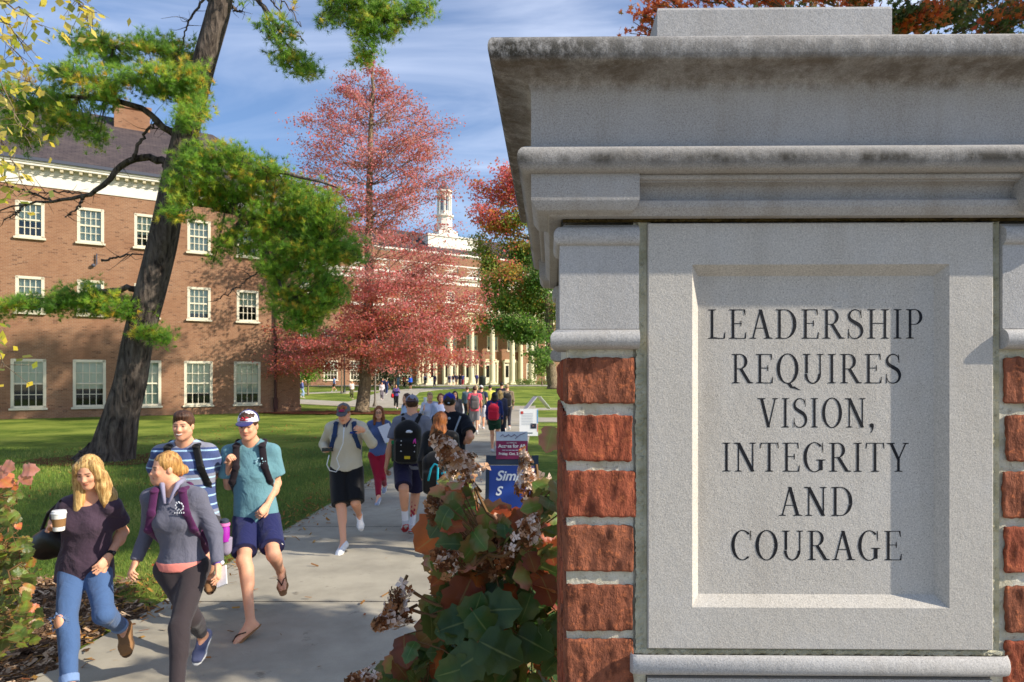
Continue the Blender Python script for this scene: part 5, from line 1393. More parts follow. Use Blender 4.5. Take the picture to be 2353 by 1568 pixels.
# shoulder bag hanging behind her right arm
bag=empty('shoulder_bag',p.loc,'slouchy black shoulder bag hanging behind the blonde woman with coffee','bag')
cb_=S(c[0]+160/z,c[1]+665/z,4.72); S_=SDF(cb_-.3,cb_+.3,.009)
Rb=[nrm([1,.1,.35]),nrm([0,1,0]),nrm([-.35,0,1])]
S_.ell(cb_,(.145,.07,.105),Rb,0); S_.cap(cb_+np.array([.03,0,.06]),cb_+np.array([.11,0,-.02]),.06,.06,.05)
sdfobj(S_,'bag_body',flat((16,16,20),.35,.5,0,.4,14),bag,1)
mb=MB(); mb.tube([cb_+np.array([-.05,0,.09])-p.loc,cb_+np.array([.02,-.03,.22])-p.loc,J['shR']+np.array([.0,-.05,.05])-p.loc,J['shR']+np.array([.02,.05,.04])-p.loc,cb_+np.array([.09,.05,.08])-p.loc],.012,6); mb.build('strap',M_BLK2,bag,smooth=True)
cup=empty('coffee_cup',J['wrR']+nrm(J['hdR'])*.08+nrm(J['pnR'])*.05,'white takeaway coffee cup with brown sleeve in the blonde woman\'s hand','cup')
cup.location=S(c[0]+228/z,c[1]+578/z,4.40)
mb=MB(); mb.lathe((0,0,0),[(.030,0),(.032,.002),(.041,.108),(.0415,.112)],24); cc=mb.build('cup_body',flat((240,238,232),.5),cup,smooth='auto')
mb=MB(); mb.lathe((0,0,.028),[(.0335,0),(.0348,.0),(.0396,.052),(.038,.052)],24); mb.build('cardboard_sleeve',flat((150,112,72),.9),cc,smooth='auto')
mb=MB(); mb.lathe((0,0,.110),[(.044,0),(.0445,.006),(.042,.008),(.040,.020),(.036,.022),(.0,.019)],24); mb.build('lid',flat((246,246,246),.35,.5),cc,smooth='auto')
# --- woman in grey pullover with purple backpack
c=(280,1106)
p=Person('woman in grey half zip pullover and black leggings glancing back, hair in a bun',(-2.35,4.62,.03),1.61,.08,'f',.0055,GP_,1.04)
p.hy=-.82; p.hp=.06; p.hr=-.05
p.J.update(pnR=nrm([.5,.1,-.6]),pnL=nrm([-.9,.1,0]),curlR=.8,curlL=.6)
p.pose(4.58,c,z,dict(nk=(405,300),pel=(458,810),head=(352,172),headdy=-.02,peldy=.02,sw=1.05,
  elR=(243,570,1),wrR=(152,790,-1),hdR=(100,890,-1),elL=(668,590,1),wrL=(693,805,-1),hdL=(698,930,-1),
  knL=(440,1120,-1),ankL=(418,1500,-1,1),toeL=(392,1575,-1),knR=(520,1150,-1),ankR=(598,1268,1),toeR=(552,1400,-1)))
p.body(blush=.4)
M_HEAT=cloth((104,104,118),.9,.9)
p.shirt(M_HEAT,1.93,.014,.02,.060,.0,'pullover',vneck=.07,cuffr=.004)
S_=SDF(p.J['pel']-.3,p.J['pel']+.3,.007); S_.ell(p.J['pel'],np.array([.155*p.w*p.s+.020,.110*p.w*p.s+.022,.15]),[p.lf,p.fw,Zv],.0); S_.ell(p.J['pel']-p.fw*.03-Zv*.02,np.array([.16,.135,.14]),[p.lf,p.fw,Zv],.03)
S_.plane(p.J['pel']-Zv*.012,-Zv); S_.plane(p.J['pel']+Zv*.05,Zv); sdfobj(S_,'pink_hem',cloth((238,140,126),.8,.3),p.root,1)
J=p.J
# collar
mb=MB(); nk=J['nk']
for sg in(-1,1):
    a=nk+p.lf*sg*.058+Zv*.055-p.fw*.015; b=nk+p.lf*sg*.052+Zv*.04+p.fw*.055; d=nk+p.lf*sg*.012-Zv*.085+p.fw*.105
    mb.tube([a-p.loc,b-p.loc,d-p.loc],[.017,.017,.008],8)
mb.tube([nk+p.lf*.058+Zv*.055-p.fw*.015-p.loc,nk+Zv*.06-p.fw*.05-p.loc,nk-p.lf*.058+Zv*.055-p.fw*.015-p.loc],.017,8)
mb.build('collar',cloth((150,146,170),.9,.4),p.root,smooth=True)
mb=MB(); ch=J['chest']; 
for q in range(9):     # pale printed badge on the chest
    a=q*.7; o_=ch+p.lf*(.072+.026*math.cos(a))+Zv*(.095+.026*math.sin(a))+p.fw*.134; mb.tube([o_-p.loc,o_+p.lf*.012*math.cos(a+2)+Zv*.012-p.loc],.004,5)
for q in range(5): o_=ch+p.lf*(.045+.014*q)+Zv*.055+p.fw*.138; mb.tube([o_-p.loc,o_+Zv*.010-p.loc],.0035,5)
mb.build('chest_emblem',flat((214,216,224),.8),p.root)
p.legs(cloth((58,50,52),.8,.35),1.80,.006,'leggings')
p.shoes(cloth((86,92,124),.9,.3),M_RUB,.008,'canvas_shoe')
p.hair('strawberry','bun')
mb=MB(); r_=np.random.default_rng(2); bc=p.hc(0,-.105,-.03)-p.loc
mb.tube([bc+p.Hl*.036*math.cos(a)+p.Hu*.036*math.sin(a) for a in np.linspace(0,6.28,12)],.007,6); mb.build('hair_tie',flat((236,150,70),.8),p.root,smooth=True)
watch(p,'L',flat((104,72,176),.5),flat((235,235,240),.4))
M_PURP=cloth((92,48,84),.8,.5)
bp=p.backpack(M_PURP,strap=cloth((84,36,78),.7,.2),size=(.15,.10,.22),drop=.10)
bc=S(c[0]+742/z,c[1]+655/z,4.72)
S_=SDF(bc-.15,bc+.15,.007); S_.cap(bc-Zv*.05,bc+Zv*.035,.040,.044,0,fe=True); sdfobj(S_,'side_pocket',cloth((150,138,158),.9,.3),bp,1,loc=p.loc)
bot=empty('water_bottle',S(c[0]+735/z,c[1]+600/z,4.70),'magenta water bottle with dark lid in the purple backpack side pocket','bottle')
mb=MB(); mb.lathe((0,0,-.05),[(.033,0),(.034,.09),(.030,.10),(.030,.11)],16); bb=mb.build('bottle_body',flat((168,40,168),.2,.6),bot,smooth='auto')
mb=MB(); mb.lathe((0,0,.058),[(.036,0),(.036,.018),(.02,.022)],16); mb.build('pink_band',flat((236,130,190),.4),bb,smooth='auto')
mb=MB(); mb.lathe((0,0,.078),[(.030,0),(.028,.02),(.014,.03)],16); mb.build('lid',flat((60,66,80),.4),bb,smooth='auto')
ph=empty('phone',J['wrL']+nrm(J['hdL'])*.10,'white phone case held low by the woman in grey pullover','phone')
mb=MB(); d=nrm(J['hdL']); ax=nrm(np.cross(d,[0,1,0])); mb.box((0,0,0),(.005,.034,.068),[nrm(np.cross(ax,d)),ax,d]); mb.build('case',flat((236,232,230),.4),ph)
ph.location=J['wrL']+nrm(J['hdL'])*.085+np.array([.012,.02,0])
# --- man in striped shirt
c=(360,1000)
p=Person('dark haired man in blue and white striped T-shirt behind the woman in grey',(-3.1,5.85,.03),1.79,.22,'m',.0065,GP_,1.13)
p.hy=.14; p.hp=.04; p.J.update(pnL=nrm([-.3,.9,0]),curlL=.8)
p.pose(5.7,c,z,dict(nk=(270,296),pel=(320,790),head=(255,172),headdy=-.07,peldy=.0,sw=1.0,
  elL=(480,470,1),wrL=(345,525,-1),hdL=(265,535,-1),elR=(70,480,1),wrR=(120,600,-1),hdR=(150,640,-1),
  knL=(410,1010,-1),ankL=(428,1150,1),toeL=(430,1225,-1),knR=(270,1020,-1),ankR=(255,1330,-1,1),toeR=(240,1400,-1)))
p.body(blush=.4,brow=(56,38,28),beard=(96,66,50))
STR=cloth((74,88,132),.9,.6,stripe=[(.075,.17,0,(150,190,220)),(.30,.28,.15,(132,134,148)),(.075,.17,0,(168,200,224))])
p.shirt(STR,.72,.018,-.12,.072,.0,'striped_shirt',loose=.025)
p.legs(cloth((60,58,62),.9,.4),.95,.02,'shorts',.018); p.shoes(M_TAN,flat((70,50,36),.8),.004,'sandal')
p.hair('brown','short')
p.backpack(M_BLK2,size=(.16,.09,.23),drop=.12)
mb=MB(); h_=p.hc; mb.tube([h_(-.022,.089,-.058)-p.loc,h_(0,.097,-.064)-p.loc,h_(.024,.089,-.057)-p.loc],.0042,5); mb.build('teeth',flat((236,230,220),.3),p.root)
# --- man in teal T-shirt and white-fronted cap
p=Person('young man in teal T-shirt, navy shorts and white fronted cap lifting his hand',(-2.55,5.93,.03),1.77,.22,'m',.0058,GP_,.98,skin=SKN*.93)
p.hy=.12; p.hp=.14; p.J.update(pnR=nrm([.6,-.3,-.4]),curlR=1.0,pnL=nrm([-.5,.4,-.2]),curlL=.85)
p.pose(5.93,c,z,dict(nk=(700,290),pel=(735,770),head=(680,172),headdy=-.07,sw=.98,
  elR=(553,560,1),wrR=(556,408,-1),hdR=(562,340,-1),elL=(868,545,1),wrL=(803,690,-1),hdL=(745,765,-1),
  knR=(655,990,-1),ankR=(697,1320,-1,1),toeR=(600,1395,-1),knL=(845,1010,-1),ankL=(893,1120,1),toeL=(900,1220,-1)))
p.body(blush=.15,brow=(60,42,30))
M_TEAL=cloth((104,146,156),.9,.9)
p.shirt(M_TEAL,.72,.013,-.07,.070,.012,'t_shirt',loose=.022,cuffr=.014)
so_=p.legs(M_NAVY,.80,.022,'shorts',.014)
J=p.J; mb=MB(); q=J['hipL']*.3+J['knL']*.7+p.lf*.10+p.fw*.055; mb.tube([q-p.loc,q+Zv*.012-p.lf*.01+p.fw*.01-p.loc],.004,5); mb.build('white_tick',M_RUB,so_)
mb=MB(); ch=J['chest']
for q in range(14):
    a=q*.9; rr=.018+.018*((q*7)%5)/5; o_=ch+p.lf*(.078+rr*1.2*math.cos(a))+Zv*(.105+rr*math.sin(a))+p.fw*(.134-rr*.2); mb.tube([o_-p.loc,o_+p.lf*.014*math.cos(a+1)+Zv*.012*math.sin(a*2)-p.loc],.0045,5)
mb.build('chest_print',flat((176,214,226),.8),p.root)
for k in'LR':
    heel,ball,toe,fd,up,sd=J['ft'+k]
    S_=SDF(J['ank'+k]-.3,J['ank'+k]+.3,.006); q=-up*.026
    S_.cap(heel-fd*.01+q,ball+q,.036,.044,.02,(up,.22)); S_.cap(ball+q,toe+fd*.02+q,.044,.034,.02,(up,.24)); so2=sdfobj(S_,'flip_flop',M_TAN,p.root,1)
    mb=MB(); t0=ball+fd*.03+up*.022
    for sg in(-1,1): mb.tube([t0-p.loc,ball-fd*.02+up*.034+sd*sg*.02-p.loc,ball-fd*.07+up*.0+sd*sg*.036-p.loc],.005,6)
    mb.build('thong_strap',flat((70,48,34),.7),so2)
p.hair('brown','fade')
M_CAPW=cloth((232,228,240),.8,.1); M_CAPN=cloth((52,54,112),.8,.2)
hat=p.cap_hat(M_CAPW,M_CAPN,False,flat((200,44,66),.8))
S_=SDF(J['head']-.25,J['head']+.25,.006); R=[p.Hl,p.Hf,p.Hu]; S_.ell(p.hc(0,-.008,.050),np.array([.0895,.1045,.0955])*p.s,R,.0); S_.plane(p.hc(0,-.015,.05),p.Hf); S_.plane(p.hc(0,.0,.045),-p.Hu); sdfobj(S_,'cap_back',M_CAPN,hat,1,loc=p.loc)
p.backpack(cloth((38,30,36),.8,.3),size=(.15,.09,.22),drop=.14)
# --- man in cream fleece looking at his phone
c=(780,980);z=3.733
p=Person('man in cream fleece and black shorts with white earphones looking at his phone',(-2.35,8.55,.03),1.76,.12,'m',.0075,GP_,1.06,skin=SKN)
p.hy=.06; p.hp=.34; p.J.update(pnR=nrm([.3,-.5,.8]),curlR=.6,pnL=nrm([-.6,.6,0]),curlL=1.0)
p.pose(8.5,c,z,dict(nk=(320,285),pel=(322,715),head=(297,205),headdy=-.08,sw=1.02,
  elR=(112,490,1),wrR=(120,545,-1),hdR=(170,560,-1),elL=(560,480,-1),wrL=(475,355,-1),hdL=(410,335,-1),
  knR=(270,1020,-1),ankR=(295,1320,-1,1),toeR=(240,1395,-1),knL=(405,1030,-1),ankL=(440,1150,1),toeL=(452,1255,-1)))
p.body(blush=.45,brow=(120,84,60))
M_FLC=cloth((206,196,172),.95,.8)
p.shirt(M_FLC,1.92,.024,-.02,.070,.0,'fleece',loose=.02)
p.legs(M_BLK2,1.0,.022,'shorts',.018); p.shoes(M_WHITEC,M_RUB,.007,'white_trainer')
p.hair('ginger','fade'); J=p.J
hat=p.cap_hat(cloth((104,102,106),.9,.2),cloth((92,90,94),.9,.2),False,flat((206,44,116),.8))
p.backpack(cloth((40,60,96),.8,.3),size=(.16,.09,.22),drop=.1)
mb=MB(); nk=J['nk']; mb.tube([nk+p.lf*.055+Zv*.05+p.fw*.02-p.loc,nk+p.lf*.02+p.fw*.095-Zv*.03-p.loc,nk+p.fw*.11-Zv*.12-p.loc,nk-p.lf*.01+p.fw*.095-Zv*.03-p.loc,nk-p.lf*.055+Zv*.05+p.fw*.02-p.loc],.014,6); mb.build('collar',cloth((56,58,84),.8,.2),p.root,smooth=True)
q=J['chest']+p.lf*.085+Zv*.10+p.fw*.143; mb=MB(); mb.box(q-p.loc,(.020,.006,.012),[p.lf,p.fw,Zv]); mb.build('chest_tab',flat((50,72,150),.8),p.root)
mb=MB(); W=lambda a,b,Y:S(c[0]+a/z,c[1]+b/z,Y)-p.loc
mb.tube([W(300,330,8.30),W(290,480,8.28),W(230,620,8.30),W(255,700,8.3),W(225,748,8.28),W(165,735,8.24),W(138,680,8.22),W(160,590,8.22)],.006,6); mb.build('earphone_cord',flat((232,236,238),.5),p.root,smooth=True)
ph=empty('phone',W(145,540,8.22)+p.loc,'black phone held at waist height by the man in cream fleece','phone'); mb=MB(); mb.box((0,0,0),(.065,.034,.005),[nrm([1,.3,0]),nrm([-.3,1,.5]),nrm([0,-.5,1])]); mb.build('phone_case',flat((18,18,20),.2,.5),ph)
# --- woman with red trousers and folder
p=Person('woman in glasses, blue T-shirt and red trousers carrying a white folder',(-3.55+.3,11.65,.03),1.63,.14,'f',.009,GP_,.96)
p.hy=.12; p.hp=.05; p.J.update(pnL=nrm([.2,-.3,.8]),curlL=.9)
p.pose(11.6,c,z,dict(nk=(625,268),pel=(617,580),head=(625,193),headdy=-.06,
  elR=(520,400,1),wrR=(545,470,-1),hdR=(560,500,-1),elL=(742,395,1),wrL=(712,462,-1),hdL=(690,440,-1),
  knR=(612,790,-1),ankR=(622,955,-1,1),toeR=(600,1000,-1),knL=(655,800,-1),ankL=(680,870,1),toeL=(668,925,-1)))
p.body(blush=.3,fingers=False); p.shirt(cloth((82,98,140),.9,.7),.5,.012,-.03,.07,.005,'t_shirt')
p.legs(cloth((150,24,48),.85,.5),1.9,.008,'trousers'); p.shoes(cloth((160,168,186),.9,.2),M_RUB,.004,'canvas_shoe'); p.hair('red','long')
mb=MB(); 
for sg in(-1,1): mb.tube([p.hc(sg*.031+.022*math.cos(a),.104,.004+.018*math.sin(a))-p.loc for a in np.linspace(0,6.28,12)],.003,5)
mb.tube([p.hc(-.012,.107,.006)-p.loc,p.hc(.012,.107,.006)-p.loc],.003,5); mb.build('glasses',flat((30,28,30),.3),p.root)
fo=empty('folder',S(c[0]+700/z,c[1]+385/z,11.42),'white paper folder held against the blue T-shirt','folder')
mb=MB(); mb.box((0,0,0),(.095,.006,.15),[nrm([.9,.2,.35]),nrm([.1,-1,.1]),nrm([-.42,0,.9])]); mb.build('paper',flat((222,222,232),.7),fo)
# --- man with black backpack seen from behind
c=(940,960);z=3.92
p=Person('man in grey T-shirt and backwards grey cap seen from behind with big black backpack',(-1.45,8.95,.03),1.80,math.pi+.02,'m',.0075,GP_,1.08,skin=SKN*.9)
p.hp=.1; p.J.update(pnL=nrm([.9,-.2,0]),curlL=.9)
p.pose(8.95,c,z,dict(nk=(352,318),pel=(330,770),head=(355,208),headdy=.03,
  elL=(142,610,-1),wrL=(98,820,1),hdL=(106,895,1),elR=(540,590,-1),wrR=(540,760,1),hdR=(540,820,1),
  knL=(272,1035,-1),ankL=(288,1345,1),toeL=(282,1395,1),knR=(388,1075,1),ankR=(352,1420,1,1),toeR=(365,1425,1)))
p.hy=math.pi; p.geo(); p.body(blush=.1)
p.shirt(cloth((120,122,134),.9,.7),.72,.014,-.08,.070,.0,'t_shirt',loose=.02)
so_=p.legs(cloth((36,34,66),.8,.6),.90,.020,'shorts',.014)
p.socks(cloth((232,232,240),.9,.3),.17); p.shoes(cloth((190,190,194),.8,.2),flat((190,40,52),.6),.008,'trainer')
J=p.J; kn,an=J['knR'],J['ankR']; mb=MB()
for q in range(12):
    t=.2+.5*q/12; o_=kn+(an-kn)*t+np.array([.02*math.sin(q*2.1),-.058+.025*abs(t-.3),0]); mb.ell(o_-p.loc,(.014,.010,.022),6,4)
mb.build('calf_tattoo',flat((176,48,66),.7),p.root)
p.hair('brown','fade')
p.cap_hat(cloth((132,134,150),.9,.2),cloth((56,26,36),.9,.2),True)
bp=p.backpack(M_BLK2,size=(.165,.11,.27),drop=.06)
W=lambda a,b,Y:S(c[0]+a/z,c[1]+b/z,Y)-p.loc
mb=MB(); 
for a,b,r_ in((322,466,.022),(338,470,.018),(308,472,.014)): mb.ell(W(a,b,8.50),(r_*1.5,.008,r_*.8),10,6)
mb.build('backpack_logo',flat((214,220,232),.6),bp,smooth=True)
mb=MB(); mb.tube([W(366,582,8.50),W(376,548,8.49),W(384,540,8.49),W(382,556,8.49),W(390,584,8.50)],.008,6); mb.build('pink_ribbon',flat((226,70,186),.6),bp,smooth=True)
mb=MB(); mb.box(W(307,722,8.56),(.035,.012,.018)); mb.build('yellow_tag',flat((206,180,40),.7),bp)
mb=MB(); 
for a,b in((245,600),(245,660),(378,605),(376,665),(248,560)): mb.ell(W(a,b,8.52),(.008,.006,.008),6,4)
mb.build('toggle',flat((200,204,210),.6),bp)
gb=empty('water_bottle',S(c[0]+180/z,c[1]+650/z,8.72),'green topped water bottle in the black backpack side pocket','bottle')
mb=MB(); mb.lathe((0,0,-.14),[(.038,0),(.038,.2),(.03,.22)],14); b1=mb.build('bottle_body',flat((30,52,40),.3,.5),gb,smooth='auto'); mb=MB(); mb.lathe((0,0,.08),[(.040,0),(.040,.04),(.03,.045)],14); mb.build('cap',flat((30,140,84),.4),b1,smooth='auto')
# --- long-haired woman seen from behind
p=Person('woman with long straight auburn hair and black jacket seen from behind the shrub',(-1.02,7.9,.03),1.64,math.pi-.1,'f',.008,GP_,1.)
p.generic(.5)
off=S(c[0]+632/z,c[1]+395/z,7.9)-p.J['head']; 
for k in list(p.J):
    if isinstance(p.J[k],np.ndarray) and k[:2] not in('hd','pn'): p.J[k]=p.J[k]+np.array([off[0],0,0])
p.hy=math.pi-.1; p.geo(); p.body(fingers=False); p.shirt(M_BLK2,1.95,.02,-.14,.07,.01,'jacket',loose=.03); p.legs(M_BLK2,1.9,.008,'leggings'); p.shoes(M_BLK2,M_RUB,.004)
def eh2(S_):
    c_=p.hc; S_.cap(c_(.05,-.08,-.25),c_(.17,-.10,-.42),.06,.025,.04); S_.cap(c_(.03,-.07,-.1),c_(.10,-.10,-.34),.075,.045,.04)
p.hair('ginger','straightback',eh2)
bp=p.backpack(M_BLK2,size=(.16,.10,.26),drop=.22); mb=MB(); W=lambda a,b,Y:S(c[0]+a/z,c[1]+b/z,Y)-p.loc
mb.tube([W(512,950,7.46),W(540,830,7.46),W(575,785,7.46),W(608,800,7.46),W(604,900,7.46),W(600,1060,7.48)],.012,6); mb.tube([W(640,880,7.46),W(680,870,7.46),W(690,900,7.46)],.012,6); mb.build('teal_piping',flat((30,170,190),.6),bp,smooth=True)
# --- man in black T-shirt and royal blue cap
p=Person('man in black T-shirt and royal blue cap seen from behind with a pale sling strap',(-.95,9.3,.03),1.84,math.pi-.05,'m',.008,GP_,1.15,skin=SKN*.9)
p.pose(9.35,c,z,dict(nk=(735,300),pel=(725,760),head=(720,188),headdy=.02,
  elR=(930,520,-1),wrR=(850,592,1),hdR=(800,600,1),elL=(590,560,-1),wrL=(600,740,1),hdL=(610,800,1),
  knR=(780,1060,1),ankR=(790,1400,1,1),toeR=(795,1400,1),knL=(680,1060,1),ankL=(670,1370,1),toeL=(672,1370,1)))
p.hy=math.pi; p.geo(); p.body(fingers=False)
p.shirt(cloth((16,20,30),.9,.6),.72,.016,-.12,.066,.0,'t_shirt',loose=.03,cuffr=.012); p.legs(cloth((50,54,70),.9,.4),1.9,.014,'trousers'); p.shoes(M_BLACK,M_RUB)
p.hair('dark','fade'); p.cap_hat(cloth((28,40,150),.8,.1),cloth((28,40,150),.8,.1),False)
W=lambda a,b,Y:S(c[0]+a/z,c[1]+b/z,Y)-p.loc
mb=MB(); mb.tube([W(828,318,9.22),W(770,470,9.14),W(720,600,9.14),W(680,700,9.2)],.013,6); mb.build('sling_strap',flat((140,150,158),.8),p.root,smooth=True)
mb=MB(); mb.ell(W(718,338,9.205),(.019,.006,.019),12,6); mb.ell(W(712,188,9.235),(.017,.006,.011),10,6); mb.build('neck_print',flat((150,170,186),.8),p.root)
# ---------------------------------------------------------------- the crowd further along the path
def walker(label,x,Y,H,yaw,sex,hair,style,top,bot,ph=.6,pack=None,cap=None,build=1.,skin=SKN,shoe=(210,210,214),group='people walking along the concrete path',bag=None,hold=None,hy=None):
    h=.013 if Y<22 else (.017 if Y<35 else (.024 if Y<60 else .034))
    X=(x-CX0)/F0*Y; g=gz(Y)+.035
    p=Person(label,(X,Y,g),H,yaw,sex,h,group,build,skin=skin); p.generic(ph)
    if hold:      # right or left hand raised to the given height in front
        for k in hold:
            p.J['el'+k]=p.J['sh'+k]-Zv*.25*p.s+p.fw*.06+p.lf*(.07 if k=='L' else -.07); p.J['wr'+k]=p.J['el'+k]+Zv*.14*p.s+p.fw*.2*p.s-p.lf*(.08 if k=='L' else -.08); p.J['hd'+k]=p.fw*.5+Zv
    if hy is not None: p.hy=hy
    p.geo(); p.body(fingers=False,blush=.2)
    tc,sl=top; thick=max(.014,h*.9)
    p.shirt(cloth(tc),sl,thick,-.08 if sl<1 else -.04,.07,.01,'t_shirt' if sl<1 else 'jacket',loose=.02)
    bc,fr=bot; p.legs(cloth(bc),fr,thick*.9,'shorts' if fr<=1 else 'trousers',.02 if fr<=1 else 0)
    p.shoes(cloth(shoe),None,.008)
    if hair: p.hair(hair,style)
    if cap: p.cap_hat(cloth(cap[0]),cloth(cap[0]),cap[1])
    if pack: p.backpack(cloth(pack),size=(.155,.10,.24),drop=.06,h=max(h*.8,.01))
    if bag:
        mb=MB(); q=p.J['pel']+p.lf*bag[1]*.24-p.loc; mb.ell(q,(.10,.15,.17),10,8); mb.build('handbag',cloth(bag[0]),p.root,smooth=True)
    return p
PI=math.pi
# facing the camera or turned, 15-20 m
walker('woman with long brown hair and pale blue shirt beyond the grey capped man',1021,15.2,1.70,-.9+PI*.0,'f','brown','long',((176,196,226),1.9),((60,66,90),1.9),.4)
walker('older woman with short fair hair, pale blouse and dark bag straps facing the camera',1075,17.3,1.68,.15,'f','light','short',((198,202,222),1.9),((92,110,150),1.9),.5,hold='R')
cp2=empty('coffee_cup',S(1063,1001,16.9),'white cup raised to the face of the fair haired older woman','cup'); mb=MB(); mb.lathe((0,0,-.06),[(.03,0),(.045,.12),(.047,.13),(.02,.135)],12); mb.build('cup_body',flat((236,240,244),.5),cp2,smooth='auto')
walker('woman with curly auburn hair and pale blue shirt left of the blue cap',1101,17.2,1.66,.3,'f','red','curly',((178,188,220),1.9),((70,80,120),1.9),-.5)
walker('dark haired woman in grey top just behind the blue cap',1137,20.5,1.66,.2,'f','dark','long',((86,84,92),1.9),((40,42,52),1.9),.5)
# walking away, 18-36 m
walker('woman with black hair and bright red backpack walking away',1236,18.8,1.66,PI-.05,'f','black','long',((40,52,110),1.9),((26,60,44),.62),.5,pack=(196,36,62))
walker('blonde woman beside the red backpack',1250,20.6,1.68,PI,'f','blonde','long',((60,60,80),1.9),((38,40,56),1.9),-.5)
walker('man in pink T-shirt and grey shorts with grey backpack',1187,24.4,1.76,PI+.1,'m','brown','short',((226,92,112),.6),((140,138,144),1.),.6,pack=(104,96,96),skin=SKN*.85)
walker('man in white cap and dark patterned top walking beyond the pink T-shirt',1203,27.5,1.76,PI,'m','brown','fade',((46,54,84),.6),((206,206,220),1.),-.5,cap=((228,228,228),False),pack=(90,94,70))
walker('man in olive jacket and dark jeans with loaded dark backpack',1268,26.3,1.82,PI+.1,'m','light','short',((138,122,100),1.9),((48,46,58),1.9),.5,pack=(44,42,44))
walker('dark haired man in dark hooded top, tallest of those walking away',1254,31.5,1.86,PI,'m','dark','short',((40,36,56),1.9),((40,40,50),1.9),.4)
walker('dark haired person in yellow top walking away',1225,31,1.74,PI+.05,'m','dark','short',((220,212,96),.6),((60,60,80),1.),.5)
walker('person in teal grey top at the left of those walking away',1168,32,1.66,PI,'m','brown','short',((92,112,124),1.9),((50,52,60),1.9),-.4)
walker('brown haired person beyond the man in white cap',1190,34,1.72,PI,'f','light','long',((110,90,90),1.9),((50,52,60),1.9),.4)
# mid lawn
gr='people on the far paths'
walker('woman in purple jacket and black leggings with red bag',990,46.5,1.66,.3,'f','brown','long',((84,72,140),1.9),((24,24,28),1.9),.5,group=gr,bag=((214,40,52),-1),hold='LR')
walker('person in pale top with dark bag on the far path near the lamp pole',955,61.5,1.66,.2,'f','dark','short',((214,204,208),1.9),((120,112,120),1.9),.5,group=gr,bag=((60,60,66),1))
walker('blonde woman in pale top and khaki trousers left of the red tree trunk',879,64,1.70,.5,'f','blonde','long',((224,206,200),1.9),((84,84,56),1.9),.5,group=gr,hold='R')
walker('person in blue jacket and pale jeans beside the brick hall corner',755,66,1.74,PI*.6,'m','light','short',((112,120,176),1.9),((160,186,220),1.9),.4,group=gr,pack=(80,80,130))
walker('person in light blue shirt and black shorts on the far lawn path',836,80,1.76,-1.2,'m','brown','short',((128,166,222),.6),((20,20,24),.9),.8,group=gr)
far=[(966,72,'dark haired person in jeans by the lamp pole',(44,48,84),(52,66,110),1.9),(957,75,'person in navy top left of the lamp pole crowd',(40,44,80),(50,50,60),1.9),(975,84,'person in black top on the portico path',(24,26,40),(40,40,50),1.),
 (996,88,'person in grey shirt on the portico path',(120,150,170),(90,130,150),1.9),(1011,88,'person in black and red jacket',(190,36,50),(22,22,28),1.9),(1026,85,'person in bright blue jacket and black shorts',(40,96,210),(20,20,24),1.),
 (1063,92,'person in white shirt with dark backpack',(222,226,232),(150,140,120),1.),(1087,92,'person in navy jacket near the column',(46,56,104),(60,62,90),1.9),
 (1124,98,'person in grey top with maroon bag by the doors',(140,140,160),(150,150,180),1.),(1133,97,'person in dark navy top and pale shorts by the doors',(32,34,56),(200,196,190),1.),(1141,99,'person in brown shorts by the doors',(60,56,74),(120,96,80),1.),
 (1151,98,'person in black jacket by the doors',(28,28,40),(70,72,84),1.9),(1157,99,'person with red and blue striped trousers',(60,70,130),(190,80,90),1.9),(1192,106,'person in blue standing on the portico steps',(70,72,130),(60,50,60),1.9),
 (985,90,'person in black jacket under the red tree',(30,30,40),(36,36,48),1.9)]
for i,(x,Y,l,t_,b,fr) in enumerate(far):
    p=walker(l,x,Y,1.68+.03*(i%4),[PI,0.2,PI+.3,-.3][i%4],'mf'[i%2],['brown','dark','black'][i%3],'short',(t_,1.9 if i%3 else .6),(b,fr),[.5,-.5,.2][i%3],pack=((56,30,44) if i in(6,8) else ((22,24,40) if i in(7,11) else None)),group=gr)
    if i==13:
        p.root.location.z+=.0
# ---------------------------------------------------------------- trees
def bark(name,a,b,sc_=1.,st=1.):
    t=NT(name); v=t.noise(7*sc_,7,.7,t.co(scale=(1,1,.22)),.8); f=t.noise(40*sc_,4)
    vo=t.n('TexVoronoi',{'Vector':t.co(scale=(1,1,.28)),'Scale':9.*sc_}).outputs['Distance']
    col=t.mix(srgb(*a),srgb(*b),t.ramp(v,[(.36,(0,0,0)),(.66,(1,1,1))])); col=t.mix(col,srgb(24,20,18),t.ramp(vo,[(.0,(.9,.9,.9)),(.28,(0,0,0))]))
    return t.pbr(col,.95,t.bump(vo,st,.06,t.bump(v,.8,.04,t.bump(f,.5,.01))),.1)
M_PBARK=bark('pine_bark',(44,38,36),(118,106,96)); M_BARK=bark('grey_bark',(88,76,62),(160,142,116),1.6,.7)
def crv(P,n=14,wob=0,sd=0):
    P=np.asarray(P,float); r=np.random.default_rng(sd); m=len(P)
    if m==2: P=np.array([P[0],(P[0]+P[1])/2+np.array([0,0,.04])*np.linalg.norm(P[1]-P[0]),P[1]]); m=3
    out=[]
    for i in range(m-1):
        p0=P[max(i-1,0)];p1=P[i];p2=P[i+1];p3=P[min(i+2,m-1)]
        k=max(2,n//(m-1))
        for j in range(k):
            t=j/k; out.append(.5*((2*p1)+(-p0+p2)*t+(2*p0-5*p1+4*p2-p3)*t*t+(-p0+3*p1-3*p2+p3)*t**3))
    out.append(P[-1]); out=np.array(out)
    if wob: w_=r.normal(0,wob,out.shape); w_[0]=0; out+=w_
    return out
def inell(r,n):
    v=r.normal(0,1,(n,3)); v/=np.linalg.norm(v,axis=1,keepdims=True); return v*(r.random((n,1))**(1/2.3))
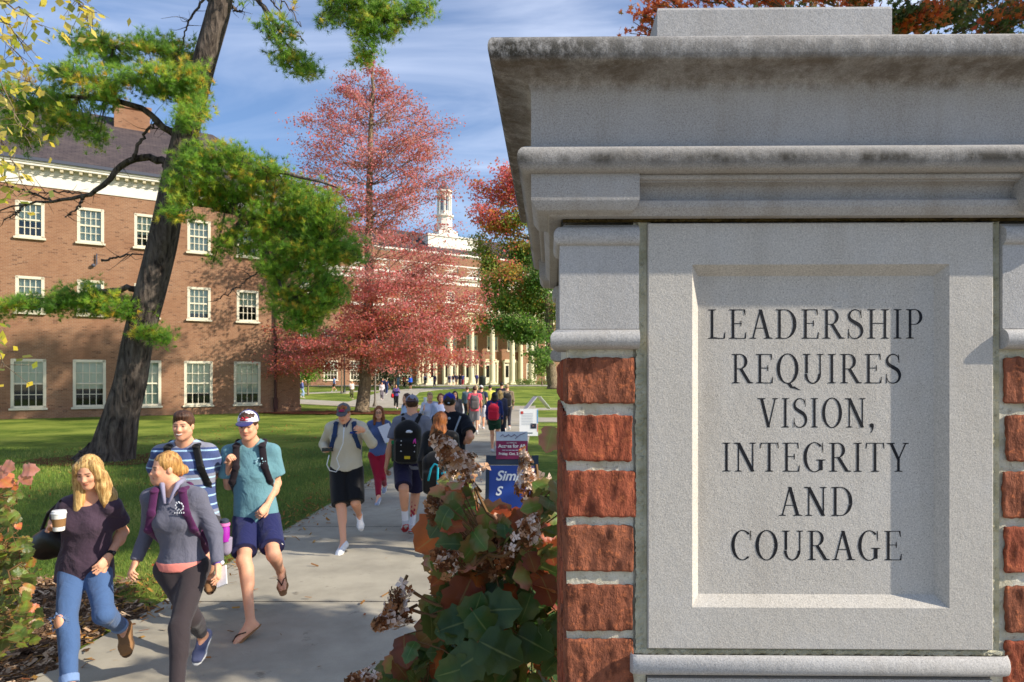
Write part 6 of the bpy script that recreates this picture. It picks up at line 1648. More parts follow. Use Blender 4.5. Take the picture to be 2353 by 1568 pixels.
def leafquads(C,size,r,up=.3,asp=.62,tint=None):
    n=len(C); N=r.normal(0,1,(n,3)); N[:,2]+=up; N/=np.linalg.norm(N,axis=1,keepdims=True)
    A=r.normal(0,1,(n,3)); A-=N*(A*N).sum(1,keepdims=True); A/=np.linalg.norm(A,axis=1,keepdims=True); B=np.cross(N,A)
    L=(size*(.65+.7*r.random(n)))[:,None]; W_=L*asp
    V=np.stack([C-A*L/2,C+B*W_/2+A*L*.08,C+A*L/2,C-B*W_/2+A*L*.08],1).reshape(-1,3)
    t=r.random(n) if tint is None else tint
    return V,np.arange(4*n).reshape(-1,4),np.repeat(np.clip(t,0,1),4)
def star_leaves(C,size,r,tint=None,up=.2):      # lobed maple-like leaves, nine corners
    n=len(C); N=r.normal(0,1,(n,3)); N[:,2]+=up; N/=np.linalg.norm(N,axis=1,keepdims=True)
    A=r.normal(0,1,(n,3)); A-=N*(A*N).sum(1,keepdims=True); A/=np.linalg.norm(A,axis=1,keepdims=True); B=np.cross(N,A)
    prof=[(0,-.5),(.16,-.22),(.5,-.25),(.27,.02),(.42,.34),(.14,.22),(0,.55),(-.14,.22),(-.42,.34),(-.27,.02),(-.5,-.25),(-.16,-.22)]
    L=(size*(.65+.7*r.random(n)))[:,None]
    V=np.stack([C+(B*x+A*y-N*abs(x)*.25)*L for x,y in prof],1).reshape(-1,3)
    t=r.random(n) if tint is None else tint
    k=len(prof); return V,np.arange(k*n).reshape(-1,k),np.repeat(np.clip(t,0,1),k)
def needles(C,Dr,r,n=26,L=.13,w_=.0036,tint=None):
    m=len(C); d=r.normal(0,1,(m,n,3))*.62+Dr[:,None,:]*1.0; d/=np.linalg.norm(d,axis=2,keepdims=True)
    base=C[:,None,:]-Dr[:,None,:]*(r.random((m,n,1))*.03); l=L*(.7+.5*r.random((m,n,1)))
    s_=np.cross(d,r.normal(0,1,(m,n,3))); s_/=np.linalg.norm(s_,axis=2,keepdims=True)
    V=np.stack([base-s_*w_,base+s_*w_,base+d*l],2).reshape(-1,3)
    t=np.repeat(r.random(m) if tint is None else tint,n*3); return V,np.arange(m*n*3).reshape(-1,3),t
def near_on(P,q):
    i=int(np.argmin(np.linalg.norm(P-q,axis=1))); return P[i]
# ---- the leaning pine
M_PINE=tint_mat('pine_needles',[(0,(60,100,26)),(.3,(104,158,40)),(.58,(150,192,50)),(.78,(200,200,60)),(.90,(222,194,58)),(1,(226,178,56))],.6,.5)
YP=17.1
pine=empty('pine_tree',D(255,1062,YP),'tall leaning pine with dark furrowed trunk and tufted green needles before the brick hall','tree')
pr_=np.random.default_rng(33)
tp=[(246,1078,150),(256,1050,108),(279,952,80),(299,881,74),(318,776,69),(346,670,69),(372,565,68),(386,495,64),(408,387,60),(438,264,56),(470,141,54),(500,35,54),(522,-60,46),(545,-180,38),(566,-320,28),(585,-480,14)]
TP=np.array([D(a,b,YP) for a,b,_ in tp]); TR=[w/2/1569*YP*.92 for _,_,w in tp]
TPc=crv(TP,60); TRc=np.interp(np.linspace(0,1,len(TPc)),np.linspace(0,1,len(tp)),TR)
mb=MB(); mb.tube(TPc,TRc,22)
for a,l in((-.2,1.1),(2.9,1.9),(3.6,.8),(.9,.6),(-1.2,.8)):      # root flare
    b0=TP[0]+np.array([math.cos(a)*.35,math.sin(a)*.35,.45]); mb.tube(crv([b0,TP[0]+np.array([math.cos(a)*l*.55,math.sin(a)*l*.5,.10]),TP[0]+np.array([math.cos(a)*l,math.sin(a)*l,-.05])],8),[.26,.22,.2,.17,.15,.12,.1,.08,.06][:9],10)
mb.build('trunk',M_PBARK,pine,off=pine.location,smooth=True)
# limbs given as photo polylines (2353 px) with a depth shift
limbs=[([(420,330),(380,290),(300,240),(180,225),(60,235),(-40,250)],-.3,.10),([(455,170),(380,120),(280,110),(180,80)],.4,.08),([(440,230),(350,190),(230,190),(110,150)],-.8,.08),
 ([(400,380),(470,372),(560,380),(660,400),(780,430)],-.9,.12),([(392,440),(480,470),(580,500),(700,540),(820,590)],-.4,.13),([(600,510),(620,590),(660,680),(700,740)],-.5,.07),
 ([(330,670),(300,662),(240,672),(150,690),(40,690),(-50,720)],-.2,.09),([(318,730),(340,745),(370,775)],-.6,.05),
 ([(520,-40),(600,10),(640,70),(690,150)],-.4,.07),([(530,-120),(680,-60),(800,0),(900,50),(980,10)],-.8,.08),([(800,0),(840,60),(860,120)],-.8,.05),
 ([(400,380),(430,360),(440,300),(460,250)],-1.0,.06),([(395,450),(420,450),(440,480)],-1.0,.06)]
mb=MB(); LP=[]
for k,(pl,dz,r0) in enumerate(limbs):
    n_=len(pl); P=np.array([D(a,b,YP+dz*min(1,i/1.5)) for i,(a,b) in enumerate(pl)]); P=crv(P,20,.025,k); LP.append(P)
    mb.tube(P,np.linspace(r0,.018,len(P)),8)
bare=[([(385,385),(372,368),(330,362),(280,382),(235,425),(190,452),(120,462),(60,468),(-30,492)],.3,.115),([(190,452),(182,475),(150,497)],.3,.04),([(60,468),(40,490),(10,505)],.3,.03),([(300,375),(345,292),(395,298)],.0,.05),
 ([(500,20),(470,0),(440,40),(425,75),(420,110)],.2,.04),([(520,15),(555,28)],.2,.05),([(585,-60),(610,40),(655,130),(690,175)],.1,.035),([(600,-40),(650,40),(700,95)],.1,.025),([(560,-60),(640,-10),(690,60)],.1,.025),
 ([(120,462),(60,440),(0,425)],.3,.03),([(200,450),(130,440),(60,450)],.3,.02),([(235,600),(300,585),(350,588)],.3,.03),([(640,590),(560,650),(500,690)],-.2,.02),([(560,500),(600,580),(612,640)],-.2,.03)]
for k,(pl,dz,r0) in enumerate(bare):
    P=crv(np.array([D(a,b,YP+dz) for a,b in pl]),26,.02,50+k); mb.tube(P,np.linspace(r0,.012,len(P)),7)
    for q in range(9):
        i=pr_.integers(len(P)//3,len(P)); e=P[i]+pr_.normal(0,.32,3)*np.array([1,.7,.7]); mb.tube(crv([P[i],(P[i]+e)/2+pr_.normal(0,.05,3),e],6),[.012,.010,.008,.006,.005,.004,.003][:7],4)
# needle masses: (cx,cy,rx,ry,tufts,limb)
mass=[(190,90,60,32,110,1),(260,120,70,45,150,1),(370,110,60,60,170,1),(430,130,50,45,110,1),(160,160,60,40,100,2),(250,190,80,45,150,2),(370,190,75,50,190,2),(440,215,45,70,150,2),(445,170,36,40,70,2),
 (60,200,80,50,130,0),(130,240,80,55,150,0),(40,280,60,50,100,0),(170,300,75,36,110,0),(245,225,45,36,80,0),(60,330,60,30,50,0),(215,335,26,22,36,0),
 (450,360,70,42,150,3),(540,370,60,40,130,3),(600,400,60,40,130,3),(430,430,60,40,110,12),(520,440,70,45,140,4),(410,490,45,30,60,12),(480,400,60,40,110,11),(440,270,40,50,90,11),
 (680,440,90,55,290,4),(740,500,80,70,320,4),(560,430,60,36,110,4),(700,540,100,60,160,4),(770,620,50,60,120,5),(620,500,80,55,200,4),(560,560,70,45,130,4),(500,590,36,22,40,4),(700,590,95,60,280,4),(790,580,55,50,150,4),(640,620,60,50,130,5),(720,680,75,55,230,5),(690,735,60,30,100,5),(770,660,50,50,110,5),(640,700,40,36,60,5),
 (60,700,75,28,110,6),(150,690,75,36,150,6),(240,700,70,34,140,6),(310,725,45,34,90,6),(345,765,40,28,70,7),(200,665,60,22,60,6),(-10,710,40,26,40,6),
 (640,60,40,36,60,8),(670,120,55,42,110,8),(700,160,36,28,50,8),(790,20,70,40,120,9),(850,70,65,45,130,9),(900,30,70,45,130,9),(830,120,36,30,50,10),(960,20,40,30,60,9),(740,60,30,30,30,9),(860,10,90,30,120,9)]
cnt_by={}
TC=[];TDr=[];TT=[]
twigs=MB()
for (cx,cy,rx,ry,n,li) in mass:
    P=LP[li]; dz=limbs[li][1]
    c0=D(cx,cy,YP+dz); R3=np.array([rx/1569*YP,min(rx,60)/1569*YP*.9,ry/1569*YP])
    n=int(n*2.7); nb=max(4,n//15)
    ends=c0+inell(pr_,nb)*R3
    root_=near_on(P,c0)
    for e in ends:
        a=near_on(P,e) if pr_.random()<.6 else root_
        mid=(a+e)/2+np.array([0,0,-.06])+pr_.normal(0,.05,3); tw=crv([a,mid,e],8,.01,int(pr_.integers(1e6)))
        twigs.tube(tw,np.linspace(.014,.005,len(tw)),4)
        ct=pr_.normal(.46,.17); d=nrm(e-a); k=n//nb
        for q in range(k):
            t_=pr_.uniform(.3,1.0)**.45; pt=tw[int(t_*(len(tw)-1))]+pr_.normal(0,.105,3)*np.array([1.3,1.2,.75]); dr=nrm(d*.5+pr_.normal(0,.5,3)+np.array([0,0,.55]))
            TC.append(pt); TDr.append(dr); TT.append(np.clip(ct+pr_.normal(0,.12)+(.30 if pr_.random()<.08 else 0),0,1))
mb.v+=[]; 
mb.build('limbs',M_PBARK,pine,off=pine.location,smooth=True)
twigs.build('twigs',M_PBARK,pine,off=pine.location)
V,Fq,tt=needles(np.array(TC),np.array(TDr),pr_,22,.15,.0052,np.array(TT)); fastmesh('needles',V-np.array(pine.location),Fq,M_PINE,pine,att={'tint':tt}); print('pine tris',len(Fq))
# upper crown above the frame (casts the shade on the hall)
TC=np.array([D(560,-300,YP)+v for v in inell(pr_,1500)*np.array([3.2,2.6,3.4])]); V,Fq,tt=needles(TC,np.tile([0,0,1.],(len(TC),1)),pr_,12,.24,.012); fastmesh('upper_crown',V-np.array(pine.location),Fq,M_PINE,pine,att={'tint':tt})
# ---- general broadleaf tree
def tree(label,base,trunk,tr,blobs,mat,leafsize,name='tree',tmat=None,twn=9,star=False,group=None,seed=1,leaf_asp=.62,limb_r=.10,parts=True,tfn=None,spread=.35,twr=.024):
    r=np.random.default_rng(seed); base=np.array(base,float); root=empty(name,base,label,'tree',group); tmat=tmat or M_BARK
    T=crv(trunk,30,.02*np.linalg.norm(np.array(trunk[-1])-np.array(trunk[0]))/12,seed); mb=MB(); rr=np.interp(np.linspace(0,1,len(T)),[0,.06,1],[tr*1.35,tr,tr*.13]); mb.tube(T,rr,14); mb.build('trunk',tmat,root,off=base,smooth=True)
    lb=MB(); C=[];tn=[]
    for bi,(c,R3,n,tm) in enumerate(blobs):
        c=np.array(c,float); R3=np.array(R3,float)
        h=c[2]-np.linalg.norm((c-T[0])[:2])*.35; i=int(np.argmin(np.abs(T[:,2]-max(h,T[0][2]+.25*(T[-1][2]-T[0][2]))))); a=T[i]
        L=crv([a,(a*.55+c*.45)+np.array([0,0,-.04])*np.linalg.norm(c-a),c],12,.02,seed*31+bi); lb.tube(L,np.linspace(max(.02,limb_r*np.linalg.norm(R3)/3),.012,len(L)),6)
        nb=max(4,int(twn)); ends=c+inell(r,nb)*R3; per=n//nb
        for e in ends:
            a2=L[r.integers(len(L)//2,len(L))]; tw=crv([a2,(a2+e)/2+r.normal(0,.06,3)*np.linalg.norm(e-a2),e],8); lb.tube(tw,np.linspace(twr,twr*.35,len(tw)),4)
            k=r.uniform(.25,1.08,per)[:,None]; q=a2+(e-a2)*k+r.normal(0,1,(per,3))*R3*spread*np.array([1,1,.7])
            C.append(q); base_t=r.normal(tm,.10); tn.append(np.clip(r.normal(base_t,.13,per),0,1))
    lb.build('limbs',tmat,root,off=base,smooth=True)
    C=np.concatenate(C);tn=np.concatenate(tn)
    V,Fq,tt=(star_leaves if star else leafquads)(C,leafsize,r,tint=tn) if star else leafquads(C,leafsize,r,.3,leaf_asp,tn)
    fastmesh('foliage',V-base,Fq,mat,root,att={'tint':tt}); return root
# red tree
M_RED=tint_mat('red_leaves',[(0,(122,120,48)),(.22,(190,118,62)),(.40,(190,78,74)),(.62,(198,102,106)),(.85,(212,150,148)),(1,(190,124,86))],.6,.4)
YR=42.3; rb_=G(905,1033)
bl=[]; r=np.random.default_rng(9)
def RW(y): return np.interp(y,[130,180,250,300,400,480,560,640,700,780,830,870],[18,80,136,180,196,180,186,214,236,236,228,150])
for y in np.arange(150,862,17.):
    hw=RW(y)
    n_=max(1,int(hw/34))
    for q in range(n_*2):
        u=(q+.5+r.uniform(-.4,.4))/(n_*2)*2-1; x=848+u*hw+(6 if y<400 else 10)+22*math.sin(y*.045+u*2); dp=r.uniform(-1,1)*hw*math.sqrt(max(.05,1-u*u))/1569*YR
        if 560<y<760 and u<-.3 : continue
        if r.random()<.24 or (x>955 and 410<y<560 and r.random()<.6): continue
        bl.append((D(x,y,YR+dp),(hw*.20/1569*YR*r.uniform(.6,1.3)+.35,hw*.15/1569*YR+.3,.40+.35*r.random()),int((235+220*(y>620))*r.uniform(.35,1.6)),.64 if y<660 else .50))
for x,y in((650,830),(700,815),(640,855),(760,800),(730,840),(690,790)): bl.append((D(x,y,YR+r.uniform(-2,0)),(.9,.9,.5),260,.42))
tk=[rb_-np.array([0,0,.1])]+[D(a,b,YR) for a,b in((836,900),(842,800),(848,640),(848,500),(850,350),(856,230),(858,140))]
tree('tall conical tree with pinkish red autumn leaves in front of the columned hall',rb_,tk,.42,bl,M_RED,.14,'red_leaved_tree',None,6,seed=4,limb_r=.04,spread=.32,twr=.009)
# right tree, partly behind the pillar
M_MIX=tint_mat('turning_leaves',[(0,(56,100,24)),(.35,(100,142,38)),(.55,(144,146,44)),(.7,(206,140,50)),(.85,(204,74,70)),(1,(212,104,104))],.6,.35)
YT=88
bl=[]
for x,y,rx,ry,n,t_ in((1095,560,30,36,420,.5),(1115,610,40,36,800,.42),(1180,560,60,36,900,.55),(1105,730,30,30,500,.55),(1150,700,50,40,900,.4),(1220,700,50,50,900,.3),(1165,620,40,30,500,.62),(1210,660,40,30,500,.6),(1130,520,40,30,500,.75),(1150,440,60,50,1000,.97),(1110,480,40,32,600,.92),(1180,400,50,36,800,1.),(1095,425,26,26,260,.95),(1200,500,60,40,900,.5),(1150,520,46,26,500,.66),(1230,440,50,60,900,.95),
   (1200,590,60,50,1500,.22),(1150,640,50,40,1100,.4),(1200,690,70,50,1800,.34),(1125,690,36,40,800,.34),(1160,740,60,36,1300,.16),(1230,760,50,40,1200,.16),(1110,650,20,36,300,.42),(1250,640,50,60,1400,.2),(1240,820,36,22,500,.14),(1190,780,40,18,500,.14),(1290,700,60,80,900,.3),(1320,560,70,80,900,.5)):
    bl.append((D(x,y,YT+rng.uniform(-3,3)),(rx/1569*YT,3.0,ry/1569*YT),int(n*1.8),t_))
tb_=np.array([(1272-1244)/1569*YT,YT,gz(YT)])
tree('broad tree with green and orange leaves reddening at the top, left edge of the pillar',tb_,[tb_-np.array([0,0,.1]),D(1266,850,YT),D(1262,740,YT),D(1240,600,YT),D(1215,470,YT),D(1200,400,YT)],.75,bl,M_MIX,.36,'autumn_tree',None,9,seed=6,limb_r=.10,spread=.3)
mbk=MB()
# small trees and shrubs near the halls
def small(label,c,R3,n,mat,ls,seed,tm=.3,name='small_tree'):
    c=np.array(c,float); b=np.array([c[0],c[1],gz(c[1])]); 
    tree(label,b,[b,b+(c-b)*.5,c],max(.05,.05*R3[2]),[(c+inell(np.random.default_rng(seed),1)[0]*np.array(R3)*.3,np.array(R3)*.75,n//3,tm) for _ in range(1)]+[(c+v*np.array(R3)*.55,np.array(R3)*.55,n//6,tm) for v in inell(np.random.default_rng(seed+1),6)],mat,ls,name,None,7,seed=seed,spread=.35)
M_GRN=tint_mat('green_leaves',[(0,(20,40,12)),(.5,(48,78,22)),(.8,(92,116,34)),(1,(140,140,50))],.6,.3)
M_YG=tint_mat('lime_leaves',[(0,(60,96,20)),(.5,(104,140,36)),(1,(150,168,60))],.6,.35)
small('small round bright green tree right of the white columns',D(1246,838,101),(2.1,1.8,2.6),1500,M_YG,.28,21,.5)
small('dark evergreen hiding the windows left of the columns',D(905,835,84),(2.6,2.0,2.9),2600,M_GRN,.26,22,.1,'evergreen_tree')
small('dark green and orange tree at the brick hall corner',D(708,850,72),(1.9,1.6,2.2),1700,M_MIX,.24,23,.3)
small('small orange tree beside the lamp post near the far windows',D(785,790,78),(2.4,1.6,1.6),1500,M_MIX,.24,24,.55)
def shrub(label,c,R3,n,seed,mat=None):
    c=np.array(c,float); rr=np.random.default_rng(seed); root=empty('clipped_shrub',(c[0],c[1],gz(c[1])),label,'shrub')
    V,Fq,tt=leafquads(c+inell(rr,n)*np.array(R3),.16,rr,.4,.7,np.clip(rr.normal(.25,.15,n),0,1)); fastmesh('foliage',V-np.array(root.location),Fq,mat or M_GRN,root,att={'tint':tt})
shrub('rounded dark shrub under the far windows left of the red tree trunk',D(850,876,95),(2.4,1.2,1.0),1500,31); shrub('low dark hedge right of the red tree trunk',D(925,882,98),(2.9,1.0,.9),1500,32)
shrub('low yellow green shrub between the last two columns',D(1205,878,107),(1.6,.8,.6),700,33,M_YG); shrub('low olive hedge under the window right of the columns',D(1246,880,108),(2.6,.9,.6),900,34,M_YG)
# orange maple rising behind the pillar, and its neighbours outside the frame that shade lawn and path
M_MAPLE=tint_mat('maple_leaves',[(0,(26,56,16)),(.35,(58,92,26)),(.5,(132,112,34)),(.62,(206,104,30)),(.8,(214,66,26)),(1,(224,120,40))],.55,.4)
bl=[]; rr=np.random.default_rng(61)
for q in range(30):
    v=inell(rr,1)[0]; c=np.array([7.6,16,13.2])+v*np.array([5.0,3.4,2.6]); bl.append((c,(1.3,1.2,.85),330,.75 if c[0]<6.8 else (.2 if rr.random()<.6 else .7)))
for (x,y,t_) in((1520,-10,.8),(1600,-25,.75),(1720,-22,.8),(1860,-25,.7),(1980,-15,.78),(2080,25,.2),(2140,20,.72),(2210,25,.22),(2290,30,.25),(2350,22,.7),(1478,62,.8),(1495,20,.8),(1960,-40,.7),(2250,5,.3),(2110,40,.7),(2320,50,.3)):
    bl.append((D(x,y,15+rr.uniform(-1,1)),(.50,.5,.26),230,t_))
tree('maple with orange, red and green leaves rising behind the pillar',(8.0,16,0),[(8,16,0),(7.9,16,4),(7.6,16,9),(7.5,16,13)],.30,bl,M_MAPLE,.13,'maple_tree',None,8,True,seed=8,spread=.32)
def shade_tree(label,b,R3,zc,n,seed,ls=.17,mat=None):
    rr=np.random.default_rng(seed); bl=[]
    for q in range(22):
        v=inell(rr,1)[0]; c=np.array([b[0],b[1],zc])+v*np.array(R3); bl.append((c,np.array([1.0,1.0,.7])*np.mean(R3)*.34,n//22,rr.choice([.2,.3,.7])))
    tree(label,(b[0],b[1],0),[(b[0],b[1],0),(b[0],b[1],zc*.5),(b[0],b[1],zc)],.26,bl,mat or M_MAPLE,ls,'maple_tree',None,6,seed=seed,spread=.36)
shade_tree('green and orange maple to the right of the path beyond the pillar',(11.6,6.0),(3.2,2.4,5.2),10.6,17000,71,.21)
shade_tree('second green and orange maple further right along the path',(14.8,10.6),(3.6,3.2,6.0),12.4,20000,72,.22)
shade_tree('third green and orange maple standing right of the second',(18.5,14.6),(3.6,3.2,6.0),13.5,16000,76,.24)
shade_tree('tall oak far behind the pillar with its crown above the frame',(8.6,27.5),(4.8,3.6,3.4),22.0,9000,74,.3,M_GRN)
shade_tree('smaller leafy maple close on the right of the pillar',(5.6,3.3),(1.7,.8,.9),4.35,5200,73,.13)
# yellow leaved branches hanging in at the top left
M_YEL=tint_mat('yellow_leaves',[(0,(120,140,30)),(.3,(176,176,40)),(.6,(222,196,56)),(1,(236,214,110))],.5,.5)
yt=empty('yellow_leaved_tree',(-7.6,6.0,0),'tree with drooping yellow leaves hanging into the upper left corner','tree')
mb=MB(); mb.tube(crv([(-7.6,6,0),(-7.5,6,2.5),(-7.2,5.9,6.5)],12),np.linspace(.16,.06,13),10); mb.build('trunk',M_BARK,yt,off=yt.location,smooth=True)
mb=MB(); CC=[];rr=np.random.default_rng(81)
for pl in ([(-160,-60),(-40,-10),(40,20),(90,60)],[(-200,20),(-60,60),(30,110),(80,200)],[(-200,100),(-60,160),(20,240),(70,340)],[(-200,150),(-80,260),(10,330),(50,420)],[(-160,-100),(60,-60),(160,-10),(215,30)],[(-200,200),(-100,300),(-10,380),(20,440)],[(-200,0),(-80,100),(0,180),(40,290)],[(-150,600),(-60,700),(-10,790),(8,840)],[(-150,-40),(-30,30),(20,60),(60,120)],[(100,-60),(180,0),(205,60)]):
    P=crv(np.array([D(a,b,5.9+rr.uniform(-.5,.5)) for a,b in pl]),16,.01,int(rr.integers(999))); mb.tube(P,np.linspace(.012,.003,len(P)),5)
    for q in range(40):
        i=int(rr.uniform(.35,1)*(len(P)-1)); e=P[i]+rr.normal(0,.10,3)+np.array([0,0,-.05]); CC.append(e)
        if q%3==0: mb.tube([P[i],e],[.003,.0015],4)
mb.build('branches',M_BARK,yt,off=yt.location,smooth=True)
CC=np.array(CC); V,Fq,tt=star_leaves(CC,.088,rr); 
V,Fq,tt=leafquads(CC,.088,rr,.1,.6); fastmesh('foliage',V-np.array(yt.location),Fq,M_YEL,yt,att={'tint':tt})
# ---------------------------------------------------------------- oakleaf shrubs in the foreground
def oakleaf(C,A,N,size,rr,curl=.5):
    """one lobed leaf: A = direction of the tip, N = upper normal. returns verts, faces, edge attribute"""
    ys=[0,.06,.16,.28,.38,.50,.60,.72,.84,.93,1.0]
    xs=[.0,.15,.34,.43,.36,.50,.41,.37,.26,.17,.0]
    ysx=[0,.02,.06,.22,.33,.48,.56,.78,.80,.90,1.0]      # outline points sweep forward
    B=np.cross(A,N); V=[];E=[]
    c1=rr.normal(0,.25); c2=curl*rr.uniform(.2,1.9); tw=rr.normal(0,.25); fold=rr.uniform(.05,.4)
    def P(x,y):
        z=-c2*(y-.15)**2*.55+fold*abs(x)*.75+.06*math.sin(y*14+c1*9)*abs(x)*2-.35*abs(x)**2
        return C+size*(B*(x+c1*.15*y*y)+A*y+N*(z+tw*x*y))
    for i in range(11):
        V.append(P(0,ys[i])); E.append(0)
        for sg in(-1,1):
            V.append(P(sg*xs[i]*.5,(ys[i]+ysx[i])/2)); E.append(.45); V.append(P(sg*xs[i],ysx[i])); E.append(1.)
    F=[]
    for i in range(10):
        a=i*5;b=a+5
        F+= [[a,a+1,b+1,b],[a+1,a+2,b+2,b+1],[a,b,b+3,a+3],[a+3,b+3,b+4,a+4]]
    return np.array(V),F,np.array(E)
def oakmat(name,stops,edge):
    t=NT(name); a=t.n('Attribute',attribute_name='tint').outputs['Fac']; e=t.n('Attribute',attribute_name='edge').outputs['Fac']
    n=t.noise(16,5,.65); col=t.ramp(a,[(p,srgb(*c)) for p,c in stops]); col2=t.ramp(a,[(p,srgb(*c)) for p,c in edge])
    f=t.ramp(t.math('ADD',t.math('MULTIPLY',e,.55),t.math('SUBTRACT',n,.30)),[(.28,(0,0,0)),(.62,(1,1,1))])
    col=t.mix(col,col2,f); vein=t.ramp(e,[(0,(1,1,1)),(.06,(0,0,0))]); col=t.mix(col,srgb(168,176,104),t.math('MULTIPLY',vein,.45))
    p=t.n('BsdfPrincipled',{'Base Color':col,'Roughness':.42,'Specular IOR Level':.45,'Normal':t.bump(n,.5,.01)}); tr=t.n('BsdfTranslucent',{'Color':t.mix(col,(1,.9,.3,1),.3)})
    return t.surf(t.n('MixShader',{0:.32,1:p,2:tr}))
M_OAK=oakmat('oakleaf_foliage',[(0,(22,56,26)),(.3,(48,100,38)),(.55,(112,146,60)),(.7,(158,156,84)),(.82,(136,54,34)),(.92,(206,96,40)),(1,(96,36,26))],
   [(0,(40,80,34)),(.3,(84,104,50)),(.5,(170,120,72)),(.65,(212,140,116)),(.82,(120,46,34)),(.92,(168,70,34)),(1,(88,38,26))])
M_OAK2=oakmat('turning_oakleaf_foliage',[(0,(56,84,28)),(.35,(116,144,48)),(.55,(160,150,56)),(.75,(206,122,60)),(1,(206,130,110))],[(0,(74,84,34)),(.3,(120,112,48)),(.55,(180,104,54)),(.7,(190,90,64)),(1,(216,150,132))])
M_FLOR=tint_mat('dried_florets',[(0,(90,50,26)),(.42,(152,92,52)),(.66,(196,148,108)),(.84,(228,202,184)),(1,(244,232,226))],.8,.25)
M_STEM=flat((122,92,60),.8,.2)
def inpoly(x,y,poly):
    c=False;j=len(poly)-1
    for i in range(len(poly)):
        if ((poly[i][1]>y)!=(poly[j][1]>y)) and (x<(poly[j][0]-poly[i][0])*(y-poly[i][1])/(poly[j][1]-poly[i][1])+poly[i][0]): c=not c
        j=i
    return c
def panicle(mb,a,b,r0,rr,n=120,pale=.5,sz=.0105):
    a=np.array(a);b=np.array(b); ax=nrm(b-a); L=np.linalg.norm(b-a); u=nrm(np.cross(ax,[.3,.9,.2])); v=np.cross(ax,u)
    for i in range(n):
        t=rr.random()**.8; R=r0*(1-t*.75)*(.35+.65*rr.random()); th=rr.random()*6.283
        c=a+ax*L*t+(u*math.cos(th)+v*math.sin(th))*R; out=nrm(u*math.cos(th)+v*math.sin(th)+ax*.5+rr.normal(0,.35,3)); s=sz*(.6+.9*rr.random())
        p=nrm(np.cross(out,rr.normal(0,1,3))); q=np.cross(out,p); tn=rr.random()**(1.6 if rr.random()>pale else .35)
        for k in range(4):
            th2=k*math.pi/2+.3; d=p*math.cos(th2)+q*math.sin(th2); e=np.cross(out,d)
            mb.add([c,c+(d*.6+e*.45)*s+out*s*.12,c+d*s*1.15-out*s*.1,c+(d*.6-e*.45)*s+out*s*.12],[[0,1,2,3]],tint=min(1,max(0,tn+rr.normal(0,.06))))
def oak_shrub(label,base,poly,Yr,n,size,mat,seed,tfn,flowers,heroes=(),stems=16,mind=24):
    rr=np.random.default_rng(seed); base=np.array(base,float); root=empty('oakleaf_shrub',base,label,'shrub'); mb=MB(); st=MB(); pts=[]
    xs=[p[0] for p in poly]; ys=[p[1] for p in poly]; tries=0
    while len(pts)<n and tries<n*60:
        tries+=1; x=rr.uniform(min(xs),max(xs)); y=rr.uniform(min(ys),max(ys))
        if not inpoly(x,y,poly): continue
        Y=rr.uniform(*Yr); pts.append((x,y,Y))
    tips=[D(*rr.choice(pts) if False else pts[rr.integers(len(pts))]) for _ in range(stems)]
    SP=[]
    for tpt in tips:
        b=base+np.array([rr.normal(0,.12),rr.normal(0,.12),0]); m_=(b*.45+tpt*.55)+np.array([0,0,.18]); P=crv([b,m_,tpt],12,.01,int(rr.integers(9999))); st.tube(P,np.linspace(.010,.0035,len(P)),6); SP.append(P)
    SPa=np.concatenate(SP)
    hs=[(x,y,Y,None,None,None) for x,y,Y in pts]+list(heroes)
    for (x,y,Y,ang,tn,sz_) in hs:
        C=D(x,y,Y); out=C-np.array([base[0],base[1]+.1,C[2]-.35]); out=nrm(out)
        if ang is None:
            A=nrm(out*.8+rr.normal(0,.55,3)+np.array([0,0,-.35])); tn=tfn(x,y,rr); sz_=size*rr.uniform(.6,1.15)
            N=nrm(np.array([.25,-.75,.75])+rr.normal(0,.45,3))
        else:
            A=nrm(np.array([math.cos(ang),-.25,-math.sin(ang)])); N=nrm(np.array([.25,-.9,.45])+rr.normal(0,.2,3))
        N=nrm(N-A*(N@A)); V,F,E=oakleaf(C-A*sz_*.5,A,N,sz_,rr); mb.add(V,F,tint=tn,edge=E)
        c0=C-A*sz_*.5; j=SPa[np.argmin(np.linalg.norm(SPa-c0,axis=1))]
        if np.linalg.norm(j-c0)<.3: st.tube(crv([j,(j+c0)/2-A*.01,c0],4),[.0026,.0022,.002,.0018,.0015][:5],4)
    o=mb.build('foliage',mat,root,off=base,smooth=True); st.build('stems',M_STEM,root,off=base,smooth=True)
    for (xa,ya,xb,yb,Y,r0,nn,pale) in flowers:
        fm=MB(); a=D(xa,ya,Y);b=D(xb,yb,Y-.05); panicle(fm,a,b,r0,rr,nn,pale); fm.build('flower_head',M_FLOR,root,off=base)
        sm=MB(); sm.tube([a-(b-a)*.25-base,b-base],[.004,.0015],5); j=SPa[np.argmin(np.linalg.norm(SPa-a,axis=1))]; sm.tube(crv([j-base,(j+a)/2-base+np.array([0,0,-.02]),a-base],8),.004,5); sm.build('flower_stem',M_STEM,root)
    return root
poly=[(1010,1120),(1060,1090),(1105,1195),(1200,1205),(1240,1130),(1300,1100),(1300,1640),(790,1640),(880,1540),(985,1440),(1000,1350),(985,1270),(1000,1190)]
def tf(x,y,rr):
    if y>1330: return float(np.clip(rr.normal(.16,.14),0,1)) if rr.random()<.85 else rr.uniform(.78,1)
    q=rr.random(); return float(np.clip(rr.normal(.5,.12),0,.7)) if q<.5 else (rr.uniform(.15,.4) if q<.75 else rr.uniform(.78,1))
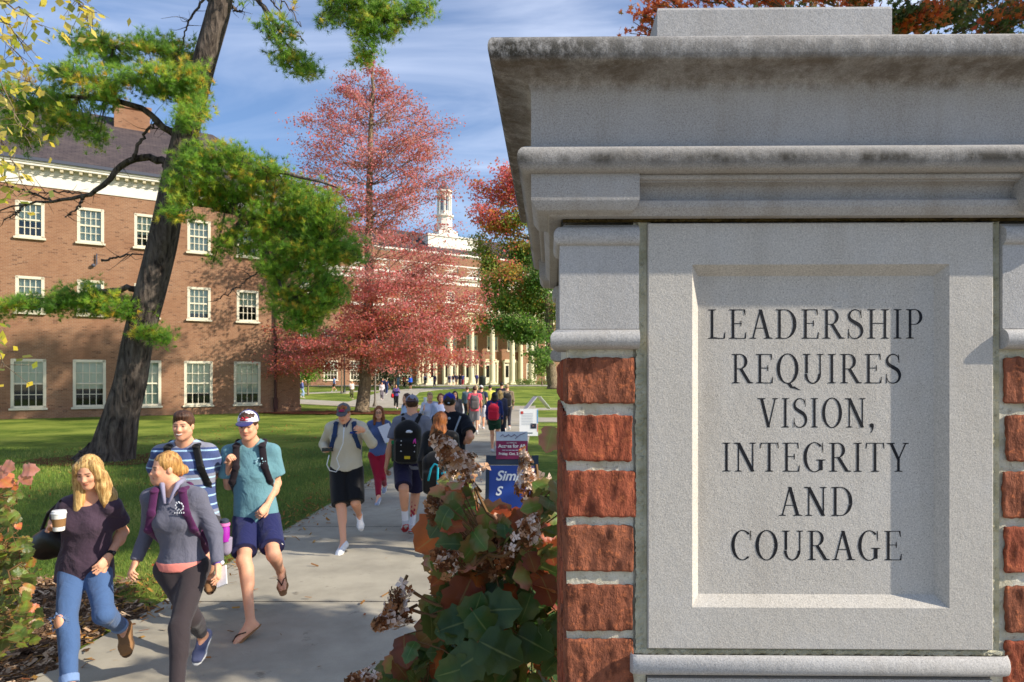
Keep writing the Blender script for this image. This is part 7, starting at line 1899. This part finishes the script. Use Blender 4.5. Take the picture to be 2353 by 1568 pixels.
heroes=[(a,b,c_,d,e,f*(.78 if b<1300 else .66)) for a,b,c_,d,e,f in [(1065,1085,1.75,1.05,.5,.11),(1050,1110,1.72,3.5,.60,.12),(1140,1190,1.7,.1,.58,.13),(1185,1195,1.72,-.3,.86,.12),(1040,1165,1.7,2.9,.3,.15),(1005,1230,1.66,2.4,.92,.17),(1055,1250,1.65,2.3,.84,.15),(1160,1205,1.68,.6,.9,.12),(1120,1215,1.6,1.5,.55,.09),(1190,1225,1.75,-.6,.5,.12),
 (1100,1330,1.6,1.2,.84,.15),(1060,1380,1.55,2.0,.82,.16),(1090,1410,1.5,-1.2,.22,.13),(1150,1400,1.5,-.2,.12,.15),(1045,1435,1.5,3.0,.1,.14),(1110,1440,1.47,.9,.2,.12),(1000,1450,1.6,2.4,.78,.16),(1080,1520,1.45,2.6,.1,.15),(1150,1500,1.45,.4,.08,.16),(1040,1545,1.45,2.9,.2,.12),(1230,1480,1.5,.4,.12,.14),(950,1500,1.6,2.2,.3,.10),(905,1525,1.6,2.2,.72,.09),(1210,1390,1.6,.2,.06,.15),(980,1390,1.62,2.0,.4,.07),(1020,1370,1.6,2.6,.15,.07),(1240,1300,1.6,.3,.1,.14),(1190,1290,1.62,1.0,.15,.13),
 (1262,1010,1.45,1.9,.72,.075)]]
flowers=[(1085,1105,1000,1000,1.70,.062,210,.45),(1080,1250,1030,1215,1.66,.05,110,.35),(1110,1240,1170,1290,1.66,.05,110,.3),(940,1400,860,1440,1.58,.040,110,.35),(925,1345,880,1440,1.58,.03,80,.4),(1215,1150,1205,1040,1.72,.04,110,.55),(1235,1090,1245,1180,1.72,.035,80,.6),(860,1560,800,1565,1.5,.03,60,.2),(1240,1330,1200,1380,1.75,.05,70,.1),(1130,1300,1180,1260,1.6,.05,90,.1),(1010,1190,985,1150,1.6,.035,70,.2),(1200,1240,1230,1190,1.5,.04,90,.5),(1040,1300,1000,1270,1.5,.04,90,.15)]
oak_shrub('large oakleaf shrub with lobed green and rust leaves against the pillar brickwork',(.02,2.05,0),poly,(1.5,2.35),1350,.064,M_OAK,101,tf,flowers,heroes,22)
poly2=[(-60,1090),(30,1090),(50,1130),(30,1170),(60,1220),(78,1300),(70,1370),(100,1420),(80,1470),(30,1500),(-60,1520)]
oak_shrub('smaller shrub with orange and pink turning leaves at the left edge of the mulch bed',(-3.25,3.85,0),poly2,(3.7,4.4),380,.072,M_OAK2,102,lambda x,y,rr: float(np.clip(rr.normal(.85 if y<1120 else (.20 if y<1400 else .10),.20),0,1)),[],[(20,1072,3.7,.3,.95,.075),(66,1080,3.7,-.1,1.,.085),(4,1085,3.7,2.8,.95,.08),(58,1100,3.7,1.,.9,.075),(14,1110,3.7,.5,.8,.08)],12)
# ---------------------------------------------------------------- lamp posts, bins and sign boards
def text(body,size,mat,loc,right,upv,parent,name='lettering',shear=0,align='LEFT',bold=0.,off=(0,0,0)):
    cu=bpy.data.curves.new('t','FONT'); cu.body=body; cu.size=size; cu.shear=shear; cu.align_x=align; cu.offset=bold; cu.extrude=.0004
    o=bpy.data.objects.new('t',cu); COL.objects.link(o); dg=bpy.context.evaluated_depsgraph_get(); me=bpy.data.meshes.new_from_object(o.evaluated_get(dg)); bpy.data.objects.remove(o)
    r=nrm(right);u=nrm(upv);n=np.cross(r,u); M=Matrix((( r[0],u[0],n[0],loc[0]),(r[1],u[1],n[1],loc[1]),(r[2],u[2],n[2],loc[2]),(0,0,0,1))); me.transform(M); me.name=name
    me.materials.clear(); me.materials.append(mat); q=bpy.data.objects.new(name,me); COL.objects.link(q); q.parent=parent; q['label']='lettering reading '+body; return q
M_W=flat((240,240,240),.6); M_MAR=flat((138,44,88),.6); M_BLUE=flat((34,66,150),.35,.5); M_SLATE=flat((38,50,66),.5,.4); M_PALE=flat((196,206,222),.5)
# blue board with a maroon poster stuck in its handle
Yb=8.4; Xb=(1281-CX0)/F0*Yb
sg=empty('sandwich_board',(Xb,Yb,.03),'dark framed sandwich board with blue panel lettered in white, maroon poster on top','sign',rz=.0)
w2=.32; H_=1.08; d0=.30
def lean(u,v,dep=0): # u across, v height 0..1 on the front leaf
    return np.array([u,-d0*(1-v)-dep,v*H_])
mb=MB(); nf=nrm(np.cross([1,0,0],[0,d0,H_])); Rl=[np.array([1,0,0]),nf,nrm([0,d0,H_])]; Rb_=[np.array([1,0,0]),nrm([0,1,0.28]),nrm([0,-d0,H_])]
for u in(-w2+.02,w2-.02): mb.box(lean(u,.5),(.022,.018,.56),Rl); mb.box(np.array([u,d0*.5,.54]),(.022,.018,.56),Rb_)
mb.box(lean(0,.95),(w2,.022,.055),Rl); mb.box(lean(0,.08),(w2,.018,.03),Rl); mb.box((0,d0*.97,.08),(w2,.018,.03))
mb.tube([(-.085,-.0,1.09),(-.085,-.02,1.17),(-.07,-.02,1.185),(.07,-.02,1.185),(.085,-.02,1.17),(.085,0,1.09)],.015,6); mb.build('frame',M_SLATE,sg)
mb=MB(); mb.box(lean(0,.5,.003),(w2-.035,.006,.44),Rl); bpn=mb.build('blue_panel',M_BLUE,sg)
fr_=lean(0,.5)+nf*-.0  
def onleaf(u,v): 
    return lean(u,v)+ (-np.array([0,H_,-d0])/math.hypot(H_,d0))*.016
text('Simply',.165,M_W,onleaf(-.20,.73),[1,0,0],[0,d0,H_],bpn,shear=.3,bold=.004); text('Simple',.15,M_W,onleaf(-.20,.56),[1,0,0],[0,d0,H_],bpn,shear=.3,bold=.004) if False else text('S',.15,M_W,onleaf(-.20,.57),[1,0,0],[0,d0,H_],bpn,shear=.3,bold=.004)
po=empty('poster',(Xb-.005,Yb-.04,1.05),'maroon and pale blue event poster standing in the handle of the blue board','sign')
mb=MB(); mb.box((0,0,.135),(.193,.004,.112)); mb.build('maroon_card',M_MAR,po); mb=MB(); mb.box((0,-.001,.303),(.193,.004,.056)); mb.build('pale_header',M_PALE,po)
text('Access for All',.058,M_W,(-.165,-.008,.165),[1,0,0],[0,0,1],po,bold=.0015); text('1st ANNUAL',.024,M_W,(-.07,-.008,.215),[1,0,0],[0,0,1],po); text('Friday, Oct. 21',.043,M_W,(-.16,-.008,.075),[1,0,0],[0,0,1],po,bold=.001)
mb=MB()
for k in range(3): mb.tube([(-.14+.07*k,-.008,.30),(-.11+.07*k,-.008,.325),(-.09+.08*k,-.008,.295),(-.04+.07*k,-.008,.32)],.004,5)
mb.tube([(.04,-.008,.27),(.10,-.008,.32),(.17,-.008,.345)],.0035,5); mb.build('script_scrawl',flat((90,70,110),.7),po)
mb=MB()
for k in range(6): mb.box((-.10+.04*k,-.006,.132),(.017,.002,.004))
mb.build('small_print',M_PALE,po)
# white poster board
def board(label,x,ybot,Y,wd,ht,face,name='sandwich_board',rz=0.,spread=.28):
    X=(x-CX0)/F0*Y; r=empty(name,(X,Y,gz(Y)+.03),label,'sign',rz=rz); mb=MB()
    for s_ in(-1,1): 
        mb.box((0,s_*spread/2,ht/2),(wd/2,.012,ht/2),[np.array([1,0,0]),nrm([0,1,s_*spread/ht*1.0]),nrm([0,-s_*spread,ht])])
    mb.build('leaves',face,r); return r
b2=board('white sandwich board with printed notice and small photo on the grass edge',1322,1091,24.4,.66,.98,M_W)
def det(b,items,Z=.14,sp=.28,ht=.98):
    for (u,v,w_,h_,m) in items:
        mb=MB(); y=-sp*(1-v/ht)+.14-.02-.012; y=-(sp/2+sp*.5*(1-2*v/ht))-.018
        mb.box((u,y,v),(w_,.004,h_),[np.array([1,0,0]),nrm([0,1,-sp/ht]),nrm([0,sp,ht])]); mb.build('printed_mark',m,b)
det(b2,[(-.24,.83,.045,.05,flat((196,60,50),.7)),(.17,.36,.10,.09,flat((40,46,62),.7)),(.16,.39,.03,.04,flat((200,150,140),.7)),(-.02,.12,.16,.02,flat((90,110,120),.7))]+[(-.05,.80-.055*k,.20,.006,flat((190,196,204),.8)) for k in range(8)]+[(.315,.7,.012,.25,flat((70,160,220),.7)),(.315,.3,.012,.14,flat((230,130,70),.7))])
b3=board('white sandwich board standing sideways beyond the printed notice',1343,1028,43.5,.62,1.06,M_W,rz=-1.15,spread=.95)
mb=MB(); 
for k in range(7): mb.box((0,-.475*(1-(.9-.09*k))-.02-.02,.95-.095*k),(.22,.006,.014))
mb.build('printed_lines',flat((96,92,130),.8),b3)
b4=board('small white notice board between the blue cap and the pink T-shirt',1155,1045,33,.30,.88,M_W,'notice_board'); det(b4,[(0,.55,.08,.06,flat((226,206,206),.8))],ht=.88)
# lamp posts, litter bin
def lamp(label,x,Y,h,mat,r):
    X=(x-CX0)/F0*Y; g=gz(Y); q=empty('lamp_post',(X,Y,g),label,'lamp post',None); mb=MB(); mb.lathe((0,0,0),[(r*2.6,0),(r*2.6,.12),(r*1.6,.3),(r,.5),(r*.9,h)],12); mb.build('pole',mat,q,smooth='auto')
    mb=MB(); mb.lathe((0,0,h),[(.08,0),(.16,.1),(.22,.55),(.10,.72),(.03,.85)],10); mb.build('lantern',flat((214,214,206),.4),q,smooth='auto'); return q
lamp('grey lamp post right of the red tree trunk',937.7,50.5,4.6,flat((116,108,98),.5,.4),.075)
lq=lamp('slim dark lamp post on a concrete foot by the far lawn path',861,76,4.9,flat((30,36,32),.4,.4),.085)
mb=MB(); mb.lathe((0,0,0),[(.5,0),(.48,.12)],14); mb.build('concrete_foot',M_CONC2,lq)
X=(1206-CX0)/F0*100; lb=empty('litter_bin',(X,100,gz(100)+.04),'dark litter bin by the portico steps','bin'); mb=MB(); mb.lathe((0,0,0),[(.42,0),(.5,.1),(.5,1.1),(.55,1.15),(.5,1.3),(.2,1.4)],14); mb.build('bin_body',flat((34,44,38),.5),lb,smooth='auto'); mb=MB(); mb.lathe((0,0,1.4),[(.2,0),(.15,.08)],10); mb.build('lid',flat((20,24,22),.4),lb)
